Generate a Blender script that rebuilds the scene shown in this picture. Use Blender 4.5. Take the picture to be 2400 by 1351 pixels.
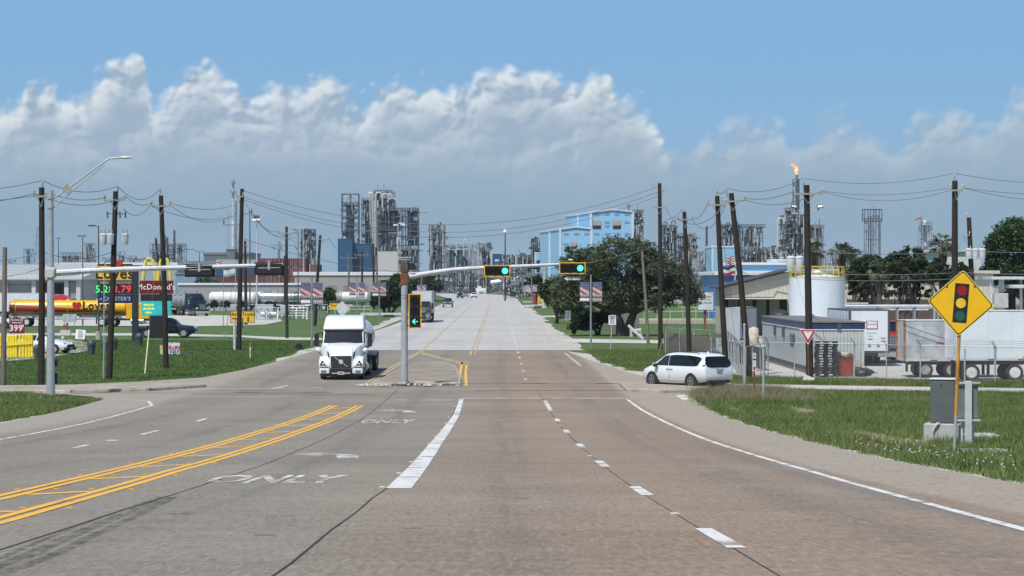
import bpy, bmesh, math, random
from math import sin, cos, pi, radians, sqrt, atan2, floor
from mathutils import Vector, Matrix
from mathutils.geometry import tessellate_polygon

for o in list(bpy.data.objects): bpy.data.objects.remove(o)
SC = bpy.context.scene
COL = SC.collection
RND = random.Random(7)

# ---------------------------------------------------------------- camera
FP, VX, HY, CZ = 5500.0, 1168.0, 658.0, 5.45      # focal length in photo pixels, vanishing point, eye height
cam_d = bpy.data.cameras.new('camera'); cam = bpy.data.objects.new('camera', cam_d); COL.objects.link(cam)
cam.location = (0, 0, CZ)
cam.rotation_euler = (radians(90) - 17.5/FP, 0, -32/FP)
cam_d.sensor_width = 36; cam_d.lens = 36*FP/2400
cam_d.clip_start = .5; cam_d.clip_end = 30000
SC.camera = cam

# ---------------------------------------------------------------- sun and exposure
SUN_EL, SUN_AZ = radians(58), radians(-148)       # azimuth measured from +Y towards +X: behind the camera on the left
sdir = Vector((sin(SUN_AZ)*cos(SUN_EL), cos(SUN_AZ)*cos(SUN_EL), sin(SUN_EL)))
sl = bpy.data.lights.new('sun', 'SUN'); sl.energy = 4.6; sl.angle = radians(.5); sl.color = (1, .965, .91)
sun = bpy.data.objects.new('sun', sl); COL.objects.link(sun)
sun.rotation_euler = sdir.to_track_quat('Z', 'Y').to_euler()
SC.view_settings.view_transform = 'Standard'; SC.view_settings.look = 'None'
SC.view_settings.exposure = 0.0; SC.view_settings.gamma = 1.0; SC.view_settings.use_curve_mapping = False
SC.render.engine = 'CYCLES'
SC.cycles.max_bounces = 6; SC.cycles.volume_bounces = 1; SC.cycles.transparent_max_bounces = 24
SC.cycles.use_denoising = True
SC.cycles.caustics_reflective = False; SC.cycles.caustics_refractive = False

# ---------------------------------------------------------------- node helpers
class E:
    """tiny expression wrapper round shader math nodes"""
    def __init__(s, nt, sock): s.nt, s.k = nt, sock
    def _m(s, op, *a, clamp=False):
        n = s.nt.nodes.new('ShaderNodeMath'); n.operation = op; n.use_clamp = clamp
        for i, x in enumerate((s,)+a):
            if isinstance(x, E): s.nt.links.new(x.k, n.inputs[i])
            else: n.inputs[i].default_value = x
        return E(s.nt, n.outputs[0])
    def __add__(s, o): return s._m('ADD', o)
    __radd__ = __add__
    def __sub__(s, o): return s._m('SUBTRACT', o)
    def __rsub__(s, o): return s._m('MULTIPLY', -1.0)._m('ADD', o)
    def __mul__(s, o): return s._m('MULTIPLY', o)
    __rmul__ = __mul__
    def __truediv__(s, o): return s._m('DIVIDE', o)
    def clamp(s): return s._m('ADD', 0.0, clamp=True)
    def pow(s, p): return s._m('POWER', p)
    def max(s, o): return s._m('MAXIMUM', o)
    def min(s, o): return s._m('MINIMUM', o)
    def abs(s): return s._m('ABSOLUTE')
    def ss(s, a, b):
        n = s.nt.nodes.new('ShaderNodeMapRange'); n.interpolation_type = 'SMOOTHSTEP'
        s.nt.links.new(s.k, n.inputs['Value'])
        for nm, x in (('From Min', a), ('From Max', b)):
            if isinstance(x, E): s.nt.links.new(x.k, n.inputs[nm])
            else: n.inputs[nm].default_value = x
        return E(s.nt, n.outputs['Result'])
def comb(nt, x, y, z=0.0):
    n = nt.nodes.new('ShaderNodeCombineXYZ')
    for i, a in enumerate((x, y, z)):
        if isinstance(a, E): nt.links.new(a.k, n.inputs[i])
        else: n.inputs[i].default_value = a
    return n.outputs[0]
def noise(nt, vec, scale, detail=4.0, rough=.55, dist=0.0, dims='3D'):
    n = nt.nodes.new('ShaderNodeTexNoise'); n.noise_dimensions = dims
    n.inputs['Scale'].default_value = scale; n.inputs['Detail'].default_value = detail
    n.inputs['Roughness'].default_value = rough; n.inputs['Distortion'].default_value = dist
    if vec is not None: nt.links.new(vec, n.inputs['Vector'])
    return E(nt, n.outputs['Fac'])
def voro(nt, vec, scale, detail=2.0, rough=.5, smooth=.6):
    n = nt.nodes.new('ShaderNodeTexVoronoi'); n.voronoi_dimensions = '2D'; n.feature = 'SMOOTH_F1'
    n.inputs['Scale'].default_value = scale; n.inputs['Detail'].default_value = detail
    n.inputs['Roughness'].default_value = rough; n.inputs['Smoothness'].default_value = smooth
    nt.links.new(vec, n.inputs['Vector'])
    return E(nt, n.outputs['Distance'])
def mixc(nt, f, a, b):
    n = nt.nodes.new('ShaderNodeMix'); n.data_type = 'RGBA'
    for s, x in ((n.inputs[0], f), (n.inputs[6], a), (n.inputs[7], b)):
        if isinstance(x, E): nt.links.new(x.k, s)
        elif isinstance(x, bpy.types.NodeSocket): nt.links.new(x, s)
        elif isinstance(x, (int, float)): s.default_value = x
        else: s.default_value = (*x, 1)
    return n.outputs[2]

# ---------------------------------------------------------------- world: Nishita sky with a bank of cumulus low over the horizon
W = bpy.data.worlds.new('World'); SC.world = W; W.use_nodes = True
W.cycles.sampling_method = 'MANUAL'; W.cycles.sample_map_resolution = 256
nt = W.node_tree; nt.nodes.clear()
out = nt.nodes.new('ShaderNodeOutputWorld'); bg = nt.nodes.new('ShaderNodeBackground')
nt.links.new(bg.outputs[0], out.inputs[0])
sky = nt.nodes.new('ShaderNodeTexSky'); sky.sky_type = 'NISHITA'; sky.sun_disc = False
sky.sun_elevation = SUN_EL; sky.sun_rotation = SUN_AZ; sky.air_density = 1.0; sky.dust_density = .6; sky.ozone_density = 1.6
SKYS = .10
tc = nt.nodes.new('ShaderNodeTexCoord'); sep = nt.nodes.new('ShaderNodeSeparateXYZ'); nt.links.new(tc.outputs['Generated'], sep.inputs[0])
dx, dy, dz = (E(nt, sep.outputs[i]) for i in range(3))
u = dx._m('ARCTAN2', dy)*55.0        # one unit = 100 photo pixels of sky
v = dz._m('ARCSINE')*55.0
def curve(e, pts, lo, hi, ylo, yhi):
    n = nt.nodes.new('ShaderNodeFloatCurve'); c = n.mapping.curves[0]
    nt.links.new(((e-lo)/(hi-lo)).clamp().k, n.inputs['Value'])
    P = [((a-lo)/(hi-lo), (b-ylo)/(yhi-ylo)) for a, b in pts]
    c.points[0].location = (0, P[0][1]); c.points[-1].location = (1, P[-1][1])
    for p in P: c.points.new(*p)
    n.mapping.use_clip = False; n.mapping.update()
    return E(nt, n.outputs[0])*(yhi-ylo)+ylo
def skyprof(l): return [((a-VX)/100, (HY-b)/100) for a, b in l]
wv = comb(nt, u, v)
w1 = noise(nt, wv, .55, 2, .5, dims='2D')-.5
w2 = noise(nt, comb(nt, u+31.7, v), .55, 2, .5, dims='2D')-.5
uu = u+w1*.45; vv = v+w2*.45
def puff(du, dv, sc, det=2.0):
    return 1.0-voro(nt, comb(nt, uu+du, vv*1.15+dv), sc, det, .52, .75)
def bank(prof, seed, amp, soft, base, lit, shade):
    """one row of cumulus: returns mask and brightness"""
    T = curve(u+w1*.1, skyprof(prof), -14, 14, 0, 8)
    p = puff(seed, seed*.37, .8); q = puff(seed-.16, seed*.37+.22, .8)
    p2 = puff(seed+5.3, seed, 2.3, 1.0); q2 = puff(seed+5.3-.07, seed+.10, 2.3, 1.0)
    f = noise(nt, comb(nt, u+seed, v), 2.2, 5, .6, dims='2D')-.5
    d = T+(p-.55)*amp+(p2-.6)*.3+f*.2-v
    m = d.ss(-.02, soft)
    br = ((p-q)*1.9+(p2-q2)*1.2+.56+f*.3).clamp()*d.ss(1.75, .1)
    return m*base, br, d
pA = [(-230,210),(0,238),(60,215),(130,150),(175,200),(235,165),(285,128),(318,106),(338,104),(356,170),(378,208),(405,180),(450,140),(490,122),(522,150),(545,182),(600,188),(660,170),(705,172),(755,158),(810,190),(850,200),(935,150),(965,165),(1005,155),(1045,185),(1100,152),(1180,136),(1290,135),(1345,165),(1385,140),(1415,138),(1448,205),(1500,222),(1535,262),(1600,400),(1700,470),(2600,470)]
pB = [(-230,300),(0,290),(120,270),(250,290),(400,235),(480,230),(600,250),(760,225),(900,230),(1040,245),(1250,290),(1390,218),(1460,205),(1530,245),(1590,335),(1640,290),(1690,268),(1715,255),(1745,228),(1790,216),(1835,245),(1870,290),(1910,245),(1960,225),(2030,245),(2090,290),(2140,240),(2190,220),(2250,235),(2290,270),(2340,215),(2400,178),(2600,180)]
pC = [(-230,390),(0,350),(200,345),(340,375),(560,390),(700,335),(800,330),(960,345),(1060,320),(1200,330),(1330,330),(1480,340),(1600,318),(1700,330),(1800,345),(1950,300),(2100,330),(2230,315),(2330,300),(2400,310),(2600,300)]
mA, bA, dA = bank(pA, 3.1, .6, .5, .95, 0, 0)
mB, bB, dB = bank(pB, 9.7, .7, .85, .85, 0, 0)
mC, bC, dC = bank(pC, 17.3, .8, 1.0, .6, 0, 0)
hz_t = (.262, .378, .495)               # low hazy sky near the horizon
skyc = nt.nodes.new('ShaderNodeVectorMath'); skyc.operation = 'SCALE'; skyc.inputs['Scale'].default_value = SKYS
nt.links.new(sky.outputs[0], skyc.inputs[0])
c = mixc(nt, (1.0-v.ss(8.0, 40.0))*.92, skyc.outputs[0], mixc(nt, v.ss(1.5, 6.5), (.25, .45, .68), (.205, .425, .715)))
c = mixc(nt, mA, c, mixc(nt, bA, (.345, .445, .56), (.80, .85, .87)))
c = mixc(nt, mB*(1.0-mA*.25*dB.ss(.6, 0)), c, mixc(nt, bB, (.36, .46, .575), (.60, .675, .73)))
c = mixc(nt, mC, c, mixc(nt, bC*.8, (.315, .425, .545), (.46, .55, .63)))
c = mixc(nt, (1.0-v.ss(.8, 4.0))*.95, c, hz_t)
lowg = mixc(nt, v.ss(-.6, -.05), (.10, .11, .09), c)
nt.links.new(lowg, bg.inputs['Color']); bg.inputs['Strength'].default_value = 1.0

# ---------------------------------------------------------------- geometry helpers
def gz(Y):
    "height of the ground: the approach comes down a ramp and is level from the crossing on"
    if Y >= 130: return 0.0
    if Y < 25: return 2.888+.055*(25-Y)
    return .000262*(130-Y)**2
def G(px, py):
    k = (py-HY)/FP; a, b = 8.0, 6000.0
    for _ in range(60):
        m = (a+b)/2
        if CZ-k*m-gz(m) > 0: a = m
        else: b = m
    return Vector(((px-VX)/FP*a, a, gz(a)))
def P(px, py, Y): return Vector(((px-VX)/FP*Y, Y, CZ+(HY-py)/FP*Y))
def PX(px, Y): return (px-VX)/FP*Y
def PZ(py, Y): return CZ+(HY-py)/FP*Y

class MB:
    def __init__(s): s.v, s.f = [], []
    def add(s, vs, fs):
        n = len(s.v); s.v += [tuple(x) for x in vs]; s.f += [tuple(i+n for i in f) for f in fs]; return s
    def box(s, x0, x1, y0, y1, z0, z1):
        return s.add([(x0,y0,z0),(x1,y0,z0),(x1,y1,z0),(x0,y1,z0),(x0,y0,z1),(x1,y0,z1),(x1,y1,z1),(x0,y1,z1)],
                     [(0,3,2,1),(4,5,6,7),(0,1,5,4),(1,2,6,5),(2,3,7,6),(3,0,4,7)])
    def obox(s, c, sz, rz=0, rx=0, ry=0):
        M = Matrix.Translation(c) @ Matrix.Rotation(rz,4,'Z') @ Matrix.Rotation(ry,4,'Y') @ Matrix.Rotation(rx,4,'X')
        n = len(s.v); s.box(-sz[0]/2,sz[0]/2,-sz[1]/2,sz[1]/2,-sz[2]/2,sz[2]/2)
        for i in range(n, len(s.v)): s.v[i] = tuple(M @ Vector(s.v[i]))
        return s
    def bbox(s, x0, x1, y0, y1, z0, z1, b):
        "box with its edges bevelled by b"
        X, Y, Z = (x0, x1), (y0, y1), (z0, z1); V = []; ix = {}
        for i in (0,1):
            for j in (0,1):
                for k in (0,1):
                    for a in range(3):
                        q = [X[i]+(b if i==0 else -b), Y[j]+(b if j==0 else -b), Z[k]+(b if k==0 else -b)]
                        q[a] = (X[i], Y[j], Z[k])[a]
                        ix[i,j,k,a] = len(V); V.append(q)
        F = []
        for a in range(3):
            for e in (0,1):
                o1, o2 = [t for t in range(3) if t != a]
                r = []
                for d1, d2 in ((0,0),(1,0),(1,1),(0,1)):
                    t = [0,0,0]; t[a]=e; t[o1]=d1; t[o2]=d2; r.append(ix[(*t,a)])
                F.append(r)
        for a in range(3):
            o1, o2 = [t for t in range(3) if t != a]
            for d1 in (0,1):
                for d2 in (0,1):
                    r = []
                    for e, w in ((0,o1),(1,o1),(1,o2),(0,o2)):
                        t = [0,0,0]; t[a]=e; t[o1]=d1; t[o2]=d2; r.append(ix[(*t,w)])
                    F.append(r)
        for i in (0,1):
            for j in (0,1):
                for k in (0,1): F.append([ix[i,j,k,a] for a in range(3)])
        return s.add(V, F)
    def cyl(s, p, q, r, r2=None, n=8, cap=True):
        p, q = Vector(p), Vector(q); r2 = r if r2 is None else r2
        d = (q-p).normalized(); a = d.orthogonal().normalized(); b = d.cross(a)
        V = [p+(a*cos(2*pi*i/n)+b*sin(2*pi*i/n))*r for i in range(n)]+[q+(a*cos(2*pi*i/n)+b*sin(2*pi*i/n))*r2 for i in range(n)]
        F = [(i,(i+1)%n,(i+1)%n+n,i+n) for i in range(n)]
        if cap: F += [tuple(range(n))[::-1], tuple(range(n,2*n))]
        return s.add(V, F)
    def tube(s, pts, r, n=6, cap=True):
        pts = [Vector(p) for p in pts]; m = len(pts); rs = r if isinstance(r,(list,tuple)) else [r]*m
        V, F = [], []; a = None
        for i, p in enumerate(pts):
            d = (pts[min(i+1,m-1)]-pts[max(i-1,0)]).normalized()
            if a is None: a = d.orthogonal().normalized()
            a = (a-d*a.dot(d)).normalized(); b = d.cross(a)
            V += [p+(a*cos(2*pi*k/n)+b*sin(2*pi*k/n))*rs[i] for k in range(n)]
        for i in range(m-1):
            for k in range(n):
                F.append((i*n+k, i*n+(k+1)%n, (i+1)*n+(k+1)%n, (i+1)*n+k))
        if cap: F += [tuple(range(n))[::-1], tuple(range((m-1)*n, m*n))]
        return s.add(V, F)
    def lathe(s, prof, c=(0,0,0), n=16, ax='Z'):
        V, F = [], []
        for r, z in prof:
            for k in range(n):
                t = 2*pi*k/n; x, y = r*cos(t), r*sin(t)
                V.append((c[0]+x,c[1]+y,c[2]+z) if ax=='Z' else (c[0]+x,c[1]+z,c[2]+y) if ax=='Y' else (c[0]+z,c[1]+x,c[2]+y))
        m = len(prof)
        for i in range(m-1):
            for k in range(n): F.append((i*n+k, i*n+(k+1)%n, (i+1)*n+(k+1)%n, (i+1)*n+k))
        F += [tuple(range(n))[::-1], tuple(range((m-1)*n, m*n))]
        return s.add(V, F)
    def prism(s, poly, y0, y1, ax='Y'):
        "2-D outline (x,z) given thickness along y (or (y,z) along x, or (x,y) along z)"
        m = len(poly)
        def at(a, b, t): return (a,t,b) if ax=='Y' else (t,a,b) if ax=='X' else (a,b,t)
        V = [at(a,b,y0) for a,b in poly]+[at(a,b,y1) for a,b in poly]
        T = tessellate_polygon([[Vector((a,b,0)) for a,b in poly]])
        F = [t for t in T]+[tuple(i+m for i in t) for t in T]+[(i,(i+1)%m,(i+1)%m+m,i+m) for i in range(m)]
        return s.add(V, F)
    def ball(s, c, r, n=12, m=8):
        r = r if isinstance(r,(tuple,list)) else (r,r,r); V, F = [], []
        for i in range(m+1):
            t = pi*i/m
            for k in range(n): V.append((c[0]+r[0]*sin(t)*cos(2*pi*k/n), c[1]+r[1]*sin(t)*sin(2*pi*k/n), c[2]+r[2]*cos(t)))
        for i in range(m):
            for k in range(n): F.append((i*n+k,(i+1)*n+k,(i+1)*n+(k+1)%n,i*n+(k+1)%n))
        return s.add(V, F)
    def lat(s, a, b, r=.05):                      # square bar
        a, b = Vector(a), Vector(b); return s.cyl(a, b, r*1.3, n=4, cap=False)
    def quad(s, a, b, c, d): return s.add([a,b,c,d], [(0,1,2,3)])
    def mesh(s, name, mat, smooth=False):
        me = bpy.data.meshes.new(name); me.from_pydata(s.v, [], s.f)
        bm = bmesh.new(); bm.from_mesh(me); bmesh.ops.recalc_face_normals(bm, faces=bm.faces); bm.to_mesh(me); bm.free()
        if mat: me.materials.append(mat)
        if smooth:
            me.polygons.foreach_set('use_smooth', [True]*len(me.polygons))
            me.set_sharp_from_angle(angle=radians(35 if smooth is True else smooth))
        return me
    def build(s, name, mat, parent=None, smooth=False, label=None, cat=None, group=None, kind=None):
        o = bpy.data.objects.new(name, s.mesh(name, mat, smooth)); COL.objects.link(o)
        if parent is not None: o.parent = parent
        return tag(o, label, cat, group, kind)
def tag(o, label=None, cat=None, group=None, kind=None):
    if label: o['label'] = label
    if cat: o['category'] = cat
    if group: o['group'] = group
    if kind: o['kind'] = kind
    return o
def thing(name, label, cat, loc=(0,0,0), rz=0, group=None):
    o = bpy.data.objects.new(name, None); COL.objects.link(o); o.location = loc; o.rotation_euler = (0,0,rz)
    o.empty_display_size = .2
    return tag(o, label, cat, group)
def dup(root, loc=None, rz=None, label=None, group=None, scale=None, par=None):
    r = root.copy(); COL.objects.link(r)
    if par is not None: r.parent = par
    if loc is not None: r.location = loc
    if rz is not None: r.rotation_euler = (0,0,rz)
    if scale: r.scale = (scale,)*3
    if label: r['label'] = label
    if group: r['group'] = group
    for ch in root.children: dup(ch, par=r)
    return r
def one(name, mb, mat, label, cat, loc=(0,0,0), rz=0, smooth=False, group=None):
    o = mb.build(name, mat, None, smooth, label, cat, group); o.location = loc; o.rotation_euler = (0,0,rz); return o
_font = {}
def text(name, s, size, mat, parent, loc, facing='-Y', ext=.004, sx=1.0, align='CENTER', bold=0.0, rot=None):
    cu = bpy.data.curves.new('t', 'FONT'); cu.body = s; cu.size = size; cu.align_x = align; cu.align_y = 'CENTER'
    cu.extrude = ext; cu.offset = bold; cu.resolution_u = 2; cu.space_character = 1.05
    t = bpy.data.objects.new('t', cu); COL.objects.link(t)
    dg = bpy.context.evaluated_depsgraph_get(); me = bpy.data.meshes.new_from_object(t.evaluated_get(dg))
    bpy.data.objects.remove(t); bpy.data.curves.remove(cu)
    R = {'-Y': Matrix.Rotation(radians(90),4,'X'), '+Y': Matrix.Rotation(pi,4,'Z') @ Matrix.Rotation(radians(90),4,'X'),
         'up': Matrix.Identity(4), '-X': Matrix.Rotation(-pi/2,4,'Z') @ Matrix.Rotation(radians(90),4,'X'), '+X': Matrix.Rotation(pi/2,4,'Z') @ Matrix.Rotation(radians(90),4,'X')}[facing]
    me.transform(Matrix.Translation(loc) @ (rot if rot else Matrix.Identity(4)) @ R @ Matrix.Diagonal((sx,1,1,1)))
    me.materials.clear(); me.materials.append(mat); me.name = name
    o = bpy.data.objects.new(name, me); COL.objects.link(o); o.parent = parent
    return o

def scribble(name, words, h, mat_, parent, c, facing='-Y', w=.9):
    "a line of print too small to read in the photograph: word-shaped marks"
    m = MB(); tot = sum(words)+.35*h*(len(words)-1); x = -tot/2
    for k in words:
        if facing == '-Y': m.box(c[0]+x, c[0]+x+k, c[1]-.003, c[1], c[2]-h/2, c[2]+h/2)
        else: m.box(c[0], c[0]+.003, c[1]+x, c[1]+x+k, c[2]-h/2, c[2]+h/2)
        x += k+.35*h
    return m.build(name, mat_, parent)

# ---------------------------------------------------------------- materials
_m = {}
def mat(name, col=(.5,.5,.5), rough=.6, metal=0.0, var=.15, scale=3.0, bump=0.0, bscale=40.0, emit=None, estr=0.0, dirt=0.0, coat=0.0, stretch=(1,1,1), spec=.5):
    if name in _m: return _m[name]
    m = bpy.data.materials.new(name); m.use_nodes = True; t = m.node_tree; b = t.nodes['Principled BSDF']
    b.inputs['Roughness'].default_value = rough; b.inputs['Metallic'].default_value = metal
    b.inputs['Coat Weight'].default_value = coat; b.inputs['Coat Roughness'].default_value = .08
    b.inputs['Specular IOR Level'].default_value = spec
    tcn = t.nodes.new('ShaderNodeTexCoord'); mp = t.nodes.new('ShaderNodeMapping'); mp.inputs['Scale'].default_value = stretch
    t.links.new(tcn.outputs['Object'], mp.inputs[0])
    n = noise(t, mp.outputs[0], scale, 5, .6)
    c = mixc(t, n.ss(.25, .75), tuple(x*(1-var) for x in col), tuple(min(x*(1+var), .95) for x in col))
    if dirt:
        d = noise(t, mp.outputs[0], scale*.45, 6, .65)
        c = mixc(t, d.ss(.48, .75)*dirt, c, (.12, .095, .07))
    t.links.new(c, b.inputs['Base Color'])
    if bump:
        bn = t.nodes.new('ShaderNodeBump'); bn.inputs['Strength'].default_value = bump; bn.inputs['Distance'].default_value = .02
        t.links.new(noise(t, tcn.outputs['Object'], bscale, 4, .6).k, bn.inputs['Height']); t.links.new(bn.outputs[0], b.inputs['Normal'])
    if emit:
        b.inputs['Emission Color'].default_value = (*emit, 1); b.inputs['Emission Strength'].default_value = estr
    _m[name] = m; return m
WHITE = mat('white_paint', (.78,.79,.8), .4, var=.05)
BLACK = mat('black_paint', (.018,.018,.02), .45, var=.2)
RUBBER = mat('rubber', (.022,.022,.023), .8, var=.3, scale=9)
GALV = mat('galvanised_steel', (.46,.48,.5), .45, .35, var=.12, scale=4)
DGREY = mat('dark_grey_metal', (.085,.09,.095), .5, .2)
MGREY = mat('mid_grey_metal', (.25,.26,.27), .55, .2)
LGREY = mat('light_grey_metal', (.55,.57,.59), .5, .1)
CHROME = mat('chrome', (.75,.76,.78), .18, .95, var=.05)
YELLOW = mat('traffic_yellow', (.82,.50,.03), .5, var=.06)
RED = mat('sign_red', (.50,.02,.035), .45, var=.08)
GLASS = mat('dark_glass', (.012,.016,.022), .06, var=.1, spec=.7)
WOOD = mat('creosoted_wood', (.024,.018,.015), .85, var=.45, scale=2.2, bump=.3, bscale=25, stretch=(6,6,.5))
WOODG = mat('weathered_wood', (.17,.145,.12), .85, var=.35, scale=2.2, bump=.3, bscale=25, stretch=(6,6,.5))
CONC = mat('concrete', (.40,.38,.35), .85, var=.16, scale=1.4, bump=.2, bscale=30, dirt=.3)
CONCL = mat('pale_concrete', (.50,.485,.46), .85, var=.12, scale=.5, bump=.15, bscale=20, dirt=.15)
RUST = mat('rusty_steel', (.20,.075,.03), .8, .1, var=.5, scale=8)
# ================================================================ GROUND, ROADS
def strucmat(name, build, rough=.9):
    m = bpy.data.materials.new(name); m.use_nodes = True; t = m.node_tree; b = t.nodes['Principled BSDF']
    b.inputs['Roughness'].default_value = rough; b.inputs['Specular IOR Level'].default_value = .25
    tcn = t.nodes.new('ShaderNodeTexCoord'); sp = t.nodes.new('ShaderNodeSeparateXYZ'); t.links.new(tcn.outputs['Object'], sp.inputs[0])
    c, h = build(t, tcn.outputs['Object'], E(t, sp.outputs[0]), E(t, sp.outputs[1]))
    t.links.new(c, b.inputs['Base Color'])
    if h is not None:
        bn = t.nodes.new('ShaderNodeBump'); bn.inputs['Strength'].default_value = .35; bn.inputs['Distance'].default_value = .02
        t.links.new(h.k, bn.inputs['Height']); t.links.new(bn.outputs[0], b.inputs['Normal'])
    return m
def track(x, c, w): return ((x-c)/w).pow(2)._m('MULTIPLY', -1.0)._m('EXPONENT')
def near_b(t, vec, x, y):
    big = noise(t, vec, .16, 5, .6); mid = noise(t, vec, 1.1, 5, .65); fine = noise(t, vec, 34, 4, .8); fin2 = noise(t, vec, 9, 4, .75)
    st = noise(t, comb(t, x*.25, y*3.0), 1.0, 5, .7)
    lon = noise(t, comb(t, x*2.4, y*.05), 1.0, 4, .6)
    br = (x+(big-.5)*7.0).ss(-3.6, 1.4)
    g1 = noise(t, comb(t, x*17.0, y*2.4), 1.0, 3, .7); g2 = noise(t, comb(t, x*4.5, y*.9), 1.0, 4, .7); st2 = noise(t, comb(t, x*.5, y*7.0), 1.0, 3, .7)
    c = mixc(t, br, (.212,.198,.170), (.268,.186,.128))
    wn = t.nodes.new('ShaderNodeTexWhiteNoise'); wn.noise_dimensions = '2D'; t.links.new(comb(t, ((x+1.64)/3.68)._m('FLOOR'), (y/4.6)._m('FLOOR')), wn.inputs['Vector']); slab = E(t, wn.outputs['Value'])
    c = mixc(t, slab*.30, c, (.165,.130,.098)); c = mixc(t, (1.0-slab)*.18, c, (.31,.262,.21))
    c = mixc(t, (1.0-((y/4.6)._m('FRACT')-.5).abs().ss(.47,.495))*0.0+((y/4.6)._m('FRACT')).ss(.985,1.0)*.5, c, (.08,.07,.06))
    c = mixc(t, big.ss(.42, .68)*.45, c, (.30,.27,.225))
    c = mixc(t, track(x, 7.0, 1.1).min(1.0)*.0+x.ss(5.75, 6.1)*.75, c, (.36,.325,.27))
    c = mixc(t, x.ss(-13.6, -15.2)*.7, c, (.37,.34,.295))
    oil = (track(x, .15, .55)+track(x, 3.85, .55)+track(x, -3.75, .5)+track(x, -8.7, .55)+track(x, -12.2, .5))*((lon+mid)*.5).ss(.38, .62)
    c = mixc(t, (oil*.55).clamp(), c, (.105,.098,.09))
    whl = (track(x, -.75, .3)+track(x, 1.05, .3)+track(x, 2.95, .3)+track(x, 4.75, .3)+track(x, -9.6, .3)+track(x, -7.8, .3))*.2*lon
    c = mixc(t, whl.clamp(), c, (.17,.15,.13))
    edge = track(x, 5.2, .28)*y.ss(70, 45)*.55+track(x, 5.1, .4)*y.ss(36, 75)*.25
    c = mixc(t, edge.clamp(), c, (.13,.125,.12))
    c = mixc(t, (st.ss(.50, .74)*.36).clamp(), c, (.16,.145,.125))
    c = mixc(t, (st.ss(.45, .25)*.22).clamp(), c, (.40,.36,.31))
    # sandblasted grains and the red dust that drifts over the crossing
    c = mixc(t, fine.ss(.50, .64)*.45, c, (.12,.108,.09)); c = mixc(t, fine.ss(.47, .34)*.42, c, (.46,.42,.36)); c = mixc(t, fin2.ss(.52, .72)*.28, c, (.155,.14,.12)); c = mixc(t, fin2.ss(.45, .28)*.2, c, (.38,.345,.30))
    c = mixc(t, g1.ss(.50,.72)*.55, c, (.105,.086,.068)); c = mixc(t, g1.ss(.48,.28)*.40, c, (.42,.36,.29))
    c = mixc(t, g2.ss(.52,.75)*.32, c, (.13,.108,.085)); c = mixc(t, g2.ss(.46,.25)*.24, c, (.36,.30,.235)); c = mixc(t, st2.ss(.55,.75)*.25, c, (.14,.125,.105)); c = mixc(t, st2.ss(.44,.26)*.2, c, (.38,.34,.29))
    c = mixc(t, (track(y, 113, 6)*big.ss(.4, .6)*.5).clamp(), c, (.30,.215,.165))
    c = mixc(t, (track(x, -9.3, .28)*y.ss(21, 24)*y.ss(48, 26)*mid.ss(.35, .6)*.0).clamp(), c, (.06,.06,.06))
    return c, fine
NEAR = strucmat('worn_brown_concrete', near_b)
def far_b(t, vec, x, y):
    big = noise(t, vec, .06, 5, .6); mid = noise(t, comb(t, x*1.3, y*.05), 1.0, 5, .65); lo = noise(t, comb(t, x*.35, y*.09), 1.0, 4, .6)
    c = mixc(t, big.ss(.3, .7), (.45,.443,.428), (.38,.374,.363))
    c = mixc(t, (track(x, 3.6, .65)*lo.ss(.42, .66)*.75).clamp(), c, (.42,.35,.20))
    c = mixc(t, (track(x, -.2, .8)*lo.ss(.45, .7)*.4).clamp(), c, (.43,.39,.30))
    ol = (track(x, -8.3, .7)+track(x, -11.2, .7)+track(x, .1, .5)*.35+track(x, 3.4, .4)*.2)
    c = mixc(t, (ol*.5*mid.ss(.25, .65)).clamp(), c, (.30,.30,.305))
    c = mixc(t, noise(t, comb(t, x*1.5, y*.25), 1.0, 5, .75).ss(.48, .75)*.4, c, (.24,.235,.225)); c = mixc(t, noise(t, comb(t, x*.15, y*.5), 1.0, 4, .7).ss(.5, .72)*.3, c, (.27,.265,.255))
    return c, None
FARR = strucmat('pale_far_concrete', far_b)
def grass_b(t, vec, x, y):
    a = noise(t, vec, .12, 5, .6); b = noise(t, vec, 1.3, 5, .65); f = noise(t, vec, 14, 4, .7)
    c = mixc(t, a.ss(.35, .65), (.055,.105,.024), (.088,.135,.038))
    c = mixc(t, b.ss(.45, .72)*.55, c, (.040,.076,.019))
    c = mixc(t, f.ss(.35, .7)*.6, c, (.10,.15,.045))
    c = mixc(t, (noise(t, vec, .3, 6, .7).ss(.56, .72)*.6).clamp(), c, (.17,.145,.085))
    return c, f
GRASSM = strucmat('mown_grass', grass_b)
def pale_b(t, vec, x, y):
    a = noise(t, vec, .2, 5, .6); f = noise(t, vec, 5, 5, .7)
    c = mixc(t, a.ss(.3, .7), (.50,.485,.455), (.42,.405,.375)); c = mixc(t, f.ss(.5, .75)*.25, c, (.26,.24,.21))
    return c, f
PALE = strucmat('pale_lot_concrete', pale_b)
def gravel_b(t, vec, x, y):
    a = noise(t, vec, .5, 5, .6); f = noise(t, vec, 9, 5, .75)
    c = mixc(t, a.ss(.3, .7), (.50,.48,.44), (.38,.355,.31)); c = mixc(t, f.ss(.45, .75)*.5, c, (.22,.20,.165))
    return c, f
GRAVEL = strucmat('roadside_gravel', gravel_b)
def dirt_b(t, vec, x, y):
    a = noise(t, vec, .8, 5, .6); f = noise(t, vec, 9, 5, .75)
    c = mixc(t, a.ss(.3,.7), (.30,.25,.17), (.22,.185,.12)); c = mixc(t, f.ss(.45,.75)*.5, c, (.42,.38,.31))
    return c, f
DIRT = strucmat('bare_dirt', dirt_b)

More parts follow.
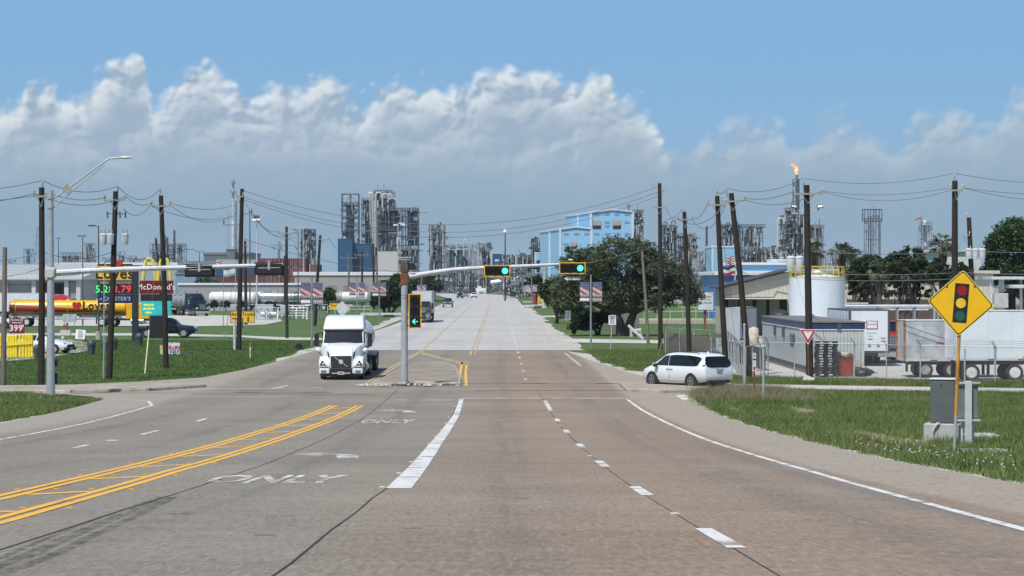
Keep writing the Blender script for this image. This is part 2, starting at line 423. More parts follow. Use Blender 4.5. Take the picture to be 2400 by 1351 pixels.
def sheet(name, pts, off, m, parent=None, kind='structure', step=6.0):
    pts = [(p[0], p[1]) for p in pts]
    bm = bmesh.new(); vs = [bm.verts.new((x, y, 0)) for x, y in pts]
    for tr in tessellate_polygon([[Vector((x, y, 0)) for x, y in pts]]):
        try: bm.faces.new([vs[i] for i in tr])
        except ValueError: pass
    y0, y1 = min(p[1] for p in pts), min(132, max(p[1] for p in pts))
    y = floor(y0/step)*step+step
    while y < y1:
        bmesh.ops.bisect_plane(bm, geom=bm.verts[:]+bm.edges[:]+bm.faces[:], plane_co=(0,y,0), plane_no=(0,1,0)); y += step
    for w in bm.verts: w.co.z = gz(w.co.y)+off
    bmesh.ops.recalc_face_normals(bm, faces=bm.faces)
    for f in bm.faces:
        if f.normal.z < 0: f.normal_flip()
    me = bpy.data.meshes.new(name); bm.to_mesh(me); bm.free(); me.materials.append(m)
    o = bpy.data.objects.new(name, me); COL.objects.link(o)
    if parent: o.parent = parent
    elif kind: o['kind'] = kind
    return o
def gp(l): return [tuple(G(*p)[:2]) for p in l]

ys = [-60,-20]+[i*5.0 for i in range(0,27)]+[150,200,300,450,700,1000,1500,2500,4500,6000]
xs = [-4000,-2500,-800,-300,-120,-60,-30,0,30,60,120,300,800,2500,4000]
mb = MB(); nx = len(xs)
for y in ys:
    for x in xs: mb.v.append((x, y, gz(y)-.04))
for j in range(len(ys)-1):
    for i in range(nx-1): mb.f.append((j*nx+i, j*nx+i+1, (j+1)*nx+i+1, (j+1)*nx+i))
mb.build('ground', GRASSM, kind='structure', smooth=60)

near = sheet('road', [(8.1,-12),(8.1,85),(8.4,95),(8.75,105),(9.1,111),(11.8,117.2),(25,112),(70,94),(70,100),(26.4,118),(14,123.3),(8.6,131),(7.6,140),(7.2,148),(6.3,160),(5.5,176),(5.2,183.2),
    (-14.2,183.2),(-15,156),(-15.6,143),(-16.6,132),(-19.3,126.5),(-25,119.5),(-70,102),(-70,95),(-25,112.6),(-21.2,111.2),(-18.6,107.5),(-17.5,103.5),(-16.9,90),(-16.6,79),(-16.4,60),(-16.4,-12)], 0, NEAR)
farroad = sheet('far_road', [(5.0,183.25),(5.1,300),(5.3,520),(5.6,700),(4.8,800),(1,900),(-8,985),(-60,1010),(-60,960),(-33,940),(-22,860),(-15.5,720),(-13.2,560),(-12.9,450),(-12.9,300),(-14.0,190),(-14.2,183.25)], 0, FARR)
# rough pale shoulders of the far road
rg = random.Random(3)
def ragged(x0, x1, ya, yb, amp, side, n):
    a = [(x0, ya+(yb-ya)*i/n) for i in range(n+1)]
    b = [(x1+rg.uniform(-amp, amp)*1.0, ya+(yb-ya)*i/n) for i in range(n, -1, -1)]
    return a+b
sheet('gravel_shoulder', [(4.7,183.4)]+[(x,y) for x,y in ragged(4.85,6.5,184,520,.55,1,60)], -.012, GRAVEL)
sheet('gravel_shoulder', ragged(-13.6,-15.1,134,500,.5,-1,60), -.014, GRAVEL)
sheet('gravel_shoulder', [(x+(0 if x<8.5 else 0),y) for x,y in ragged(7.9,8.35,30,108,.12,1,70)], -.010, GRAVEL)
sheet('gravel_shoulder', ragged(-16.2,-16.85,60,104,.18,-1,40), -.010, GRAVEL)
# dirt and gravel pull-off right of the far road, left of the van
sheet('gravel_shoulder', gp([(1312,820),(1345,826),(1420,834),(1440,842),(1400,846),(1480,866),(1560,880),(1500,884),(1420,862),(1360,842)]), -.006, GRAVEL)
# pale concrete drives and lots
sheet('frontage_road', [(12.3,117.6),(25,112.6),(70,94.6),(70,99.4),(26.4,117.2),(14,122.4)], .004, PALE)
sheet('driveway', gp([(1305,795),(1345,794),(1520,797),(1680,803),(1680,807),(1500,805),(1330,803)]), -.004, PALE)
sheet('driveway', gp([(1240,741),(1300,740),(1420,739),(1420,742),(1260,744)]), -.004, PALE)
sheet('driveway', gp([(1222,707),(1300,707),(1300,709),(1228,709)]), -.004, PALE)
sheet('driveway', gp([(735,798),(640,796),(560,790),(350,787),(-80,786),(-80,781),(360,781),(560,786),(650,790),(800,793),(830,796)]), -.004, PALE)
sheet('truck_lot', gp([(440,765),(560,763),(620,761),(662,753),(655,747),(600,741),(470,738),(380,740),(200,742),(-200,742),(-200,762),(200,765)]), -.006, PALE)
sheet('fuel_lot', gp([(-200,838),(20,846),(120,838),(205,822),(225,806),(180,797),(60,795),(-200,796)]), -.006, PALE)
sheet('driveway', gp([(870,735),(1010,733),(1005,736),(860,740)]), -.004, PALE)
sheet('lorry_yard', gp([(1640,868),(1780,884),(2020,900),(2060,896),(2420,900),(2900,900),(2900,780),(2000,780),(1760,790),(1640,800)]), -.006, PALE)
LOTG = mat('grey_lot', (.24,.235,.225), .9, var=.2, scale=.08)
sheet('far_lot', [(-300,420),(-40,420),(-32,700),(-60,1000),(-420,1000)], -.02, LOTG)
sheet('plant_yard', [(-400,1020),(300,1020),(400,2200),(-700,2200)], -.02, LOTG)
sheet('plant_yard', [(14,560),(330,480),(420,1010),(14,900)], -.02, LOTG)

# ---------------- painted markings (parts of the road)
def paint_mat(name, col, wear):
    m = bpy.data.materials.new(name); m.use_nodes = True; t = m.node_tree; b = t.nodes['Principled BSDF']
    b.inputs['Roughness'].default_value = .7
    tcn = t.nodes.new('ShaderNodeTexCoord'); vec = tcn.outputs['Object']
    w = noise(t, vec, 9, 6, .75); f = noise(t, vec, 1.2, 4, .6)
    k = ((w-.5)*.8+(f-.5)*1.0+.5).ss(wear-.06, wear+.10)
    t.links.new(mixc(t, k, (.27,.235,.2), col), b.inputs['Base Color'])
    return m
PWHITE = paint_mat('white_road_paint', (.64,.64,.62), .40)
PWORN = paint_mat('worn_white_road_paint', (.60,.60,.58), .49)
PYEL = paint_mat('yellow_road_paint', (.74,.40,.045), .32)
PYELW = paint_mat('worn_yellow_road_paint', (.56,.42,.16), .47)
PTAR = mat('tar_crack', (.03,.028,.026), .9)
def strip(name, pts, w, m, parent, off=.006, jit=0.0):
    "a painted band along (x,y) points, draped on the road"
    L, R = [], []; pts = [Vector((p[0], p[1])) for p in pts]
    dense = []
    for i in range(len(pts)-1):
        n = max(1, int((pts[i+1]-pts[i]).length/5))
        dense += [pts[i].lerp(pts[i+1], k/n) for k in range(n)]
    dense.append(pts[-1]); V, F = [], []
    for i, p in enumerate(dense):
        d = (dense[min(i+1,len(dense)-1)]-dense[max(i-1,0)]).normalized(); nrm = Vector((-d.y, d.x))
        ww = w[0]+(w[1]-w[0])*i/max(1,len(dense)-1) if isinstance(w,(list,tuple)) else w
        q = p+nrm*RND.uniform(-jit,jit)
        for sgn in (1,-1):
            a = q+nrm*sgn*ww/2; V.append((a.x,a.y,gz(a.y)+off))
    for i in range(len(dense)-1): F.append((2*i,2*i+1,2*i+3,2*i+2))
    mb = MB(); mb.v, mb.f = V, F
    o = mb.build(name, m, parent)
    if o.data.polygons and o.data.polygons[0].normal.z < 0: o.data.flip_normals()
    return o
def gy(py): return G(VX, py)[1]
for y0, y1 in ((1240,1286),(1141,1162),(1081,1095),(1041,1050),(1008,1016),(981,988),(940,964)):
    strip('lane_dash', [(2.04,gy(y1)),(2.04,gy(y0))], .17, PWHITE, near)
strip('lane_line', [(-1.47,34.6),(-1.53,46),(-1.60,60),(-1.58,75),(-1.55,86),(-1.64,104.5)], [.38,.19], PWHITE, near)
strip('edge_line', [(5.05,10),(5.18,23),(5.31,27),(5.43,32),(5.6,42),(5.62,52),(5.58,63),(5.62,79),(5.62,92),(5.72,104.6)], .14, PWHITE, near)
strip('stop_line', [(-1.62,105.4),(5.8,105.4)], .42, PWHITE, near)
strip('stop_line', [(-4.6,103.3),(-1.72,103.3)], .42, PWORN, near)
strip('edge_line', [(5.9,105.4),(6.6,106.6),(8.3,107.6)], .2, PWORN, near)
sheet('crossing_patch', gp([(1584,927),(1614,926),(1612,939),(1600,938)]), .006, PWHITE, near)
for px, py0, py1 in ((190,1050,1042),(345,1019,1009.5),(458,988,981.5)):
    strip('lane_dash', [(-10.25,gy(py0)),(-10.3,gy(py1))], .14, PWHITE, near)
strip('lane_dash', [(-10.28,62.2),(-10.28,62.8)], .3, PWHITE, near)
strip('edge_line', [(-13.35,15),(-13.4,62),(-13.7,78),(-14.1,90),(-14.3,97),(-15.2,102),(-17.4,105)], .13, PWHITE, near)
yl = [(-6.3,14),(-6.66,31),(-6.9,39),(-7.08,51),(-7.1,69),(-6.95,82),(-6.8,97)]; yr = [(-5.15,14),(-5.32,25),(-5.58,32),(-5.85,42),(-5.92,57),(-5.92,70),(-5.76,86),(-5.7,97)]
def xat(l, y):
    for a_, b_ in zip(l, l[1:]):
        if a_[1] <= y <= b_[1]: return a_[0]+(b_[0]-a_[0])*(y-a_[1])/(b_[1]-a_[1])
    return l[-1][0]
for l_, d_ in ((yl,-.1),(yl,.12),(yr,-.12),(yr,.1)): strip('centre_line', [(x+d_,y) for x,y in l_], .135, PYEL, near)
y = 14.0
while y < 97:
    strip('hatch_line', [(xat(yl,y)+.19,y),(xat(yr,y+1.2)-.19,y+1.2)], .3, PYEL, near, .007); y += 6.1
# reflective road studs beside the yellow lines and along the lane lines
def stud_mb():
    return MB().prism([(-.05,.0),(.05,.0),(.035,.018),(-.035,.018)], -.05, .05)
studm = stud_mb().mesh('road_stud', mat('stud_yellow', (.6,.36,.05), .4)); studw = stud_mb().mesh('road_stud', mat('stud_white', (.6,.6,.56), .4))
def studs(x, y0, y1, st, me, l_=None):
    y = y0; x0_ = x
    while y < y1:
        x = x0_+(xat(l_,y) if l_ else 0)
        o = bpy.data.objects.new('road_stud', me); COL.objects.link(o); o.parent = near; o.location = (x+RND.uniform(-.02,.02), y, gz(y)+.001); o.rotation_euler = (-.05,0,0); y += st
for x, l_ in ((-.27,yl),(.28,yl),(-.28,yr),(.27,yr)): studs(x, 16, 97, 6.1, studm, l_)
for y in (26.6, 51, 75.5): studs(2.0, y, y+1, 6.1, studw)
studs(-1.75, 35, 100, 6.1, studw)
# words and arrows in the turn lane
def roadtext(s, x, y, w, h, m):
    cu = bpy.data.curves.new('t','FONT'); cu.body = s; cu.size = 1; cu.align_x = 'CENTER'; cu.align_y = 'CENTER'; cu.offset = .025; cu.resolution_u = 3
    t = bpy.data.objects.new('t', cu); COL.objects.link(t); dg = bpy.context.evaluated_depsgraph_get()
    me = bpy.data.meshes.new_from_object(t.evaluated_get(dg)); bpy.data.objects.remove(t); bpy.data.curves.remove(cu)
    xs_ = [q.co.x for q in me.vertices]; ys_ = [q.co.y for q in me.vertices]
    sx, sy = w/(max(xs_)-min(xs_)), h/(max(ys_)-min(ys_)); cx, cy = (max(xs_)+min(xs_))/2, (max(ys_)+min(ys_))/2
    for q in me.vertices:
        X, Y = (q.co.x-cx)*sx+x, (q.co.y-cy)*sy+y; q.co = (X, Y, gz(Y)+.006)
    me.materials.clear(); me.materials.append(m); me.name = 'road_word'
    o = bpy.data.objects.new('road_word', me); COL.objects.link(o); o.parent = near
roadtext('ONLY', -3.62, (gy(1133)+gy(1114))/2, 2.15, gy(1114)-gy(1133), PWORN)
roadtext('ONLY', -3.75, (gy(993)+gy(984))/2, 1.75, gy(984)-gy(993), PWORN)
def arrow(x0, x1, ya, yb):
    w = x1-x0; h = yb-ya          # left-turn arrow: shaft on the right, head on the left
    sheet('turn_arrow', [(x1-.28*w,ya),(x1,ya),(x1-.06*w,ya+.45*h),(x1-.3*w,ya+.78*h),(x1-.55*w,ya+.86*h),(x1-.55*w,yb),(x0,ya+.68*h),(x1-.55*w,ya+.38*h),(x1-.55*w,ya+.62*h),(x1-.36*w,ya+.52*h)], .006, PWORN, near, step=2.0)
a, b = G(680,1075), G(875,1062); arrow(-3.3-1.3, -3.3+.35, gy(1075), gy(1061))
arrow(-4.1-.7, -3.1, gy(968.5), gy(960.5))
# seams, cracks and tyre marks
strip('crack', [(-1.62,8),(-1.64,14),(-1.6,18),(-1.66,23),(-1.62,27),(-1.68,31),(-1.63,36)], .022, PTAR, near, .005, .02)
strip('crack', [(-1.66,36),(-1.66,60),(-1.72,103)], .035, PTAR, near, .004)
strip('crack', [(2.0,8),(2.02,60)], .013, PTAR, near, .004, .01)
strip('crack', [(2.02,60),(1.95,118)], .02, PTAR, near, .004, .01)
strip('crack', [(-4.05,12),(-4.2,20),(-4.42,28),(-4.55,40),(-4.75,70),(-5.0,118)], .025, PTAR, near, .004, .02)
strip('crack', [(-15,182.9),(-6,183.1),(5.3,182.8)], .5, PTAR, near, .008, .12)
strip('crack', [(-1.2,114.6),(4.6,115.0),(6.9,114.3)], .35, PTAR, near, .005, .05)
strip('crack', [(-14.5,110.2),(-9,110.6),(-6,110)], .25, PTAR, near, .005, .05)
TYRE = bpy.data.materials.new('tyre_mark'); TYRE.use_nodes = True
tt = TYRE.node_tree; tb = tt.nodes['Principled BSDF']; tb.inputs['Base Color'].default_value = (.035,.034,.033,1); tb.inputs['Roughness'].default_value = .85
tcn = tt.nodes.new('ShaderNodeTexCoord')
tt.links.new((noise(tt, tcn.outputs['Object'], 5, 6, .75).ss(.40,.66)*.6).k, tb.inputs['Alpha'])
for dxx, w_ in ((0,.16),(.2,.12),(-.17,.07)): strip('tyre_mark', [(-3.72+dxx,14),(-3.82+dxx,19),(-4.02+dxx,22.2),(-4.2+dxx,25.7),(-4.46+dxx*.5,31.6)], w_, TYRE, near, .009)
for k in range(6): strip('tyre_mark', [(-2.4-.035*k,23.9+.42*k),(-2.05-.04*k,23.92+.42*k)], .12, TYRE, near, .009)
for x, y, l in ((-2.2,22.1,.2),(-.85,23.4,.2),(-3.6,26.6,.28),(.3,31,.2),(3.5,40,.3),(7.1,42,.3),(6.9,60,.5),(7.4,52,.3),(6.6,72,.4),(7.3,38.5,.25)):
    strip('oil_spot', [(x-l/2,y),(x+l/2,y+.06)], .05, PTAR, near, .008)
# far-road lines
strip('centre_line', [(-2.05,172),(-2.05,470),(-2.2,760)], .16, PYELW, farroad, .008)
strip('centre_line', [(-1.72,172),(-1.75,470)], .1, PYELW, farroad, .008)
strip('centre_line', [(-5.95,190),(-5.9,330),(-6.0,520)], .2, PYELW, farroad, .008)
y = 128.0
while y < 450:
    strip('lane_dash', [(1.5,y),(1.5,y+2.7)], .16, PWHITE if y > 160 else PWORN, farroad if y > 184 else near, .008)
    strip('lane_dash', [(-9.6,y),(-9.6,y+2.7)], .14, PWORN, farroad if y > 184 else near, .008); y += 12.2
strip('edge_line', [(5.25,150),(5.0,176)], .18, PWORN, near, .008)
strip('edge_line', [(4.8,190),(4.85,330)], .18, PWORN, farroad, .008)
for yy in (200,213): strip('stop_line', [(-5.0,yy),(-3.0,yy)], .5, PWORN, farroad, .008)
# far-side crossing lines left of the island
strip('stop_line', [(-15.2,116.6),(-10.8,118)], .3, PWHITE, near); strip('lane_dash', [(-11.3,117.2),(-10.9,121.5)], .16, PWHITE, near)
strip('stop_line', [(-10.2,118.6),(-8.9,118.8)], .3, PWORN, near)

# ---------------- yellow lines and worn paint round the signal island
for a in (0,.26): strip('centre_line', [(-6.75-a,121),(-6.6-a,140),(-6.3-a*.8,160),(-5.75-a*.5,185)], .15, PYELW, near, .007)
for a in (0,.32): strip('centre_line', [(-1.66-a,121),(-1.95-a,140),(-2.1-a,156)], .15, PYEL, near, .007)
for a in (0,1.6): strip('centre_line', [(-5.9,176+a),(-4.2,165+a),(-2.1,152+a)], .3, PYELW, near, .007)
for yy in (129,135): strip('hatch_line', [(-3.3,yy),(-2.1,yy-.4)], .35, PYELW, near, .007)
for yy in (158,163): strip('hatch_line', [(-6.0,yy),(-4.8,yy)], .35, PWORN, near, .007)

# ---------------- raised islands with kerbs
def island(name, pts, h, label_kerb, m, kerbm, kw=.18):
    top = MB(); mids = [Vector(p) for p in pts]; n = len(mids)
    zs = [gz(p.y) for p in mids]
    T = tessellate_polygon([[Vector((p.x,p.y,0)) for p in mids]])
    top.add([(p.x,p.y,z+h) for p,z in zip(mids,zs)], T)
    o = top.build(name, m, kind='structure')
    for i in range(n):
        a, b = mids[i], mids[(i+1)%n]; L = (b-a).length; k = max(1, int(L/2.4)); d = (b-a).normalized(); nr = Vector((d.y,-d.x))
        for j in range(k):
            p, q = a.lerp(b, j/k), a.lerp(b, (j+1)/k); q = q-d*.015
            sec = [(-.02,-.06),(.16,-.06),(.14,h*.6),(.10,h+.012),(.02,h+.012),(-.02,h-.02)]
            V = []
            for pt in (p, q):
                for ox, oz in sec: V.append((pt.x-nr.x*ox, pt.y-nr.y*ox, gz(pt.y)+oz))
            s = len(sec)
            MB().add(V, [(t,(t+1)%s,(t+1)%s+s,t+s) for t in range(s)]+[tuple(range(s)),tuple(range(s,2*s))]).build('kerb_stone', kerbm, o)
    return o
KERB = mat('old_kerb', (.36,.33,.28), .9, var=.25, scale=2, bump=.3, dirt=.5)
ISL = mat('island_concrete', (.34,.295,.235), .9, var=.22, scale=.8, bump=.25, dirt=.45)
island('traffic_island', [(-28,117),(-18.6,120.0),(-15.6,122.2),(-15.0,119.6),(-17.2,114.4),(-20.4,112.4),(-26,113.4)], .13, '', ISL, KERB)
island('traffic_island', [tuple(G(*p)[:2]) for p in ((1452,904),(1470,919),(1560,922),(1622,921),(1680,909),(1720,905),(1560,903))], .14, '', ISL, KERB)
ISLM = mat('median_concrete', (.265,.228,.18), .9, var=.25, scale=.7, bump=.25, dirt=.5)
med = island('traffic_island', [(-6.5,121.5),(-1.95,121.0),(-2.1,130),(-2.6,146),(-3.6,155),(-5.2,154),(-6.1,138)], .12, '', ISLM, KERB)
# broken kerb at the nose of the signal island
rb = random.Random(11); RUB = mat('broken_concrete', (.42,.39,.34), .95, var=.3, scale=5)
for i in range(46):
    x = rb.choice((rb.uniform(-7.2,-5.2), rb.uniform(-6.8,-1.9))); y = 119.6+rb.uniform(0,1.6); r = rb.uniform(.04,.17)
    m_ = MB(); m_.ball((0,0,0), (r*rb.uniform(.7,1.5), r, r*.6), 6, 4)
    m_.v = [(a+rb.uniform(-.02,.02),b_+rb.uniform(-.02,.02),max(c_,-.02)+rb.uniform(0,.015)) for a,b_,c_ in m_.v]
    q = m_.build('rubble_piece', RUB, med); q.location = (x,y,gz(y)+r*.3)
for x0, x1 in ((-5.5,-4.75),(-4.2,-3.3),(-2.9,-2.0)):
    q = MB().cyl((x0,0,0),(x1,.05,0),.09,n=8).build('loose_kerb', KERB, med, smooth=True); q.location = (0,120.3,.16)
sheet('white_patch', [(-4.4,121.7),(-3.2,121.7),(-3.2,124),(-4.4,124)], .0, PWORN, med).location.z = .128
# ================================================================ UTILITY POLES
PORC = mat('porcelain', (.36,.37,.35), .3); ARMT = mat('crossarm_tan', (.33,.30,.245), .7); PORCD = mat('brown_porcelain', (.10,.085,.07), .35)
TANKG = mat('transformer_grey', (.60,.63,.66), .45, .1, var=.08)
WIREM = mat('aluminium_wire', (.10,.105,.11), .6, .2)
def insul(c, h=.30, r=.06):
    m = MB(); x, y, z = c
    m.lathe([(.02,0),(.02,.05),(r*.8,.06),(r,.08),(r*.7,.12),(r,.16),(r*.7,.2),(r,.24),(r*.5,h),(.02,h+.02)], (x,y,z), 8); return m
def upole(label, b, t, r=.17, arms=(), pin=None, m=WOOD, group='utility poles', Y=None, name='utility_pole', r_top=None):
    base = G(*b) if Y is None else Vector((PX(b[0],Y), Y, gz(Y)))
    Yb = base.y; o = thing(name, label, 'utility pole', base, 0, group)
    L = lambda px, py: P(px, py, Yb)-base
    top = L(*t)
    MB().tube([(0,0,-.4), top*.5+Vector((RND.uniform(-.04,.04),0,0)), top], [r*1.08, r*.95, r_top or r*.8], 12).build('shaft', m, o, smooth=True)
    if pin:
        q = L(*pin); MB().tube([top-Vector((0,0,.35))+Vector((r*.8,0,0)) if pin[0] > t[0] else top-Vector((0,0,.35))-Vector((r*.8,0,0)), (q.x,0,q.z-.3)], .03, 5).build('top_pin', MGREY, o)
        insul((q.x,0,q.z-.32)).build('insulator', PORC, o, smooth=True)
    for xa, xb, py, py2 in arms:
        a, c = L(xa, py), L(xb, py2)
        f = -r-.03
        MB().cyl((a.x,f,a.z),(c.x,f,c.z),.065,n=4).build('crossarm', ARMT, o)
        for e in (a, c): insul((e.x,f,e.z+.04)).build('insulator', PORC, o, smooth=True)
        xm = (a.x+c.x)/2
        MB().lat((a.x*.45+xm*.55,f,(a.z+c.z)/2),(xm,f+.02,(a.z+c.z)/2-.55),.02).lat((c.x*.45+xm*.55,f,(a.z+c.z)/2),(xm,f+.02,(a.z+c.z)/2-.55),.02).build('arm_brace', MGREY, o)
    return o, base, L
def transformer(o, c, r, h):
    x, y, z = c
    tk = MB().lathe([(r*.86,0),(r*.9,.02),(r,h*.9),(r*1.06,h*.9),(r*1.06,h*.96),(r*.7,h*1.05),(.03,h*1.08)], (x,y,z), 14).build('transformer', TANKG, o, smooth=True)
    for dx_ in (-r*.45, r*.45): insul((x+dx_,y,z+h), .26, .06).build('bushing', PORC, tk, smooth=True)
    MB().box(x-.06,x+.06,y+r*.8,y+r*1.3,z+h*.35,z+h*.5).build('bracket', MGREY, tk)
    return tk
o1,_,_ = upole('dark utility pole beside the silver mast-arm pole at far left', (97,905), (99,440), .17, [(82,116,462,461)], (101,424))
o2,b2,L2 = upole('utility pole with three grey transformers in front of the fuel price sign', (256,887), (272,449), .17, [(247,296,471,469)], (277,437))
a = L2(253,501); c = L2(297,502); MB().lat(a, c, .035).build('cutout_arm', MGREY, o2)
for px in (253,282,295):
    q = L2(px,497); MB().cyl((q.x,-.1,q.z),(q.x+.04,-.2,q.z-.35),.05,n=6).build('fuse_cutout', PORCD, o2)
for px, py in ((244,574),(262,574),(295,574)):
    q = L2(px,py); transformer(o2, (q.x,-.34 if px==262 else -.2,q.z), .21, .58)
q = L2(258,800); MB().tube([(-.25,-.25,0),(-.22,-.22,L2(258,650).z)], .035, 6).build('conduit', GALV, o2)
o3,_,_ = upole('utility pole standing in front of the yellow arches', (390,863), (378,459), .17, [(357,400,484,484)], (376,444))
o4,_,L4 = upole('tall utility pole beside the yellow Auto and Trucks sign', (560,820), (568,443), .19, [(552,571,460,462)], None)
for xa, xb, py in ((563,590,502),(525,562,528)):
    MB().lat(L4(xa,py), L4(xb,py), .05).build('side_arm', MGREY, o4)
    insul(L4(xb if xb>570 else xa,py), .4).build('insulator', PORCD, o4)
MB().cyl((-.3,-.25,0),(-.3,-.25,2.4),.11,n=8).build('riser_pipe', LGREY, o4)
o5,_,L5 = upole('utility pole with hanging fuse cutouts left of the white tanker lorry', (673,790), (672,532), .15, [(652,695,547,547)], None, Y=222)
MB().lat(L5(634,575), L5(694,576), .04).build('crossarm', MGREY, o5)
for px in (641,659,693): q = L5(px,578); MB().cyl(q,(q.x+.1,q.y,q.z-.3),.05,n=6).build('fuse_cutout', PORCD, o5)
o6,_,_ = upole('leaning utility pole with wide wooden crossarm behind the first flag banner', (738,760), (751,552), .2, [(728,773,560,562)], (751,547), Y=285)
upole('short dark pole behind the tall pole by the Auto Trucks sign', (577,760), (575,565), .19, [(563,590,575,575)], None, Y=290)
upole('short weathered pole at the left edge of the picture', (8,905), (13,580), .14, [], None, WOODG)
for i, (bx, by, tx, ty, Yq, ar, lab) in enumerate((
    (817,690,818,596,470,[(800,836,605,605)],'thin pole with crossarm left of the blue-grey tanks'),
    (849,690,849,592,470,[(832,862,598,598)],'grey pole with crossarm in front of the dark blue building'),
    (877,690,875,571,450,[],'dark tall pole right of the dark blue building'),
    (884,720,883,600,430,[],'pale pole touching the dark pole behind the third banner'),
    (668,735,668,600,420,[],'slim pole in front of the stacked containers'),
    (382,735,366,560,400,[(352,372,590,590)],'distant dark pole just left of the yellow arches pole'))):
    upole(lab, (bx,by), (tx,ty), .22, ar, None, WOOD if i%3 else WOODG, Y=Yq, group='distant utility poles')
r1,_,M1 = upole('tall utility pole rising out of the big oak', (1548,822), (1546,430), .18, [(1531,1560,487,487)], None)
MB().lat(M1(1528,455), M1(1556,448), .04).build('crossarm', MGREY, r1)
for px, py in ((1530,440),(1556,445)): insul(M1(px,py), .3).build('insulator', PORC, r1)
r2,_,_ = upole('shorter utility pole between the oak and the paired leaning poles', (1617,852), (1604,497), .16, [(1588,1622,516,515)], (1602,487))
r3,_,M3 = upole('dark utility pole, left one of the leaning pair by the minivan', (1703,876), (1681,460), .17, [(1659,1702,481,481)], (1680,447))
r4,_,M4 = upole('strongly leaning utility pole, right one of the pair by the minivan', (1758,882), (1714,453), .18, [(1690,1744,474,471)], (1703,441))
r5,_,M5 = upole('utility pole carrying two black floodlights in front of the white tank', (1899,887), (1891,434), .20, [(1860,1926,455,455)], (1884,419))
MB().lat(M5(1862,494), M5(1916,494), .025).build('floodlight_arm', LGREY, r5)
for px, py, sg in ((1860,484,-1),(1921,484,1)):
    q = M5(px,py); fl = MB().obox((q.x,-.25,q.z),(.32,.1,.2), 0, radians(-30), -.15*sg).build('floodlight', BLACK, r5)
    MB().obox((q.x,-.31,q.z),(.26,.01,.14),0,radians(-30),-.15*sg).build('lens', LGREY, fl); MB().cyl((q.x-.05*sg,-.2,q.z-.1),(q.x-.12*sg,-.1,M5(px,494).z),.03,n=5).build('yoke', BLACK, fl)
r6,_,M6 = upole('tall utility pole behind the traffic signal ahead sign', (2238,890), (2239,424), .19, [(2228,2256,447,447)], (2238,406))
r7,b7,M7 = upole('leaning transformer pole behind the yellow diamond sign', (2286,806), (2272,510), .24, [(2252,2272,552,552)], (2267,499))
for px, py in ((2270,607),(2285,607),(2301,607)): q = M7(px,py); transformer(r7, (q.x,-.4,q.z), .3, .85)
upole('thin leaning pole against the oak foliage', (1520,805), (1505,590), .14, [], None, WOODG)
r8,_,M8 = upole('stubby grey pole with looping cables beside the white tank', (1863,750), (1859,638), .22, [], None, WOODG, Y=205)
for px in (1853,1873): q = M8(px,636); transformer(r8, (q.x,-.3,q.z), .38, 1.25)
for k in range(4): MB().tube([M8(1865,650),M8(1876+3*k,675),M8(1880+2*k,700),M8(1871,712+k*4)], .03, 5).build('cable', BLACK, r8)
MB().tube([M8(1869,760),M8(1871,640)], .06, 6).build('conduit', LGREY, r8)
# guy wires with marker sleeves
GUYY = mat('pale_yellow_sleeve', (.62,.58,.30), .6); GUYW = mat('white_sleeve', (.6,.6,.57), .6)
def guy(label, top, Yt, bot, frac, col, r=.035):
    A = G(*bot); B = P(top[0], top[1], Yt); o = thing('guy_wire', label, 'guy wire', A, 0, 'guy wires')
    MB().tube([(0,0,0), B-A], .012, 4).build('wire', WIREM, o); MB().tube([(0,0,0), (B-A)*frac], r, 6).build('sleeve', col, o)
guy('pale yellow guy sleeve in the grass left of the pole by the arches', (377,500), 146, (340,876), .26, GUYY)
guy('thin guy wire at the foot of the transformer pole', (268,600), 131, (240,884), .3, GALV, .025)
guy('upright pale yellow guy sleeve left of the Auto Trucks sign', (524,620), 187, (524,788), .4, GUYY, .03)
guy('slanting pale yellow guy sleeve left of the Auto Trucks sign', (560,560), 185, (529,788), .3, GUYY, .03)
guy('pale yellow guy sleeve right in front of the oak pole', (1600,600), 150, (1541,848), .22, GUYY, .05)
guy('upright yellow guy sleeve at the shorter right pole', (1603,560), 152, (1603,826), .25, GUYY, .035)
guy('yellow guy sleeve against the leaning pair', (1683,560), 140, (1696,838), .12, GUYY, .04)
guy('white guy sleeve right of the leaning pair', (1690,520), 138, (1731,862), .19, GUYW, .05)
guy('thin white guy stub left of the fence notice', (1660,600), 145, (1713,835), .1, GUYW, .03)
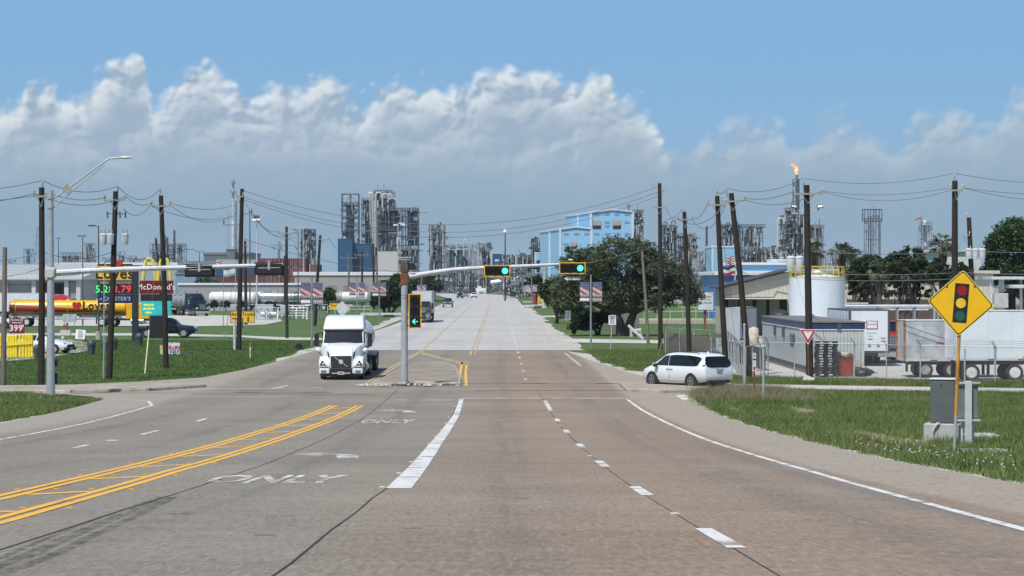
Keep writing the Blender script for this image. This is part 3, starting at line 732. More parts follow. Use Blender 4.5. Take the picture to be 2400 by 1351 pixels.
# ================================================================ OVERHEAD WIRES
def span(o, A, B, sag, r=.016, n=14):
    A, B = Vector(A), Vector(B)
    MB().tube([A.lerp(B, i/n)-Vector((0,0,4*sag*(i/n)*(1-i/n))) for i in range(n+1)], r, 5, False).build('wire', WIREM, o, smooth=True)
wl = thing('overhead_wires', 'black overhead wires strung along the left row of poles', 'wires', (0,0,0))
wr = thing('overhead_wires', 'black overhead wires strung along the right row of poles', 'wires', (0,0,0))
wx = thing('overhead_wires', 'long sagging wires crossing above the road from pole to pole', 'wires', (0,0,0))
Y1,Y2,Y3,Y4,Y5 = 121.4,130.9,146.2,185,222
for a, b, s in (((-180,446,118),(100,424,Y1),.25),((-180,478,118),(83,454,Y1),.25),((-180,474,118),(116,453,Y1),.2),((101,424,Y1),(277,437,Y2),.45),((116,453,Y1),(250,463,Y2),.25),((84,454,Y1),(294,461,Y2),.55),
    ((277,437,Y2),(376,444,Y3),.7),((295,461,Y2),(358,475,Y3),.3),((290,490,Y2),(357,476,Y3),.55),((399,476,Y3),(553,480,Y4),.4),((398,480,Y3),(553,500,Y4),.9),((360,486,Y3),(555,506,Y4),.5),
    ((590,500,Y4),(652,543,Y5),.5),((590,505,Y4),(694,543,Y5),1.0),((571,470,Y4),(694,556,Y5),1.2),((694,545,Y5),(728,557,285),.3),((652,545,Y5),(772,559,285),1.0),
    ((-60,612,121),(98,590,Y1),.2),((-60,640,121),(98,628,Y1),.3),((98,590,Y1),(262,592,Y2),.35),((98,640,Y1),(265,604,Y2),.5),((262,592,Y2),(380,598,Y3),.35),((772,560,285),(818,604,470),.8),((772,560,285),(849,600,470),1.5),((818,604,470),(849,598,470),.4),((849,600,470),(875,580,450),.4)):
    span(wl, P(*a), P(*b), s)
for a, b, s in (((570,447,Y4),(1545,437,Y4-1),2.85),((571,462,Y4),(1530,455,Y4-1),2.9),((571,468,Y4),(1540,461,Y4-1),3.1),((571,560,Y4),(1547,575,Y4-1),2.6)):
    span(wx, P(*a), P(*b), s, .02, 30)
Yr = {1:183,2:154.5,3:137.5,4:133.8,5:130.9,6:129.2}
for a, b, s in (((1703,441,Yr[4]),(1884,418,Yr[5]),.45),((1744,465,Yr[4]),(1861,449,Yr[5]),.2),((1743,468,Yr[4]),(1926,448,Yr[5]),.5),((1884,418,Yr[5]),(2238,406,Yr[6]),.42),((1926,448,Yr[5]),(2228,440,Yr[6]),.3),((1925,449,Yr[5]),(2229,446,Yr[6]),.55),
    ((2238,406,Yr[6]),(2560,428,128),.25),((2256,440,Yr[6]),(2560,452,128),.2),((2256,440,Yr[6]),(2560,470,128),.3),((1680,447,Yr[3]),(1703,441,Yr[4]),.25),((1602,488,Yr[2]),(1560,515,170),.2),((1622,512,Yr[2]),(1660,476,Yr[3]),.35),((1589,512,Yr[2]),(1701,478,Yr[3]),.75),((1622,514,Yr[2]),(1702,480,Yr[3]),1.0),
    ((1560,488,Yr[1]),(1589,514,Yr[2]),.3),((1507,595,180),(1610,640,Yr[2]),.5),((1610,640,Yr[2]),(1690,700,Yr[3]),.2),((1700,610,Yr[3]),(1859,640,205),.9),((1859,640,205),(1897,640,Yr[5]),.2),((1897,590,Yr[5]),(2240,592,Yr[6]),.12),((1897,641,Yr[5]),(2240,640,Yr[6]),.1),((1897,655,Yr[5]),(2240,654,Yr[6]),.1),((2240,586,Yr[6]),(2520,590,127),.1),((2240,638,Yr[6]),(2520,640,127),.1)):
    span(wr, P(*a), P(*b), s)
# ================================================================ SIGNALS
SIGY = mat('signal_border_yellow', (.86,.46,.02), .4, var=.05); LENSD = mat('dark_lens', (.03,.012,.01), .3)
GREENL = mat('lit_green_lens', (.1,.5,.4), .3, emit=(.10,1.0,.78), estr=1.15)
def signal(o, c, horiz, facing, lit, w=1.36, h=.60, border=True, arrow=False):
    "three-section head on a backplate, built facing -Y or +Y about point c"
    x, y, z = c; f = -1 if facing == '-Y' else 1
    W2, H2 = (w/2, h/2) if horiz else (h/2, w/2)
    hd = MB().bbox(x-W2*.9, x+W2*.9, y-.02 if f<0 else y-.2, y+.2 if f<0 else y+.02, z-H2*.82, z+H2*.82, .03).build('signal_head', BLACK, o)
    MB().bbox(x-W2, x+W2, y-.012+f*.03, y+.012+f*.03, z-H2, z+H2, .005).build('backplate', BLACK, hd)
    yf = y+f*.045
    if border:
        b = .05; m = MB()
        for q in ((x-W2,x+W2,z+H2-b,z+H2),(x-W2,x+W2,z-H2,z-H2+b),(x-W2,x-W2+b,z-H2+b,z+H2-b),(x+W2-b,x+W2,z-H2+b,z+H2-b)):
            m.box(q[0],q[1],min(yf,yf+f*.008),max(yf,yf+f*.008),q[2],q[3])
        m.build('reflective_border', SIGY, hd)
    for k in (-1,0,1):
        cx, cz = (x+k*w*.30, z) if horiz else (x, z-k*w*.30); r = min(h,w)*.27
        on = k == lit
        if not (on and arrow): MB().cyl((cx,yf,cz),(cx,yf+f*.02,cz),r,n=20).build('lens', GREENL if on else LENSD, hd)
        else:
            MB().prism([(cx-.15,cz),(cx-.01,cz+.15),(cx+.03,cz+.11),(cx-.05,cz+.022),(cx+.15,cz+.022),(cx+.15,cz-.022),(cx-.05,cz-.022),(cx+.03,cz-.11),(cx-.01,cz-.15)], yf, yf+f*.02).build('arrow_lens', GREENL, hd)
        V, F = [], []; n = 12                      # visor: open half tube above the lens
        for i in range(n+1):
            t = pi*(-.12+1.24*i/n)
            for d in (0, .2): V.append((cx+cos(t)*r*1.12, yf+f*d, cz+sin(t)*r*1.12))
        for i in range(n): F.append((2*i,2*i+1,2*i+3,2*i+2))
        MB().add(V, F).build('visor', BLACK, hd)
    return hd
sp = G(948,905); SY = sp.y
st = thing('signal_mast', 'grey signal mast on the median island with green arrow and rusty sleeve', 'traffic signal', sp)
LS = lambda px, py: P(px, py, SY)-sp
MB().cyl((0,0,.14),(0,0,LS(0,668).z),.19,.175,12).build('pole', GALV, st, smooth=True)
MB().bbox(-.28,.28,-.28,.28,.10,.16,.02).build('base_plate', RUST, st)
for sx in (-.2,.2):
    for sy in (-.2,.2): MB().cyl((sx,sy,.16),(sx,sy,.24),.03,n=6).build('anchor_bolt', RUST, st)
MB().bbox(-.20,.20,-.2,.2,LS(0,668).z,LS(0,640).z,.03).build('sleeve', RUST, st)
z0 = LS(0,640).z; MB().bbox(-.19,.21,-.19,.19,z0,z0+.62,.05).build('weathered_housing', mat('flaking_housing', (.10,.085,.06), .9, var=.6, scale=9, bump=.8, bscale=14), st)
MB().bbox(.22,.5,-.22,.22,z0+.14,z0+.52,.04).build('side_signal', BLACK, st)
MB().box(-.42,.38,-.03,.03,z0+.78,z0+.82).box(-.36,.3,-.05,.0,z0+.68,z0+.71).build('top_bracket', LGREY, st)
ap = [LS(x,y) for x,y in ((960,649),(985,644.5),(1020,638.5),(1060,633),(1100,630),(1140,628),(1200,625.5),(1260,622.5),(1312,620),(1330,619))]
MB().tube([Vector((p.x,.02,p.z)) for p in ap], [.135,.13,.12,.115,.11,.105,.095,.085,.075,.07], 10).build('mast_arm', LGREY, st, smooth=True)
for px, py in ((1165,635.5),(1341,629)):
    q = LS(px,py); signal(st, (q.x,-.22,q.z), True, '-Y', 1); MB().box(q.x-.05,q.x+.05,-.05,.12,q.z-.1,q.z+.42).build('arm_clamp', MGREY, st)
q = LS(1165,612); MB().bbox(q.x-.12,q.x+.12,-.1,.1,q.z-.05,q.z+.07,.02).build('camera_box', LGREY, st)
q = LS(1341,610); MB().ball((q.x-.08,0,q.z), (.14,.1,.06)).build('sensor', LGREY, st)
q = LS(973,729.5); signal(st, (q.x,-.25,q.z), False, '-Y', 1, 1.78, .66, arrow=True)
for dz in (-.75,.75): MB().box(.1,q.x,-.1,.0,q.z+dz-.03,q.z+dz+.03).build('signal_bracket', BLACK, st)
for py in (693,700,766,772): q2 = LS(948,py); MB().cyl((0,0,q2.z),(0,0,q2.z+.025),.187,n=12).build('strap', MGREY, st)
q = LS(1341,653)
ow = MB().bbox(q.x-.47,q.x+.47,-.16,-.14,q.z-.16,q.z+.16,.003).build('one_way_sign', BLACK, st)
MB().prism([(q.x-.43,q.z),(q.x-.22,q.z+.125),(q.x-.22,q.z+.08),(q.x+.42,q.z+.08),(q.x+.42,q.z-.08),(q.x-.22,q.z-.08),(q.x-.22,q.z-.125)], -.165,-.16).build('arrow_panel', WHITE, ow)
text('sign_lettering', 'ONE WAY', .15, BLACK, ow, (q.x+.09,-.168,q.z), sx=.95, bold=.004)
MB().box(q.x-.02,q.x+.02,-.14,-.1,q.z+.1,q.z+.3).build('sign_hanger', MGREY, ow)
lp = G(120,926); LY = lp.y
ls = thing('signal_mast', 'tall silver mast arm at left with luminaire and two signals seen from behind', 'traffic signal', lp)
LL = lambda px, py: P(px, py, LY)-lp
MB().cyl((0,0,-.1),(0,0,LL(0,447).z),.205,.13,12).build('pole', GALV, ls, smooth=True)
MB().bbox(-.24,.24,-.22,.22,LL(0,652).z,LL(0,628).z,.03).build('arm_flange', LGREY, ls); 
q = LL(0,640); MB().bbox(.12,.24,-.3,-.1,q.z-.18,q.z+.16,.02).build('junction_box', mat('tan_paint', (.45,.36,.2), .5), ls)
MB().tube([Vector((LL(x,y).x,0,LL(x,y).z)) for x,y in ((130,640),(220,634.5),(330,630.5),(450,627),(560,624),(664,620.5))], [.14,.13,.12,.105,.09,.07], 10).build('mast_arm', LGREY, ls, smooth=True)
for px, py in ((468,634.5),(631,630)):
    q = LL(px,py); signal(ls, (q.x,.1,q.z), True, '+Y', 9, 1.40, .60, border=False)
    MB().box(q.x-.05,q.x+.05,-.12,.08,q.z-.05,q.z+.36).build('arm_clamp', GALV, ls); MB().tube([(q.x-.5,-.1,q.z+.02),(q.x+.5,-.1,q.z+.04)], .02, 5).build('conduit', MGREY, ls)
q = LL(248,623); MB().cyl((q.x,0,q.z-.3),(q.x,0,q.z+.1),.025,n=6).build('sensor', LGREY, ls)
MB().tube([Vector((LL(x,y).x,0,LL(x,y).z)) for x,y in ((126,466),(180,428),(225,395),(245,380),(258,372),(280,370.5))], .042, 8).build('luminaire_arm', GALV, ls, smooth=True)
MB().tube([Vector((LL(x,y).x,0,LL(x,y).z)) for x,y in ((126,488),(180,440),(243,388))], .03, 8).build('luminaire_brace', GALV, ls, smooth=True)
q = LL(295,370); MB().ball((q.x,0,q.z), (.36,.14,.07), 14, 6).build('luminaire', LGREY, ls, smooth=True)
for py in (464,486): MB().cyl((0,0,LL(0,py).z-.06),(0,0,LL(0,py).z+.06),.17,n=12).build('arm_collar', GALV, ls)
q = LL(158.5,443.5); MB().prism([(q.x-.24,q.z),(q.x,q.z+.24),(q.x+.24,q.z),(q.x,q.z-.24)], -.06, -.045).build('diamond_plate', mat('plate_back', (.36,.34,.28), .6, .2), ls)
for py, h in ((860,.35),(900,.5)): q = LL(128,py); MB().box(.16,.3,.05,.25,q.z,q.z+h).build('push_button_box', BLACK, ls)
# far signal gantry over the next crossing
fy = 465; fp = Vector((PX(1277,fy), fy, 0)); fs = thing('signal_mast', 'distant signal mast with black heads near the light blue building', 'traffic signal', fp)
LF = lambda px, py: P(px, py, fy)-fp
MB().cyl((0,0,1.0),(0,0,LF(0,615).z),.42,.34,12).build('pole', GALV, fs, smooth=True); MB().cyl((0,0,0),(0,0,1.9),.6,n=14).build('footing', CONCL, fs)
MB().tube([LF(1277,625),LF(1240,622)], .14, 8).build('mast_arm', DGREY, fs)
for px in (1240,1261):
    q = LF(px,625); signal(fs, (q.x,-.2,q.z), False, '-Y', 9, 2.4, .62, False)
q = LF(1251,623); MB().bbox(q.x-1.3,q.x+1.3,-.5,-.45,q.z-.75,q.z+.45,.02).build('signal_panel', BLACK, fs)
# ================================================================ SIGNS AND STREET FURNITURE
def rrect(x0, x1, z0, z1, r=.04, n=3):
    pts = []
    for cx, cz, a in ((x1-r,z1-r,0),(x0+r,z1-r,90),(x0+r,z0+r,180),(x1-r,z0+r,270)):
        for i in range(n+1): t = radians(a+90*i/n); pts.append((cx+r*cos(t), cz+r*sin(t)))
    return pts
def rot2(pts, a, c=(0,0)): return [(c[0]+(x-c[0])*cos(a)-(z-c[1])*sin(a), c[1]+(x-c[0])*sin(a)+(z-c[1])*cos(a)) for x,z in pts]
# signal-ahead diamond
sb = G(2236,1064); SgY = sb.y; LD = lambda px, py: P(px, py, SgY)-sb
sg = thing('warning_sign', 'yellow diamond warning sign with traffic light symbol in the right verge', 'road sign', sb)
c0 = LD(2252,711); cx, cz = c0.x, c0.z; tilt = radians(-4.5)
ORP = mat('orange_post', (.52,.24,.045), .6, var=.3, scale=4)
pm = LD(2242,970); pt = LD(2249,780)
MB().tube([(0,0,-.3),(pm.x,0,pm.z)], .036, 10).build('post_stub', GALV, sg, smooth=True); MB().tube([(pm.x,0,pm.z-.02),(pt.x,0,pt.z),(cx+.03,0,cz+.3)], .042, 10).build('post', ORP, sg, smooth=True)
R_ = 76.5/FP*SgY
def diam(h, r): return rot2(rot2(rrect(cx-h, cx+h, cz-h, cz+h, r), pi/4, (cx,cz)), tilt, (cx,cz))
k = R_/sqrt(2)*1.035
plate = MB().prism(diam(k,.07), -.058, -.052).build('plate', mat('sign_yellow_edge', (.78,.62,.12), .5), sg)
MB().prism(diam(k*.965,.06), -.060, -.0585).build('black_border', BLACK, plate); MB().prism(diam(k*.925,.05), -.062, -.0605).build('yellow_face', mat('sign_yellow', (.90,.50,.012), .45, var=.03), plate)
hb = LD(2252+16.5,711-43); 
bp = rot2([(cx-.16,cz-.44),(cx+.16,cz-.44),(cx+.16,cz+.44),(cx-.16,cz+.44)], tilt, (cx,cz)); MB().prism(bp, -.064, -.0625).build('symbol_housing', BLACK, plate)
for k2, col in ((.285,mat('symbol_red',(.28,.012,.008),.5)),(0,mat('symbol_yellow',(.92,.55,.03),.5)),(-.285,mat('symbol_green',(.015,.10,.07),.5))):
    q = rot2([(cx,cz+k2)], tilt, (cx,cz))[0]; MB().cyl((q[0],-.0645,q[1]),(q[0],-.066,q[1]),.113,n=24).build('symbol_disc', col, plate)
for s_ in (-1,1): MB().box(cx+s_*.31-.02,cx+s_*.31+.02,-.065,-.062,cz+.34,cz+.40).build('bolt_mark', RUST, plate)
# signal controller cabinet
cb = G(2212,1034); CY = cb.y; sc_ = CY/FP
STEEL = mat('brushed_cabinet', (.20,.21,.20), .38, .55, var=.12, scale=2, stretch=(1,1,6)); STEELD = mat('cabinet_side', (.17,.185,.18), .38, .55, var=.12)
cab = thing('control_cabinet', 'grey metal signal cabinet on a concrete block in the right verge', 'cabinet', cb, radians(-21))
MB().bbox(-.46,.46,-.36,.40,-.3,.47,.03).build('concrete_base', mat('base_block', (.40,.39,.39), .85, var=.15, scale=3, bump=.3), cab)
body = MB().bbox(-.30,.36,-.25,.30,.47,1.62,.015).build('cabinet_body', STEEL, cab)
MB().bbox(-.33,.39,-.29,.33,1.62,1.66,.01).build('roof', LGREY, cab)
MB().bbox(-.28,.34,-.268,-.252,.50,1.58,.008).build('door', STEELD, body); MB().cyl((.0,-.3,1.5),(.0,-.26,1.5),.02,n=8).build('padlock', DGREY, body)
MB().bbox(-.312,-.301,-.1,.12,1.26,1.40,.003).build('sticker', WHITE, body); MB().bbox(-.312,-.301,-.02,.04,1.06,1.24,.003).build('warning_sticker', mat('sticker_yellow', (.7,.55,.05), .5), body)
MB().tube([(-.12,-.40,.47),(-.02,-.39,.50),(-.10,-.42,.44),(-.16,-.41,.36),(-.19,-.42,.28)], .025, 6).build('rope', mat('rag', (.6,.58,.54), .9), cab)
mp_ = G(2271,1044); mpost = thing('meter_post', 'galvanised meter post with box right beside the signal cabinet', 'post', mp_)
sM = mp_.y/FP; MB().bbox(-.085,.085,-.05,.05,-.2,150*sM,.01).build('post', LGREY, mpost); MB().bbox(-.26,.26,.05,.2,62*sM,140*sM,.02).build('meter_box', mat('meter_box', (.20,.21,.20), .5, .2), mpost)
MB().tube([(-.14,.1,0),(-.14,.1,62*sM)], .03, 6).build('conduit', LGREY, mpost)
MB().tube([(.14,.1,0),(.14,.1,62*sM)], .03, 6).build('conduit', LGREY, mpost)
for dz in (58,146): MB().box(-.3,.3,-.02,.05,dz*sM-.02,dz*sM+.02).build('strut', LGREY, mpost)
MB().cyl((-.06,.15,146*sM),(-.06,.15,2.4),.02,n=6).build('aerial_mast', GALV, mpost)
g_ = G(2298,1030); one('ground_box', MB().bbox(-.45,.45,-.5,.5,-.1,.14,.03), CONCL, 'white concrete pull box beside the meter post', 'ground box', (g_.x,g_.y,g_.z))
g_ = G(2318,1062); one('ground_box', MB().bbox(-.55,.5,-.5,.6,-.1,.06,.03), CONCL, 'flat concrete slab lying in the grass right of the diamond sign', 'ground box', (g_.x,g_.y,g_.z), .15)
g_ = G(2045,1046); one('rusty_pipe', MB().tube([(-.28,.1,.05),(0,0,.05),(.3,-.1,.0)], .04, 8), RUST, 'rusty pipe half buried at the grass edge', 'pipe', (g_.x,g_.y,g_.z))
def post_sign(name, label, base, top_py, cpx, cpy, poly, m, post_m=GALV, pr=.03, cat='road sign', group=None, Y=None, th=.012):
    b = G(*base) if Y is None else Vector((PX(base[0],Y),Y,gz(Y))); Lq = lambda px, py: P(px, py, b.y)-b
    o = thing(name, label, cat, b, 0, group); t_ = Lq(base[0] if abs(cpx-base[0])>40 else cpx, top_py)
    MB().tube([(0,0,-.3),(t_.x,0,t_.z)], pr, 8).build('post', post_m, o)
    c = Lq(cpx, cpy); pl = MB().prism([(c.x+x,c.z+z) for x,z in poly], -.05-th, -.05).build('plate', m, o)
    return o, pl, c, Lq
tri = lambda r: [(-r,r*.55),(r,r*.55),(.03,-r*1.15),(-.03,-r*1.15)]
o, pl, c, _ = post_sign('yield_sign', 'red and white triangular yield sign in front of the floodlight pole', (1896,892), 772, 1894, 784, tri(.46), RED, RUST, .035)
MB().prism([(c.x+x,c.z+z) for x,z in [(-.46,.27),(.46,.27),(.02,-.55),(-.02,-.55)]], -.064,-.0625).build('border', WHITE, pl)
MB().prism([(c.x+x*.96,c.z+z*.955+.003) for x,z in tri(.44)], -.066,-.0645).build('red_face', RED, pl)
MB().prism([(c.x+x*.58,c.z+z*.56+.02) for x,z in tri(.46)], -.068,-.0665).build('white_field', WHITE, pl)
text('sign_lettering', 'YIELD', .1, RED, pl, (c.x,-.0695,c.z+.1), ext=.001)
o, pl, c, _ = post_sign('speed_limit_sign', 'white speed limit 55 sign on a slim post before the oak', (1431,818), 738, 1435, 750.5, rrect(-.30,.30,-.38,.38,.04), WHITE, LGREY)
for s_, z, sz in (('SPEED',.25,.17),('LIMIT',.09,.17),('55',-.17,.34)): text('sign_lettering', s_, sz, BLACK, pl, (c.x,-.066,c.z+z), ext=.002, bold=.006)
o, pl, c, _ = post_sign('notice_sign', 'white notice with lines of text on a yellow post right of the far road', (1335,787), 728, 1331, 740, rrect(-.28,.28,-.48,.48,.03), WHITE, mat('yellow_post',(.6,.55,.08),.5), .025)
for k in range(4): scribble('sign_lettering', ((.14,.18),(.30,),(.1,.2),(.16,))[k], .06, MGREY, pl, (c.x,-.066,c.z+.32-.2*k))
o, pl, c, _ = post_sign('notice_sign', 'tall narrow rusty notice with red shield by the fence corner', (1768,922), 830, 1768, 858, rrect(-.085,.085,-.26,.26,.02), mat('faded_white',(.62,.60,.56),.6,dirt=.4), RUST, .04)
MB().prism([(c.x-.06,c.z-.05),(c.x+.06,c.z-.05),(c.x+.05,c.z-.17),(c.x,c.z-.22),(c.x-.05,c.z-.17)], -.066,-.063).build('shield', RED, pl)
MB().prism(rrect(c.x-.085,c.x+.085,c.z+.34,c.z+.62,.02), -.062,-.05).build('upper_plate', mat('faded_white'), o); text('sign_lettering', 'A', .16, RUST, o, (c.x,-.066,c.z+.5), ext=.002)
for px, by, ty, lab, r in ((1790,932,813,'grey steel fence corner post at the slip road',.06),(1745,908,762,'tall thin steel pole left of the fence notice',.055)):
    b = G(px,by); one('steel_post', MB().tube([(0,0,-.2),(0,0,(by-ty)*b.y/FP)],r,10).ball((0,0,(by-ty)*b.y/FP),r*1.3,10,6), GALV, lab, 'post', b, smooth=True)
b = G(1588,822); o = thing('pole_number', 'white ladder-like tag strip standing at the oak pole', 'marker', b)   # white tag strip beside the pole
for k in range(6): MB().box(-.13,.13,-.02,.02,.1+.17*k,.2+.17*k).build('tag_plate', WHITE, o)
MB().box(-.15,.15,.02,.05,0,1.1).build('backing', LGREY, o)
# route-shield seen from behind, small yellow truck sign
o, pl, c, _ = post_sign('sign_back', 'pale grey shield-shaped sign back above the white tanker cab', (802,798), 706, 802, 724, [(-.62,.1),(0,.72),(.62,.1),(.62,-.1),(.05,-.72),(-.05,-.72)], mat('sign_back_grey',(.56,.58,.6),.5,.1), GALV, .04, Y=215)
o, pl, c, _ = post_sign('direction_sign', 'small yellow Truck sign half hidden behind the sign back', (786,790), 712, 786, 718, rrect(-.70,.75,-.42,.36,.03), YELLOW, GALV, .04, Y=290)
text('sign_lettering', 'Truck', .5, BLACK, pl, (c.x,-.066,c.z+.05), ext=.002, bold=.01)
# Auto / Trucks sign
o, pl, c, Lq = post_sign('direction_sign', 'yellow Auto and Trucks direction sign beside the tall pole', (569,767), 745, 569, 743.5, rrect(-1.42,1.42,-.70,.70,.05), BLACK, DGREY, .09, Y=272)
MB().prism(rrect(c.x-1.36,c.x+1.36,c.z-.64,c.z+.64,.04), -.064,-.0625).build('yellow_face', mat('sign_amber',(.80,.47,.03),.5), pl)
text('sign_lettering', 'Auto', .52, BLACK, pl, (c.x-.78,-.067,c.z+.32), ext=.002, bold=.012); text('sign_lettering', 'Trucks', .50, BLACK, pl, (c.x+.68,-.067,c.z+.32), ext=.002, bold=.012)
for poly in ([(-1.22,-.22),(-.95,-.04),(-.95,-.14),(-.35,-.14),(-.35,-.30),(-.95,-.30),(-.95,-.40)], [(.55,-.56),(.75,-.56),(.72,-.2),(.82,-.2),(.65,.08),(.48,-.2),(.58,-.2)]):
    MB().prism([(c.x+x,c.z+z) for x,z in poly], -.068,-.066).build('arrow', BLACK, pl)
# ---------------- fuel price sign
fy = 211; fb = Vector((PX(315,fy),fy,0)); fs = thing('fuel_price_sign', 'tall fuel price sign with yellow top panel and dark pillar', 'price sign', fb)
LF = lambda px, py: P(px, py, fy)-fb
NAVY = mat('navy_panel', (.008,.022,.085), .4); LEDG = mat('led_green', (.02,.4,.08), .5, emit=(.03,.9,.12), estr=.9); LEDR = mat('led_red', (.4,.02,.02), .5, emit=(1.0,.05,.05), estr=.8); CREAM = mat('cream_letters', (.62,.55,.42), .5)
def panel(o, L, x0, x1, y0, y1, m, name='panel', d=.5, y=0):
    a, b = L(x0,y1), L(x1,y0); return MB().bbox(a.x,b.x,y-d/2,y+d/2,a.z,b.z,.02).build(name, m, o)
panel(fs, LF, 311, 325, 622, 802, mat('charcoal_pillar',(.022,.024,.03),.5), 'pillar', .55)
panel(fs, LF, 231, 310.5, 619, 624, BLACK, 'cap', .5)
yp = panel(fs, LF, 231, 310.5, 624, 657, mat('price_sign_yellow',(.80,.45,.02),.45), 'logo_panel', .5)
text('sign_lettering', 'Loves', 1.42, BLACK, yp, tuple(LF(270,642)+Vector((0,-.27,0))), bold=.03)
hx = LF(280,617); hp = [(0,-.55),(.42,-.1),(.46,.18),(.3,.36),(.12,.34),(0,.2),(-.12,.34),(-.3,.36),(-.46,.18),(-.42,-.1)]
MB().prism([(hx.x+x*.85,hx.z+z*.85) for x,z in hp], -.34, -.27).build('heart_emblem', mat('heart_red',(.45,.03,.02),.4), yp)
gp_ = panel(fs, LF, 231, 310.5, 657.5, 690, BLACK, 'price_panel', .48)
text('sign_lettering', 'DIESEL', .28, CREAM, gp_, tuple(LF(247,663)+Vector((0,-.26,0)))); text('sign_lettering', 'UNLEADED', .28, CREAM, gp_, tuple(LF(291,663)+Vector((0,-.26,0))))
text('price_digits', '5.28', .92, LEDG, gp_, tuple(LF(247,679)+Vector((0,-.26,0))), bold=.012); text('price_digits', '3.79', .92, LEDR, gp_, tuple(LF(288,679)+Vector((0,-.26,0))), bold=.012); text('price_digits', '9', .36, LEDR, gp_, tuple(LF(307,673)+Vector((0,-.26,0))))
np_ = panel(fs, LF, 231, 310.5, 690.5, 711, NAVY, 'restaurant_panel', .46); text('sign_lettering', "CHESTER'S", .50, mat('pale_blue_letters',(.5,.55,.6),.5), np_, tuple(LF(276,701)+Vector((0,-.25,0)))); text('sign_lettering', '<', .5, mat('pale_blue_letters'), np_, tuple(LF(238,702)+Vector((0,-.25,0))))
# ---------------- restaurant sign with yellow arches
my = 224; mbp = Vector((PX(366,my),my,0)); ms = thing('restaurant_sign', 'restaurant sign with yellow arches, red panel and turquoise screen', 'sign', mbp)
LM = lambda px, py: P(px, py, my)-mbp
panel(ms, LM, 352, 382, 740, 800, BLACK, 'pedestal', .8); panel(ms, LM, 331, 404, 690, 706, BLACK, 'frame', .5)
rp = panel(ms, LM, 329, 406, 658, 689, mat('deep_red',(.16,.008,.014),.45), 'name_panel', .6)
text('sign_lettering', "McDonald's", .74, WHITE, rp, tuple(LM(367.5,673.5)+Vector((0,-.32,0))), bold=.008)
GOLD = mat('arch_yellow', (.72,.60,.10), .4, var=.05); am = MB()
for a0, a1 in ((336,366),(371,401)):
    pts = []; half = (a1-a0)/2
    for i in range(17):
        t = -1+2*i/16; px = (a0+a1)/2+half*(abs(t)**.72)*(1 if t>0 else -1); py = 608+(abs(t)**2.6)*52; q = LM(px,py); pts.append((q.x,-.05,q.z))
    MB().tube(pts, .17, 8).build('arch', GOLD, ms, smooth=True)
tq = panel(ms, LM, 333, 401, 706, 740, mat('turquoise_screen',(.02,.28,.30),.4,var=.3,scale=2,emit=(.02,.42,.45),estr=.55), 'led_screen', .5)
SCR = mat('screen_yellow',(.6,.6,.1),.5,emit=(.55,.6,.08),estr=.5); 
for k in range(3): scribble('screen_text', ((.5,.4),(.3,.7),(.6,))[k], .2, SCR, tq, tuple(LM(350,715+9*k)+Vector((0,-.26,0))))
MB().ball(LM(388,725)+Vector((0,-.25,0)), (.28,.05,.34)).build('screen_picture', mat('screen_orange',(.5,.15,.03),.5,emit=(.6,.15,.03),estr=.4), tq)
# ---------------- propane sign, bollards, bins, A-frames
py_ = 169; pb = Vector((PX(41,py_),py_,0)); ps = thing('propane_sign', 'small dark red propane price sign behind the yellow bollards', 'price sign', pb)
LPn = lambda px, py: P(px, py, py_)-pb
MB().cyl((0,.05,0),(0,.05,LPn(0,790).z),.05,n=8).build('post', RUST, ps)
pp = panel(ps, LPn, 23, 59, 747, 782, mat('dark_red',(.20,.012,.02),.5), 'panel', .06); text('price_digits', '399', .62, WHITE, pp, tuple(LPn(39,770)+Vector((0,-.04,0))), bold=.012); text('price_digits', '9', .28, WHITE, pp, tuple(LPn(55,765)+Vector((0,-.04,0))), bold=.01)
text('sign_lettering', 'PROPANE', .2, WHITE, pp, tuple(LPn(41,751)+Vector((0,-.04,0)))); scribble('sign_lettering', (.3,.4), .05, WHITE, pp, tuple(LPn(41,757)+Vector((0,-.04,0))))
BOLY = mat('bollard_yellow', (.78,.62,.03), .5, var=.08)
bol = thing('bollard_fence', 'row of yellow pipe bollards with a rail round the propane tank', 'bollards', Vector((PX(45,py_-2),py_-2,0)))
Lb = lambda px, py: P(px, py, py_-2)-bol.location
for i, px in enumerate((-4,2,21,27,33,39,48,56,63,70,76)):
    q = Lb(px, 833-(px/80*4)); MB().cyl((q.x,0,0),(q.x,0,Lb(px,789-px*.05).z),.10,n=10).ball((q.x,0,Lb(px,789-px*.05).z),(.1,.1,.07),10,6).build('bollard', BOLY, bol, smooth=True)
MB().obox(((Lb(-6,0).x+Lb(78,0).x)/2,-.14,Lb(0,806).z),(Lb(78,0).x-Lb(-6,0).x,.06,.2),0,0,radians(-4)).build('rail', BOLY, bol)
one('propane_tank', MB().tube([(-2.4,0,.9),(-2.3,0,.9),(1.1,0,.9),(1.25,0,.9)],[.2,.55,.55,.25],14), LGREY, 'grey horizontal propane tank behind the yellow bollards', 'tank', (PX(-8,171),171,0), smooth=True)
BINM = mat('bin_grey', (.055,.075,.085), .6, var=.15)
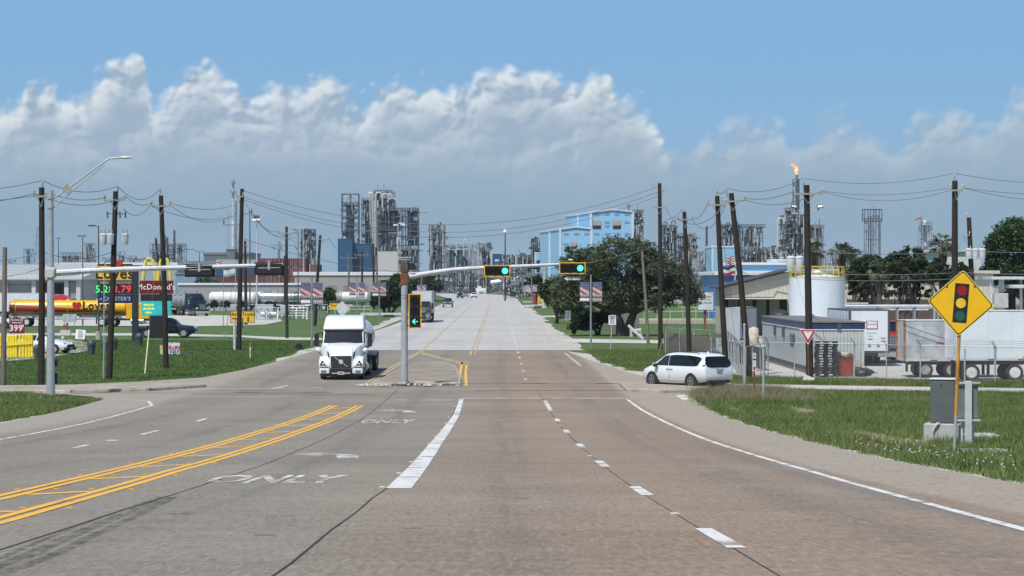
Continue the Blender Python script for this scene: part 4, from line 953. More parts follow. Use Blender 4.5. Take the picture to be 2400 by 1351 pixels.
def bin_(px, by, wpx, hpx, lab, Y=None):
    b = G(px,by); s_ = b.y/FP; r, h = wpx*s_/2, hpx*s_; o = thing('litter_bin', lab, 'litter bin', b, 0, 'round litter bins on the grass')
    MB().lathe([(r*.72,0),(r*.86,h*.55),(r*.9,h*.62),(r*.98,h*.64),(r*.98,h*.70)], n=14).build('barrel', BINM, o, smooth=True); MB().lathe([(r,h*.70),(r,h*.76),(r*.75,h*.93),(r*.5,h),(.05,h*1.02)], n=14).build('lid', mat('bin_lid',(.045,.06,.07),.5), o, smooth=True)
    for s2 in (-1,1): MB().box(s2*r-.03,s2*r+.03,-.08,.08,h*.5,h*.56).build('handle', BINM, o)
bin_(215,831,22,34,'grey litter bin standing left of the transformer pole'); bin_(249,824,22,30,'grey litter bin just left of the foot of the transformer pole'); bin_(268,821,18,30,'grey litter bin just behind the foot of the transformer pole')
bin_(327,811,20,30,'grey litter bin below the turquoise screen'); bin_(88,842,18,34,'grey litter bin between the yellow bollards and the first dark pole')
def aframe(px, by, w, h, lab, m, tilt=.2):
    b = G(px,by); o = thing('sandwich_board', lab, 'sandwich board', b)
    bd = MB().obox((0,-.1,h*.58),(w,.03,h*.8),0,-.15,tilt*.3).build('board', m, o)
    for s_ in (-1,1): MB().cyl((s_*w*.45,-.2,0),(s_*w*.45,.0,h*.95),.02,n=5).cyl((s_*w*.45,.45,0),(s_*w*.45,.0,h*.95),.02,n=5).build('leg', DGREY, o)
    for k in range(4): scribble('board_lettering', ((.4,),(.25,.2),(.45,),(.2,.2))[k], h*.07, RED if k==0 else MGREY, bd, (0,-.165-.02*k,h*.85-.16*h*k))
aframe(190,800,.85,1.05,'white and yellow sandwich board left of the litter bins',WHITE)
b = G(164,768); o = thing('notice_board', 'pale grey map board in front of the yellow tanker trailer', 'sign', (b.x,b.y,0)); MB().bbox(-.78,.82,-.04,.04,.65,1.55,.02).build('board', mat('board_grey',(.42,.46,.48),.5,var=.5,scale=5), o)
for x in (-.6,.6): MB().cyl((x,0,0),(x,0,.7),.04,n=6).build('leg', MGREY, o)
b = G(155,786); o = thing('intercom_post', 'small kerbside speaker post on a pale concrete base', 'intercom', b); MB().bbox(-.5,.5,-.3,.3,-.1,.5,.03).build('base', CONCL, o); MB().bbox(.05,.25,-.1,.1,.5,1.25,.02).build('box', mat('rust_box',(.14,.09,.07),.6), o); MB().bbox(-.25,.0,-.12,.0,.75,1.05,.02).build('red_panel', RED, o)
b = G(411,833); o = thing('roadside_banner', 'pipe frame holding a torn white banner with red letters on the left lawn', 'banner', b); s_ = b.y/FP
for x in (-37,36): MB().cyl((x*s_,0,0),(x*s_,0,32*s_),.025,n=6).build('upright', DGREY, o)
MB().cyl((-37*s_,0,31*s_),(36*s_,0,32*s_),.02,n=6).build('top_rail', DGREY, o); MB().cyl((-37*s_,0,3*s_),(36*s_,0,2*s_),.02,n=6).build('bottom_rail', DGREY, o)
def cloth(x0, x1, z0, z1, nx_, nz_, amp, ph=0):
    V, F = [], []
    for j in range(nz_+1):
        for i in range(nx_+1): V.append((x0+(x1-x0)*i/nx_, amp*sin(i*1.3+ph+j*.5), z0+(z1-z0)*j/nz_))
    for j in range(nz_):
        for i in range(nx_): F.append((j*(nx_+1)+i, j*(nx_+1)+i+1, (j+1)*(nx_+1)+i+1, (j+1)*(nx_+1)+i))
    return MB().add(V, F)
bn = cloth(-18*s_,11*s_,2*s_,30*s_,10,6,.04).build('banner_cloth', mat('banner_white',(.66,.68,.70),.7,var=.1), o, smooth=True); text('banner_lettering','ROPA',.32,RED,bn,(-1*s_,-.06,18*s_),bold=.01)
cloth(-36*s_,-28*s_,2*s_,24*s_,4,5,.04,1).build('banner_scrap', mat('banner_yellow',(.62,.55,.25),.7), o)
for k in range(4): MB().box(-12*s_+k*.17,-12*s_+k*.17+.09,-.06,-.05,5*s_,13*s_).build('banner_picture', mat('banner_teal',(.12,.22,.26),.7), bn)
b = G(587,839); o = thing('marker_post', 'orange and white pipeline marker post in the left lawn', 'marker', b); MB().cyl((0,0,-.1),(0,0,.75),.045,n=8).build('white_pipe', WHITE, o); MB().cyl((0,0,.75),(0,0,1.15),.05,n=8).build('orange_cap', mat('marker_orange',(.5,.16,.06),.6), o)
# ---------------- banner poles
FB = {}
def flag_mat(name, fade):
    m = bpy.data.materials.new(name); m.use_nodes = True; t = m.node_tree; b = t.nodes['Principled BSDF']; b.inputs['Roughness'].default_value = .7
    tcn = t.nodes.new('ShaderNodeTexCoord'); sp_ = t.nodes.new('ShaderNodeSeparateXYZ'); t.links.new(tcn.outputs['Object'], sp_.inputs[0]); x, z = E(t, sp_.outputs[0]), E(t, sp_.outputs[2])
    n_ = noise(t, tcn.outputs['Object'], 3, 4, .6)
    st_ = ((z*1.0+x*.55+(n_-.5)*.25)*14.0)._m('SINE').ss(-.15,.15)
    c = mixc(t, st_, (.42,.03,.04), (.50,.48,.46))
    c = mixc(t, (z+x*.35+(n_-.5)*.2).ss(.30,.36), c, (.025,.045,.16))
    c = mixc(t, (noise(t, tcn.outputs['Object'], 16, 2, .5).ss(.60,.66)*(z+x*.35).ss(.32,.4)), c, (.5,.52,.58))
    ppl = ((x*38.0)._m('SINE')*.5+(noise(t, tcn.outputs['Object'], 12, 2, .5)-.5)*1.4)
    c = mixc(t, (z*-1.0).ss(.20,.24), c, mixc(t, (ppl+z*6.0+2.1).ss(-.1,.2), (.02,.02,.03), (.42,.42,.43)))
    c = mixc(t, fade, c, (.45,.45,.46)); t.links.new(c, b.inputs['Base Color']); return m
FM, FMF = flag_mat('flag_banner_print', .12), flag_mat('faded_banner_print', .3)
def banner_pole(label, px, by, ty, Y, bw, by0, by1, fade=False, r=.085):
    b = Vector((PX(px,Y),Y,gz(Y))); o = thing('banner_pole', label, 'banner pole', b, 0, 'grey poles carrying pairs of flag banners'); Lq = lambda a, c_: P(a, c_, Y)-b
    MB().cyl((0,0,-.2),(0,0,Lq(px,ty).z),r,r*.8,10).build('pole', MGREY, o, smooth=True); MB().ball((0,0,Lq(px,ty).z),(r,r,.05),8,5).build('cap', MGREY, o)
    w = bw*Y/FP; z0, z1 = Lq(px,by1).z, Lq(px,by0).z; h = z1-z0
    for s_ in (-1,1):
        c = Vector((s_*(r+.05+w/2), 0, (z0+z1)/2)); q = cloth(-w/2,w/2,-h/2+h*.18,h/2,6,8,.02,s_).build('banner', FMF if fade else FM, o, smooth=True); q.location = c; q.scale = (1,1,1)
        st_ = cloth(-w/2,w/2,-h/2,-h/2+h*.18-.005,4,2,.01).build('caption_strip', WHITE if s_<0 else mat('caption_grey',(.36,.37,.37),.6), o); st_.location = c
        MB().box(-w/2,w/2,-.012,-.005,-h/2+.02,-h/2+.06).build('red_stripe', RED, st_)
        for zz in (z0,z1): MB().cyl((0,0,zz),(s_*(r+.06+w),0,zz),.018,n=5).build('banner_rod', MGREY, o)
banner_pole('banner pole left of the white tanker lorry with two flag banners', 731, 811, 651, 196, 22, 663, 712)
banner_pole('banner pole directly above the white tanker cab', 837, 775, 653, 256, 15.5, 663, 699)
banner_pole('banner pole right of the white tanker with a small pair of banners', 889, 757, 655, 303, 13.5, 663, 694)
banner_pole('distant banner pole above the white lorry behind the median signal', 988, 720, 648, 480, 9, 668, 685, True, .1)
banner_pole('banner pole in front of the big oak right of the far road', 1385, 813, 646, 193.5, 22, 663, 707)
banner_pole('distant banner pole at the right edge of the far road', 1246, 716, 650, 516, 12, 668, 684, True, .11)
# ---------------- lamp posts
def lamp(label, px, by, ty, Y, heads, r=.09, m=DGREY, group='lamp posts round the truck stop'):
    b = Vector((PX(px,Y),Y,gz(Y))); o = thing('lamp_post', label, 'lamp post', b, 0, group); s_ = Y/FP; zt = PZ(ty,Y)-b.z
    MB().cyl((0,0,0),(0,0,zt),r,r*.6,8).build('pole', m, o)
    for dx_ in heads:
        MB().tube([(0,0,zt-.1),(dx_*.35*s_,0,zt)], r*.4, 5).build('arm', m, o); MB().obox((dx_*.68*s_,0,zt+.02),(abs(dx_)*s_*.66,.35,.14)).build('lamp_head', m, o)
    return o, zt, s_
o,_,_ = lamp('lamp post with one head pointing left behind the fuel price sign', 232, 797, 530, 217, (-23,)); MB().cyl((0,0,0),(0,0,.75),.28,n=12).build('footing', CONC, o)
lamp('twin-headed lamp post behind the yellow tanker trailer', 195, 764, 554, 283, (-11,7)); lamp('small lamp post with tiny T head left of the fuel sign', 138, 735, 559, 390, (-5,6), .1)
lamp('lamp post with short bracket right of the tall left pole', 586, 757, 497, 303, (-3,), .1)
o,zt,s_ = lamp('white globe camera mast right of the tall left pole', 602, 740, 525, 366, (), .12, LGREY); MB().ball((0,0,zt+.5),(.75,.75,.35)).build('camera_dome', WHITE, o); MB().box(-.4,.4,-.3,.3,zt+.8,zt+1.3).build('camera_box', DGREY, o)
lamp('lamp post with head to the left beside the hanging cutouts pole', 699, 735, 539, 390, (-12,), .1); lamp('pale lamp post with thin top bracket near the grey column tower', 711, 735, 531, 640, (-12,), .12, LGREY)
o,zt,s_ = lamp('double globe lamp post left of the grey warehouse', 468, 700, 590, 710, (-12,12), .18); 
o,zt,s_ = lamp('lamp mast with white floodlights in front of the silos', 933, 700, 523, 700, (), .2, LGREY, 'masts by the plant'); MB().obox((1.2,0,zt-.3),(1.8,.4,.5),0,0,.4).build('floodlight', WHITE, o); MB().obox((-.8,0,zt-.6),(1.2,.4,.4)).build('floodlight', WHITE, o)
o,zt,s_ = lamp('black mast with a white camera dome over the far road end', 1184, 706, 545, 625, (), .22, BLACK, 'masts by the plant'); MB().ball((0,0,zt+.2),(.55,.55,.5)).build('camera_dome', WHITE, o); MB().box(-.3,.3,-.3,.3,zt+.5,zt+1.2).build('camera_box', LGREY, o)
for px, ty, lab in ((1143,640,'left one of two black posts at the end of the road'),(1165,640,'right one of two black posts at the end of the road'),(1066,640,'black post left of the far cars'),(1109,640,'black post with red windsock behind the far cars')):
    lamp(lab, px, 690, ty, 960, (), .28, BLACK, 'black posts at the end of the road')
# ---------------- flags
def flagpole(label, px, by, ty, Y, w, h, cols, side):
    b = Vector((PX(px,Y),Y,0)); o = thing('flagpole', label, 'flag', b); zt = PZ(ty,Y); MB().cyl((0,0,0),(0,0,zt),.05,.035,8).build('pole', LGREY, o)
    n = len(cols)
    for i, cl in enumerate(cols): 
        V, F = [], []; z1 = zt-.1-h*i/n; z0 = zt-.1-h*(i+1)/n
        for k in range(11):
            t = k/10; yy = .25*sin(t*7)*t; dz = -.35*t*h+.12*sin(t*8)*h*t
            V += [(side*w*t,yy,z0+dz),(side*w*t,yy,z1+dz)]
        for k in range(10): F.append((2*k,2*k+2,2*k+3,2*k+1))
        MB().add(V,F).build('flag_stripe', cl, o, smooth=True)
FR, FW, FN = mat('flag_red',(.35,.025,.04),.8), mat('flag_white',(.62,.62,.60),.8), mat('flag_blue',(.02,.03,.09),.8)
flagpole('striped flag flying from a pole behind the leaning utility poles', 1722, 760, 598, 290, 1.1, 1.0, [FR,FW,FR,FW,FR,FW,FR], -1)
flagpole('white, red and blue flag drooping below the striped flag', 1724, 775, 618, 255, 1.3, 1.0, [FN,FW,FR], -1)
flagpole('striped flag in front of the grey warehouse', 524, 735, 610, 380, 1.1, 1.0, [FR,FW,FR,FW,FR,FW], -1)
flagpole('white flag waving above the parked tank trailers', 552, 735, 628, 385, 2.0, 1.1, [FW,FW,mat('flag_paleblue',(.25,.33,.42),.8)], -1)
# ================================================================ VEHICLES
def ring(st):
    x, zb, zm, zt, wb, wm, wt = st
    h = [(0,zb),(wb*.86,zb),(wb*.98,zb+(zm-zb)*.14),(wm*1.0,zb+(zm-zb)*.55),(wm*.985,zm),(wm*.955,zm+min(.05,(zt-zm)*.3)),(wt+(wm-wt)*.12,zt-(zt-zm)*.16),(wt*.93,zt-(zt-zm)*.05),(wt*.62,zt),(0,zt+.012)]
    return [(x,y,z) for y,z in h]+[(x,-y,z) for y,z in h[-2:0:-1]]
def lerp_st(sts, x):
    s = sorted(sts)
    for a, b in zip(s, s[1:]):
        if a[0] <= x <= b[0]:
            t = (x-a[0])/(b[0]-a[0]); return tuple(p+(q-p)*t for p,q in zip(a,b))
    return s[0] if x < s[0][0] else s[-1]
def loft(sts, m, name, parent, smooth=40):
    mb = MB(); rs = [ring(s) for s in sts]; n = len(rs[0])
    for r in rs: mb.v += r
    for i in range(len(rs)-1):
        for k in range(n): mb.f.append((i*n+k,i*n+(k+1)%n,(i+1)*n+(k+1)%n,(i+1)*n+k))
    mb.f += [tuple(range(n)), tuple(range((len(rs)-1)*n,len(rs)*n))]
    return mb.build(name, m, parent, smooth=smooth)
def halfw(sts, x, z):
    h = ring(lerp_st(sts, x))[:10]
    for a, b in zip(h, h[1:]):
        if a[2] <= z <= b[2]+1e-6: t = (z-a[2])/max(1e-6,b[2]-a[2]); return a[1]+(b[1]-a[1])*t
    return h[-2][1]
def side_panel(sts, poly, side, m, name, parent, off=.012, n=5):
    P3 = []
    for (x0,z0),(x1,z1) in zip(poly, poly[1:]+poly[:1]):
        for i in range(n): t = i/n; x, z = x0+(x1-x0)*t, z0+(z1-z0)*t; P3.append((x,z))
    bm = bmesh.new(); vs = [bm.verts.new((a,b,0)) for a,b in P3]
    for tr in tessellate_polygon([[Vector((a,b,0)) for a,b in P3]]): bm.faces.new([vs[i] for i in tr])
    xs_ = [p[0] for p in P3]; x = min(xs_)
    while x < max(xs_): x += .12; bmesh.ops.bisect_plane(bm, geom=bm.verts[:]+bm.edges[:]+bm.faces[:], plane_co=(x,0,0), plane_no=(1,0,0))
    zs_ = [p[1] for p in P3]; z = min(zs_)
    while z < max(zs_): z += .1; bmesh.ops.bisect_plane(bm, geom=bm.verts[:]+bm.edges[:]+bm.faces[:], plane_co=(0,z,0), plane_no=(0,1,0))
    bm.verts.index_update(); V = [(v_.co.x, side*(halfw(sts,v_.co.x,v_.co.y)+off), v_.co.y) for v_ in bm.verts]; F = [[q.index for q in f.verts] for f in bm.faces]; bm.free()
    return MB().add(V, F).build(name, m, parent)
def top_panel(sts, x0, x1, y0f, m, name, parent, off=.012, zf=.06, n=6):
    "windscreen: follows the top surface between two stations"
    V, F = [], []
    for i in range(n+1):
        st = lerp_st(sts, x0+(x1-x0)*i/n); r = ring(st); a, b, c_ = r[7], r[8], r[9]
        for q in ((a[1]*y0f),(b[1]*y0f),0,-(b[1]*y0f),-(a[1]*y0f)):
            z = c_[2] if abs(q) < .01 else b[2] if abs(abs(q)-b[1]*y0f) < .01 else a[2]
            V.append((r[0][0]+off*.7, q, z+off))
    for i in range(n):
        for k in range(4): F.append((i*5+k,i*5+k+1,(i+1)*5+k+1,(i+1)*5+k))
    return MB().add(V, F).build(name, m, parent, smooth=True)
RIM = mat('alloy_rim', (.62,.63,.65), .3, .7, var=.1); RIMW = mat('white_rim', (.62,.62,.6), .5, var=.15)
def wheel(o, x, y, r, w, rim=RIM, spokes=5, name='wheel'):
    s = 1 if y > 0 else -1
    t = MB().lathe([(r*.62,-w/2),(r*.9,-w/2),(r,-w*.36),(r,w*.36),(r*.9,w/2),(r*.62,w/2)], (x,y,r), 22, 'Y').build(name, RUBBER, o, smooth=True)
    yf = y+s*w*.5
    m = MB(); m.lathe([(r*.64,-.02),(r*.64,.0),(r*.56,.004),(r*.55,-.04)], (x,yf,r), 22, 'Y')
    if spokes:
        for k in range(spokes):
            a = 2*pi*k/spokes+.3; 
            for d in (-.16,.16): m.obox((x+cos(a+d)*r*.33,yf-s*.01,r+sin(a+d)*r*.33),(r*.5,.03,r*.10),0,0,-(a+d))
        m.cyl((x,yf-.03,r),(x,yf+s*.012,r),r*.14,n=10)
    else: m.lathe([(r*.55,-s*.10),(r*.3,-s*.06),(r*.26,s*.0),(.01,s*.01)], (x,yf,r), 18, 'Y')
    m.build('rim', rim, t, smooth=30)
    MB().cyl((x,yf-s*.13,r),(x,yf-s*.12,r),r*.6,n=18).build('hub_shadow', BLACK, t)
    return t
CARW = mat('white_car_paint', (.72,.735,.75), .25, var=.02, coat=.6)
LAMPR = mat('tail_lamp', (.22,.012,.016), .2); LAMPW = mat('head_lamp', (.62,.66,.7), .12)
PLATE = mat('plate_blue', (.30,.38,.50), .5)
# ---------------- minivan
vp = (G(1527,900)+G(1620,905.5))/2
van = thing('minivan', 'white minivan with dark windows turning out of the side road at right', 'minivan', (vp.x+.56,vp.y-3.0,gz(vp.y-3.0)+.01), radians(125))
VS = [(-2.57,.50,.78,.92,.82,.86,.80),(-2.53,.44,.98,1.08,.90,.93,.86),(-2.47,.40,1.04,1.30,.93,.965,.80),(-2.36,.36,1.07,1.53,.94,.98,.75),(-2.2,.33,1.07,1.67,.95,.99,.72),(-1.9,.28,1.07,1.74,.95,1.0,.73),(-1.0,.24,1.06,1.78,.955,1.0,.75),(0.1,.22,1.04,1.78,.955,1.0,.76),(.55,.22,1.03,1.74,.955,1.0,.745),(.9,.22,1.02,1.62,.955,1.0,.74),(1.25,.22,1.0,1.42,.95,1.0,.74),(1.7,.22,.99,1.12,.95,.99,.80),(2.0,.24,.94,1.03,.94,.97,.78),(2.32,.26,.84,.93,.88,.92,.72),(2.5,.30,.72,.81,.76,.8,.62),(2.58,.36,.60,.67,.6,.62,.5)]
vb = loft(VS, CARW, 'body', van)
for s in (-1,1):
    side_panel(VS, [(.30,1.11),(1.42,1.10),(.78,1.56),(.42,1.63),(.34,1.62)], s, GLASS, 'front_side_window', van)
    side_panel(VS, [(-2.02,1.16),(-1.78,1.12),(.26,1.11),(.30,1.62),(-.2,1.66),(-1.2,1.655),(-1.95,1.60),(-2.18,1.52)], s, mat('privacy_glass',(.006,.008,.011),.07), 'rear_side_window', van)
    for x, r in ((1.56,.36),(-1.53,.36)):
        MB().prism([(x+.45*cos(t_*pi/12),.34+.45*sin(t_*pi/12)) for t_ in range(0,13)]+[(x-.45,.18),(x+.45,.18)], s*.93, s*1.006).build('wheel_arch', BLACK, van)
        wheel(van, x, s*.90, .365, .235, mat('machined_rim',(.42,.43,.45),.25,.8,var=.3,scale=8), 5)
    MB().box(-1.1,1.05,min(s*.985,s*1.005),max(s*.985,s*1.005),.40,.45).build('side_moulding', LGREY, van)
    mr = MB().bbox(1.02,1.24,min(s*1.02,s*1.22),max(s*1.02,s*1.22),1.02,1.20,.04).build('mirror', BLACK, van); MB().bbox(1.12,1.26,min(s*1.03,s*1.21),max(s*1.03,s*1.21),1.03,1.21,.03).build('mirror_shell', CARW, mr)
    for hx in (.28,-.02): MB().tube([(hx+.12,s*1.0,.93),(hx+.02,s*1.02,.94),(hx-.1,s*1.0,.93)], .018, 6).build('door_handle', CHROME, van)
    MB().box(.145,.155,min(s*.99,s*1.004),max(s*.99,s*1.004),.36,1.03).build('door_seam', DGREY, van)
    MB().tube([(.5,s*.70,1.77),(.35,s*.70,1.82),(-1.7,s*.70,1.80),(-1.85,s*.69,1.76)], .022, 6).build('roof_rail', BLACK, van)
top_panel(VS, .72, 1.66, 1.0, GLASS, 'windscreen', van)
RX = [(.92,-2.57),(1.08,-2.53),(1.30,-2.47),(1.53,-2.36),(1.67,-2.2)]
def rearx(z): return lerp_st(RX, z)[1]
V, F = [], []; rows = [(1.08,.55),(1.12,.76),(1.18,.83),(1.28,.86),(1.38,.83),(1.48,.78),(1.57,.70),(1.62,.60)]
for z, w_ in rows:
    for k in range(13): y = -w_+2*w_*k/12; V.append((rearx(z)-.03+.13*max(0,abs(y)-.25)**2.2, y, z))
for i in range(7):
    for k in range(12): F.append((i*13+k,i*13+k+1,(i+1)*13+k+1,(i+1)*13+k))
MB().add(V,F).build('rear_window', mat('privacy_glass'), van, smooth=True)
for s in (-1,1): MB().ball((-2.40,s*.80,1.16),(.10,.14,.085),12,8).build('tail_lamp', LAMPR, van, smooth=True)
MB().bbox(-2.60,-2.56,-.17,.17,.84,.99,.005).build('number_plate', PLATE, van); MB().bbox(-2.60,-2.57,-.25,.25,1.02,1.05,.005).build('tailgate_trim', LGREY, van)
MB().bbox(-2.58,-2.40,-.75,.75,.28,.42,.03).build('rear_valance', BLACK, van); MB().bbox(-1.9,2.2,-.8,.8,.16,.3,.03).build('underbody', BLACK, van)
MB().ball((-1.7,0,1.80),(.09,.03,.05),8,5).build('aerial_fin', CARW, van)
for s in (-1,1): MB().ball((2.28,s*.70,.80),(.2,.14,.07),10,6).build('head_lamp', LAMPW, van)
# ---------------- generic cars
def car(label, loc, rz, col, kind='suv', name='car', group=None, detail=True):
    o = thing(name, label, {'suv':'car','pickup':'pickup','sedan':'car'}[kind], loc, rz, group)
    if kind == 'pickup':
        S = [(-2.9,.55,.95,1.06,.86,.92,.86),(-2.85,.42,1.0,1.12,.92,.97,.9),(-1.0,.40,1.02,1.14,.93,.98,.92),(-.92,.38,1.05,1.16,.93,.98,.92),(-.80,.38,1.10,1.80,.93,.98,.68),(-.5,.38,1.10,1.88,.93,.98,.70),(.5,.38,1.10,1.88,.93,.98,.70),(.9,.38,1.09,1.72,.93,.98,.70),(1.35,.38,1.08,1.24,.93,.98,.80),(1.8,.38,1.06,1.18,.93,.98,.80),(2.5,.40,1.0,1.12,.92,.97,.78),(2.78,.42,.92,1.02,.88,.92,.74),(2.86,.48,.80,.88,.80,.84,.7)]
        wx, wr, win = (1.75,-1.75), .41, ([(.08,1.16),(1.02,1.15),(.72,1.64),(.50,1.74),(.1,1.75)], [(-.74,1.17),(.0,1.16),(.02,1.75),(-.5,1.75),(-.70,1.70)])
    elif kind == 'sedan':
        S = [(-2.3,.5,.78,.86,.75,.82,.7),(-2.2,.36,.86,.98,.82,.88,.74),(-1.6,.28,.90,1.05,.86,.91,.70),(-1.0,.24,.92,1.38,.87,.92,.60),(-.3,.22,.92,1.45,.87,.92,.60),(.3,.22,.91,1.42,.87,.92,.60),(.9,.22,.89,1.06,.87,.91,.66),(1.5,.24,.82,.92,.86,.9,.68),(2.05,.28,.70,.80,.82,.86,.62),(2.28,.36,.58,.66,.66,.7,.5)]
        wx, wr, win = (1.38,-1.35), .33, ([(-.15,.97),(.72,.95),(.25,1.34),(-.1,1.38)], [(-1.2,1.0),(-.22,.97),(-.18,1.38),(-.75,1.36)])
    else:
        S = [(-2.3,.5,.9,1.05,.82,.88,.8),(-2.2,.40,1.0,1.35,.88,.93,.72),(-1.9,.34,1.03,1.62,.9,.95,.68),(-1.0,.30,1.03,1.72,.9,.95,.70),(.2,.28,1.02,1.72,.9,.95,.70),(.6,.28,1.01,1.6,.9,.95,.69),(1.15,.28,.99,1.14,.9,.95,.74),(1.7,.3,.95,1.06,.9,.94,.74),(2.15,.34,.84,.96,.86,.9,.68),(2.3,.42,.72,.82,.74,.78,.6)]
        wx, wr, win = (1.42,-1.4), .37, ([(-.05,1.08),(.95,1.06),(.45,1.52),(.0,1.6)], [(-2.0,1.12),(-.12,1.08),(-.08,1.61),(-1.8,1.52)])
    loft(S, col, 'body', o)
    for s in (-1,1):
        for w_ in win: side_panel(S, w_, s, GLASS, 'side_window', o)
        for x in wx:
            MB().prism([(x+wr*1.25*cos(t_*pi/10),wr+wr*1.25*sin(t_*pi/10)) for t_ in range(11)]+[(x-wr*1.25,.22),(x+wr*1.25,.22)], s*.85, s*(S[4][5]+.01)).build('wheel_arch', BLACK, o)
            wheel(o, x, s*(S[4][5]-.10), wr, .23, RIM if detail else DGREY, 5 if detail else 0)
        MB().bbox(.95,1.12,min(s*.96,s*1.2),max(s*.96,s*1.2),1.05,1.24,.03).build('mirror', col, o)
        hl = S[-3]; MB().obox((S[-2][0]+.02,s*.62,S[-2][2]+.05),(.12,.30,.15)).build('head_lamp', LAMPW, o); MB().obox((S[0][0]+.02,s*.72,S[1][2]-.1),(.1,.14,.26)).build('tail_lamp', LAMPR, o)
    wx0 = {'pickup':(.62,1.33),'sedan':(.34,.88),'suv':(.56,1.13)}[kind]; top_panel(S, wx0[0], wx0[1], 1.0, GLASS, 'windscreen', o)
    fx = S[-1][0]; g0 = .5 if kind != 'sedan' else .4
    MB().obox((fx+.0,0,g0+.16),(.08,1.0,.26)).build('grille', BLACK if kind!='pickup' else DGREY, o); MB().bbox(fx-.15,fx+.06,-.8,.8,g0-.14,g0+.06,.03).build('bumper', LGREY if kind=='pickup' else BLACK, o); MB().box(fx+.05,fx+.065,-.16,.16,g0-.06,g0+.06).build('number_plate', WHITE, o)
    return o
BLUEBLK = mat('blue_black_paint', (.012,.016,.030), .22, var=.1, coat=.5); NAVYP = mat('navy_car_paint', (.012,.02,.06), .25, coat=.5); SILV = mat('silver_paint', (.42,.43,.44), .3, .4); GREYP = mat('grey_car_paint', (.06,.065,.07), .3, coat=.4)
b = G(391,791); car('black crew cab pickup driving right past the restaurant sign', (b.x,b.y,0), 0, BLUEBLK, 'pickup', 'pickup_truck')
b = G(108,829); car('white car parked behind the yellow bollards', (b.x-.3,b.y+.8,0), radians(-18), CARW, 'sedan')
b = G(-12,770); car('white vehicle at the left edge beyond the fuel lot', (b.x,b.y,0), radians(0), CARW, 'suv')
b = G(1050,720.5); car('dark pickup coming towards the camera on the far road', (b.x,b.y,0), -pi/2, GREYP, 'pickup', 'pickup_truck', 'cars coming along the far road', False)
b = G(1078,700); car('dark blue car, left one of the far oncoming group', (b.x,b.y,0), -pi/2, NAVYP, 'suv', 'car', 'cars coming along the far road', False)
b = G(1092,697); car('silver car half behind the dark blue one on the far road', (b.x,b.y,0), -pi/2, SILV, 'sedan', 'car', 'cars coming along the far road', False)
b = G(1111,699); car('small white pickup, right one of the far oncoming group', (b.x,b.y,0), -pi/2, CARW, 'suv', 'car', 'cars coming along the far road', False)
b = G(962,716); 
# ---------------- articulated lorries
def prism_y(poly, w0, w1=None, b=.0):
    "side profile (x,z) between y=-w and +w, with the upper points drawn in by w1"
    zmin, zmax = min(p[1] for p in poly), max(p[1] for p in poly); w1 = w0 if w1 is None else w1; m = MB(); n = len(poly)
    for s in (-1,1):
        for x, z in poly: m.v.append((x, s*(w0+(w1-w0)*(z-zmin)/(zmax-zmin)), z))
    T = tessellate_polygon([[Vector((x,z,0)) for x,z in poly]])
    m.f = [t for t in T]+[tuple(i+n for i in t) for t in T]+[(i,(i+1)%n,(i+1)%n+n,i+n) for i in range(n)]
    return m
def bevelled(o, w=.06, seg=2):
    bv = o.modifiers.new('bevel','BEVEL'); bv.width = w; bv.segments = seg; bv.limit_method = 'ANGLE'; bv.angle_limit = radians(25)
    for p in o.data.polygons: p.use_smooth = True
    o.data.set_sharp_from_angle(angle=radians(80)); return o
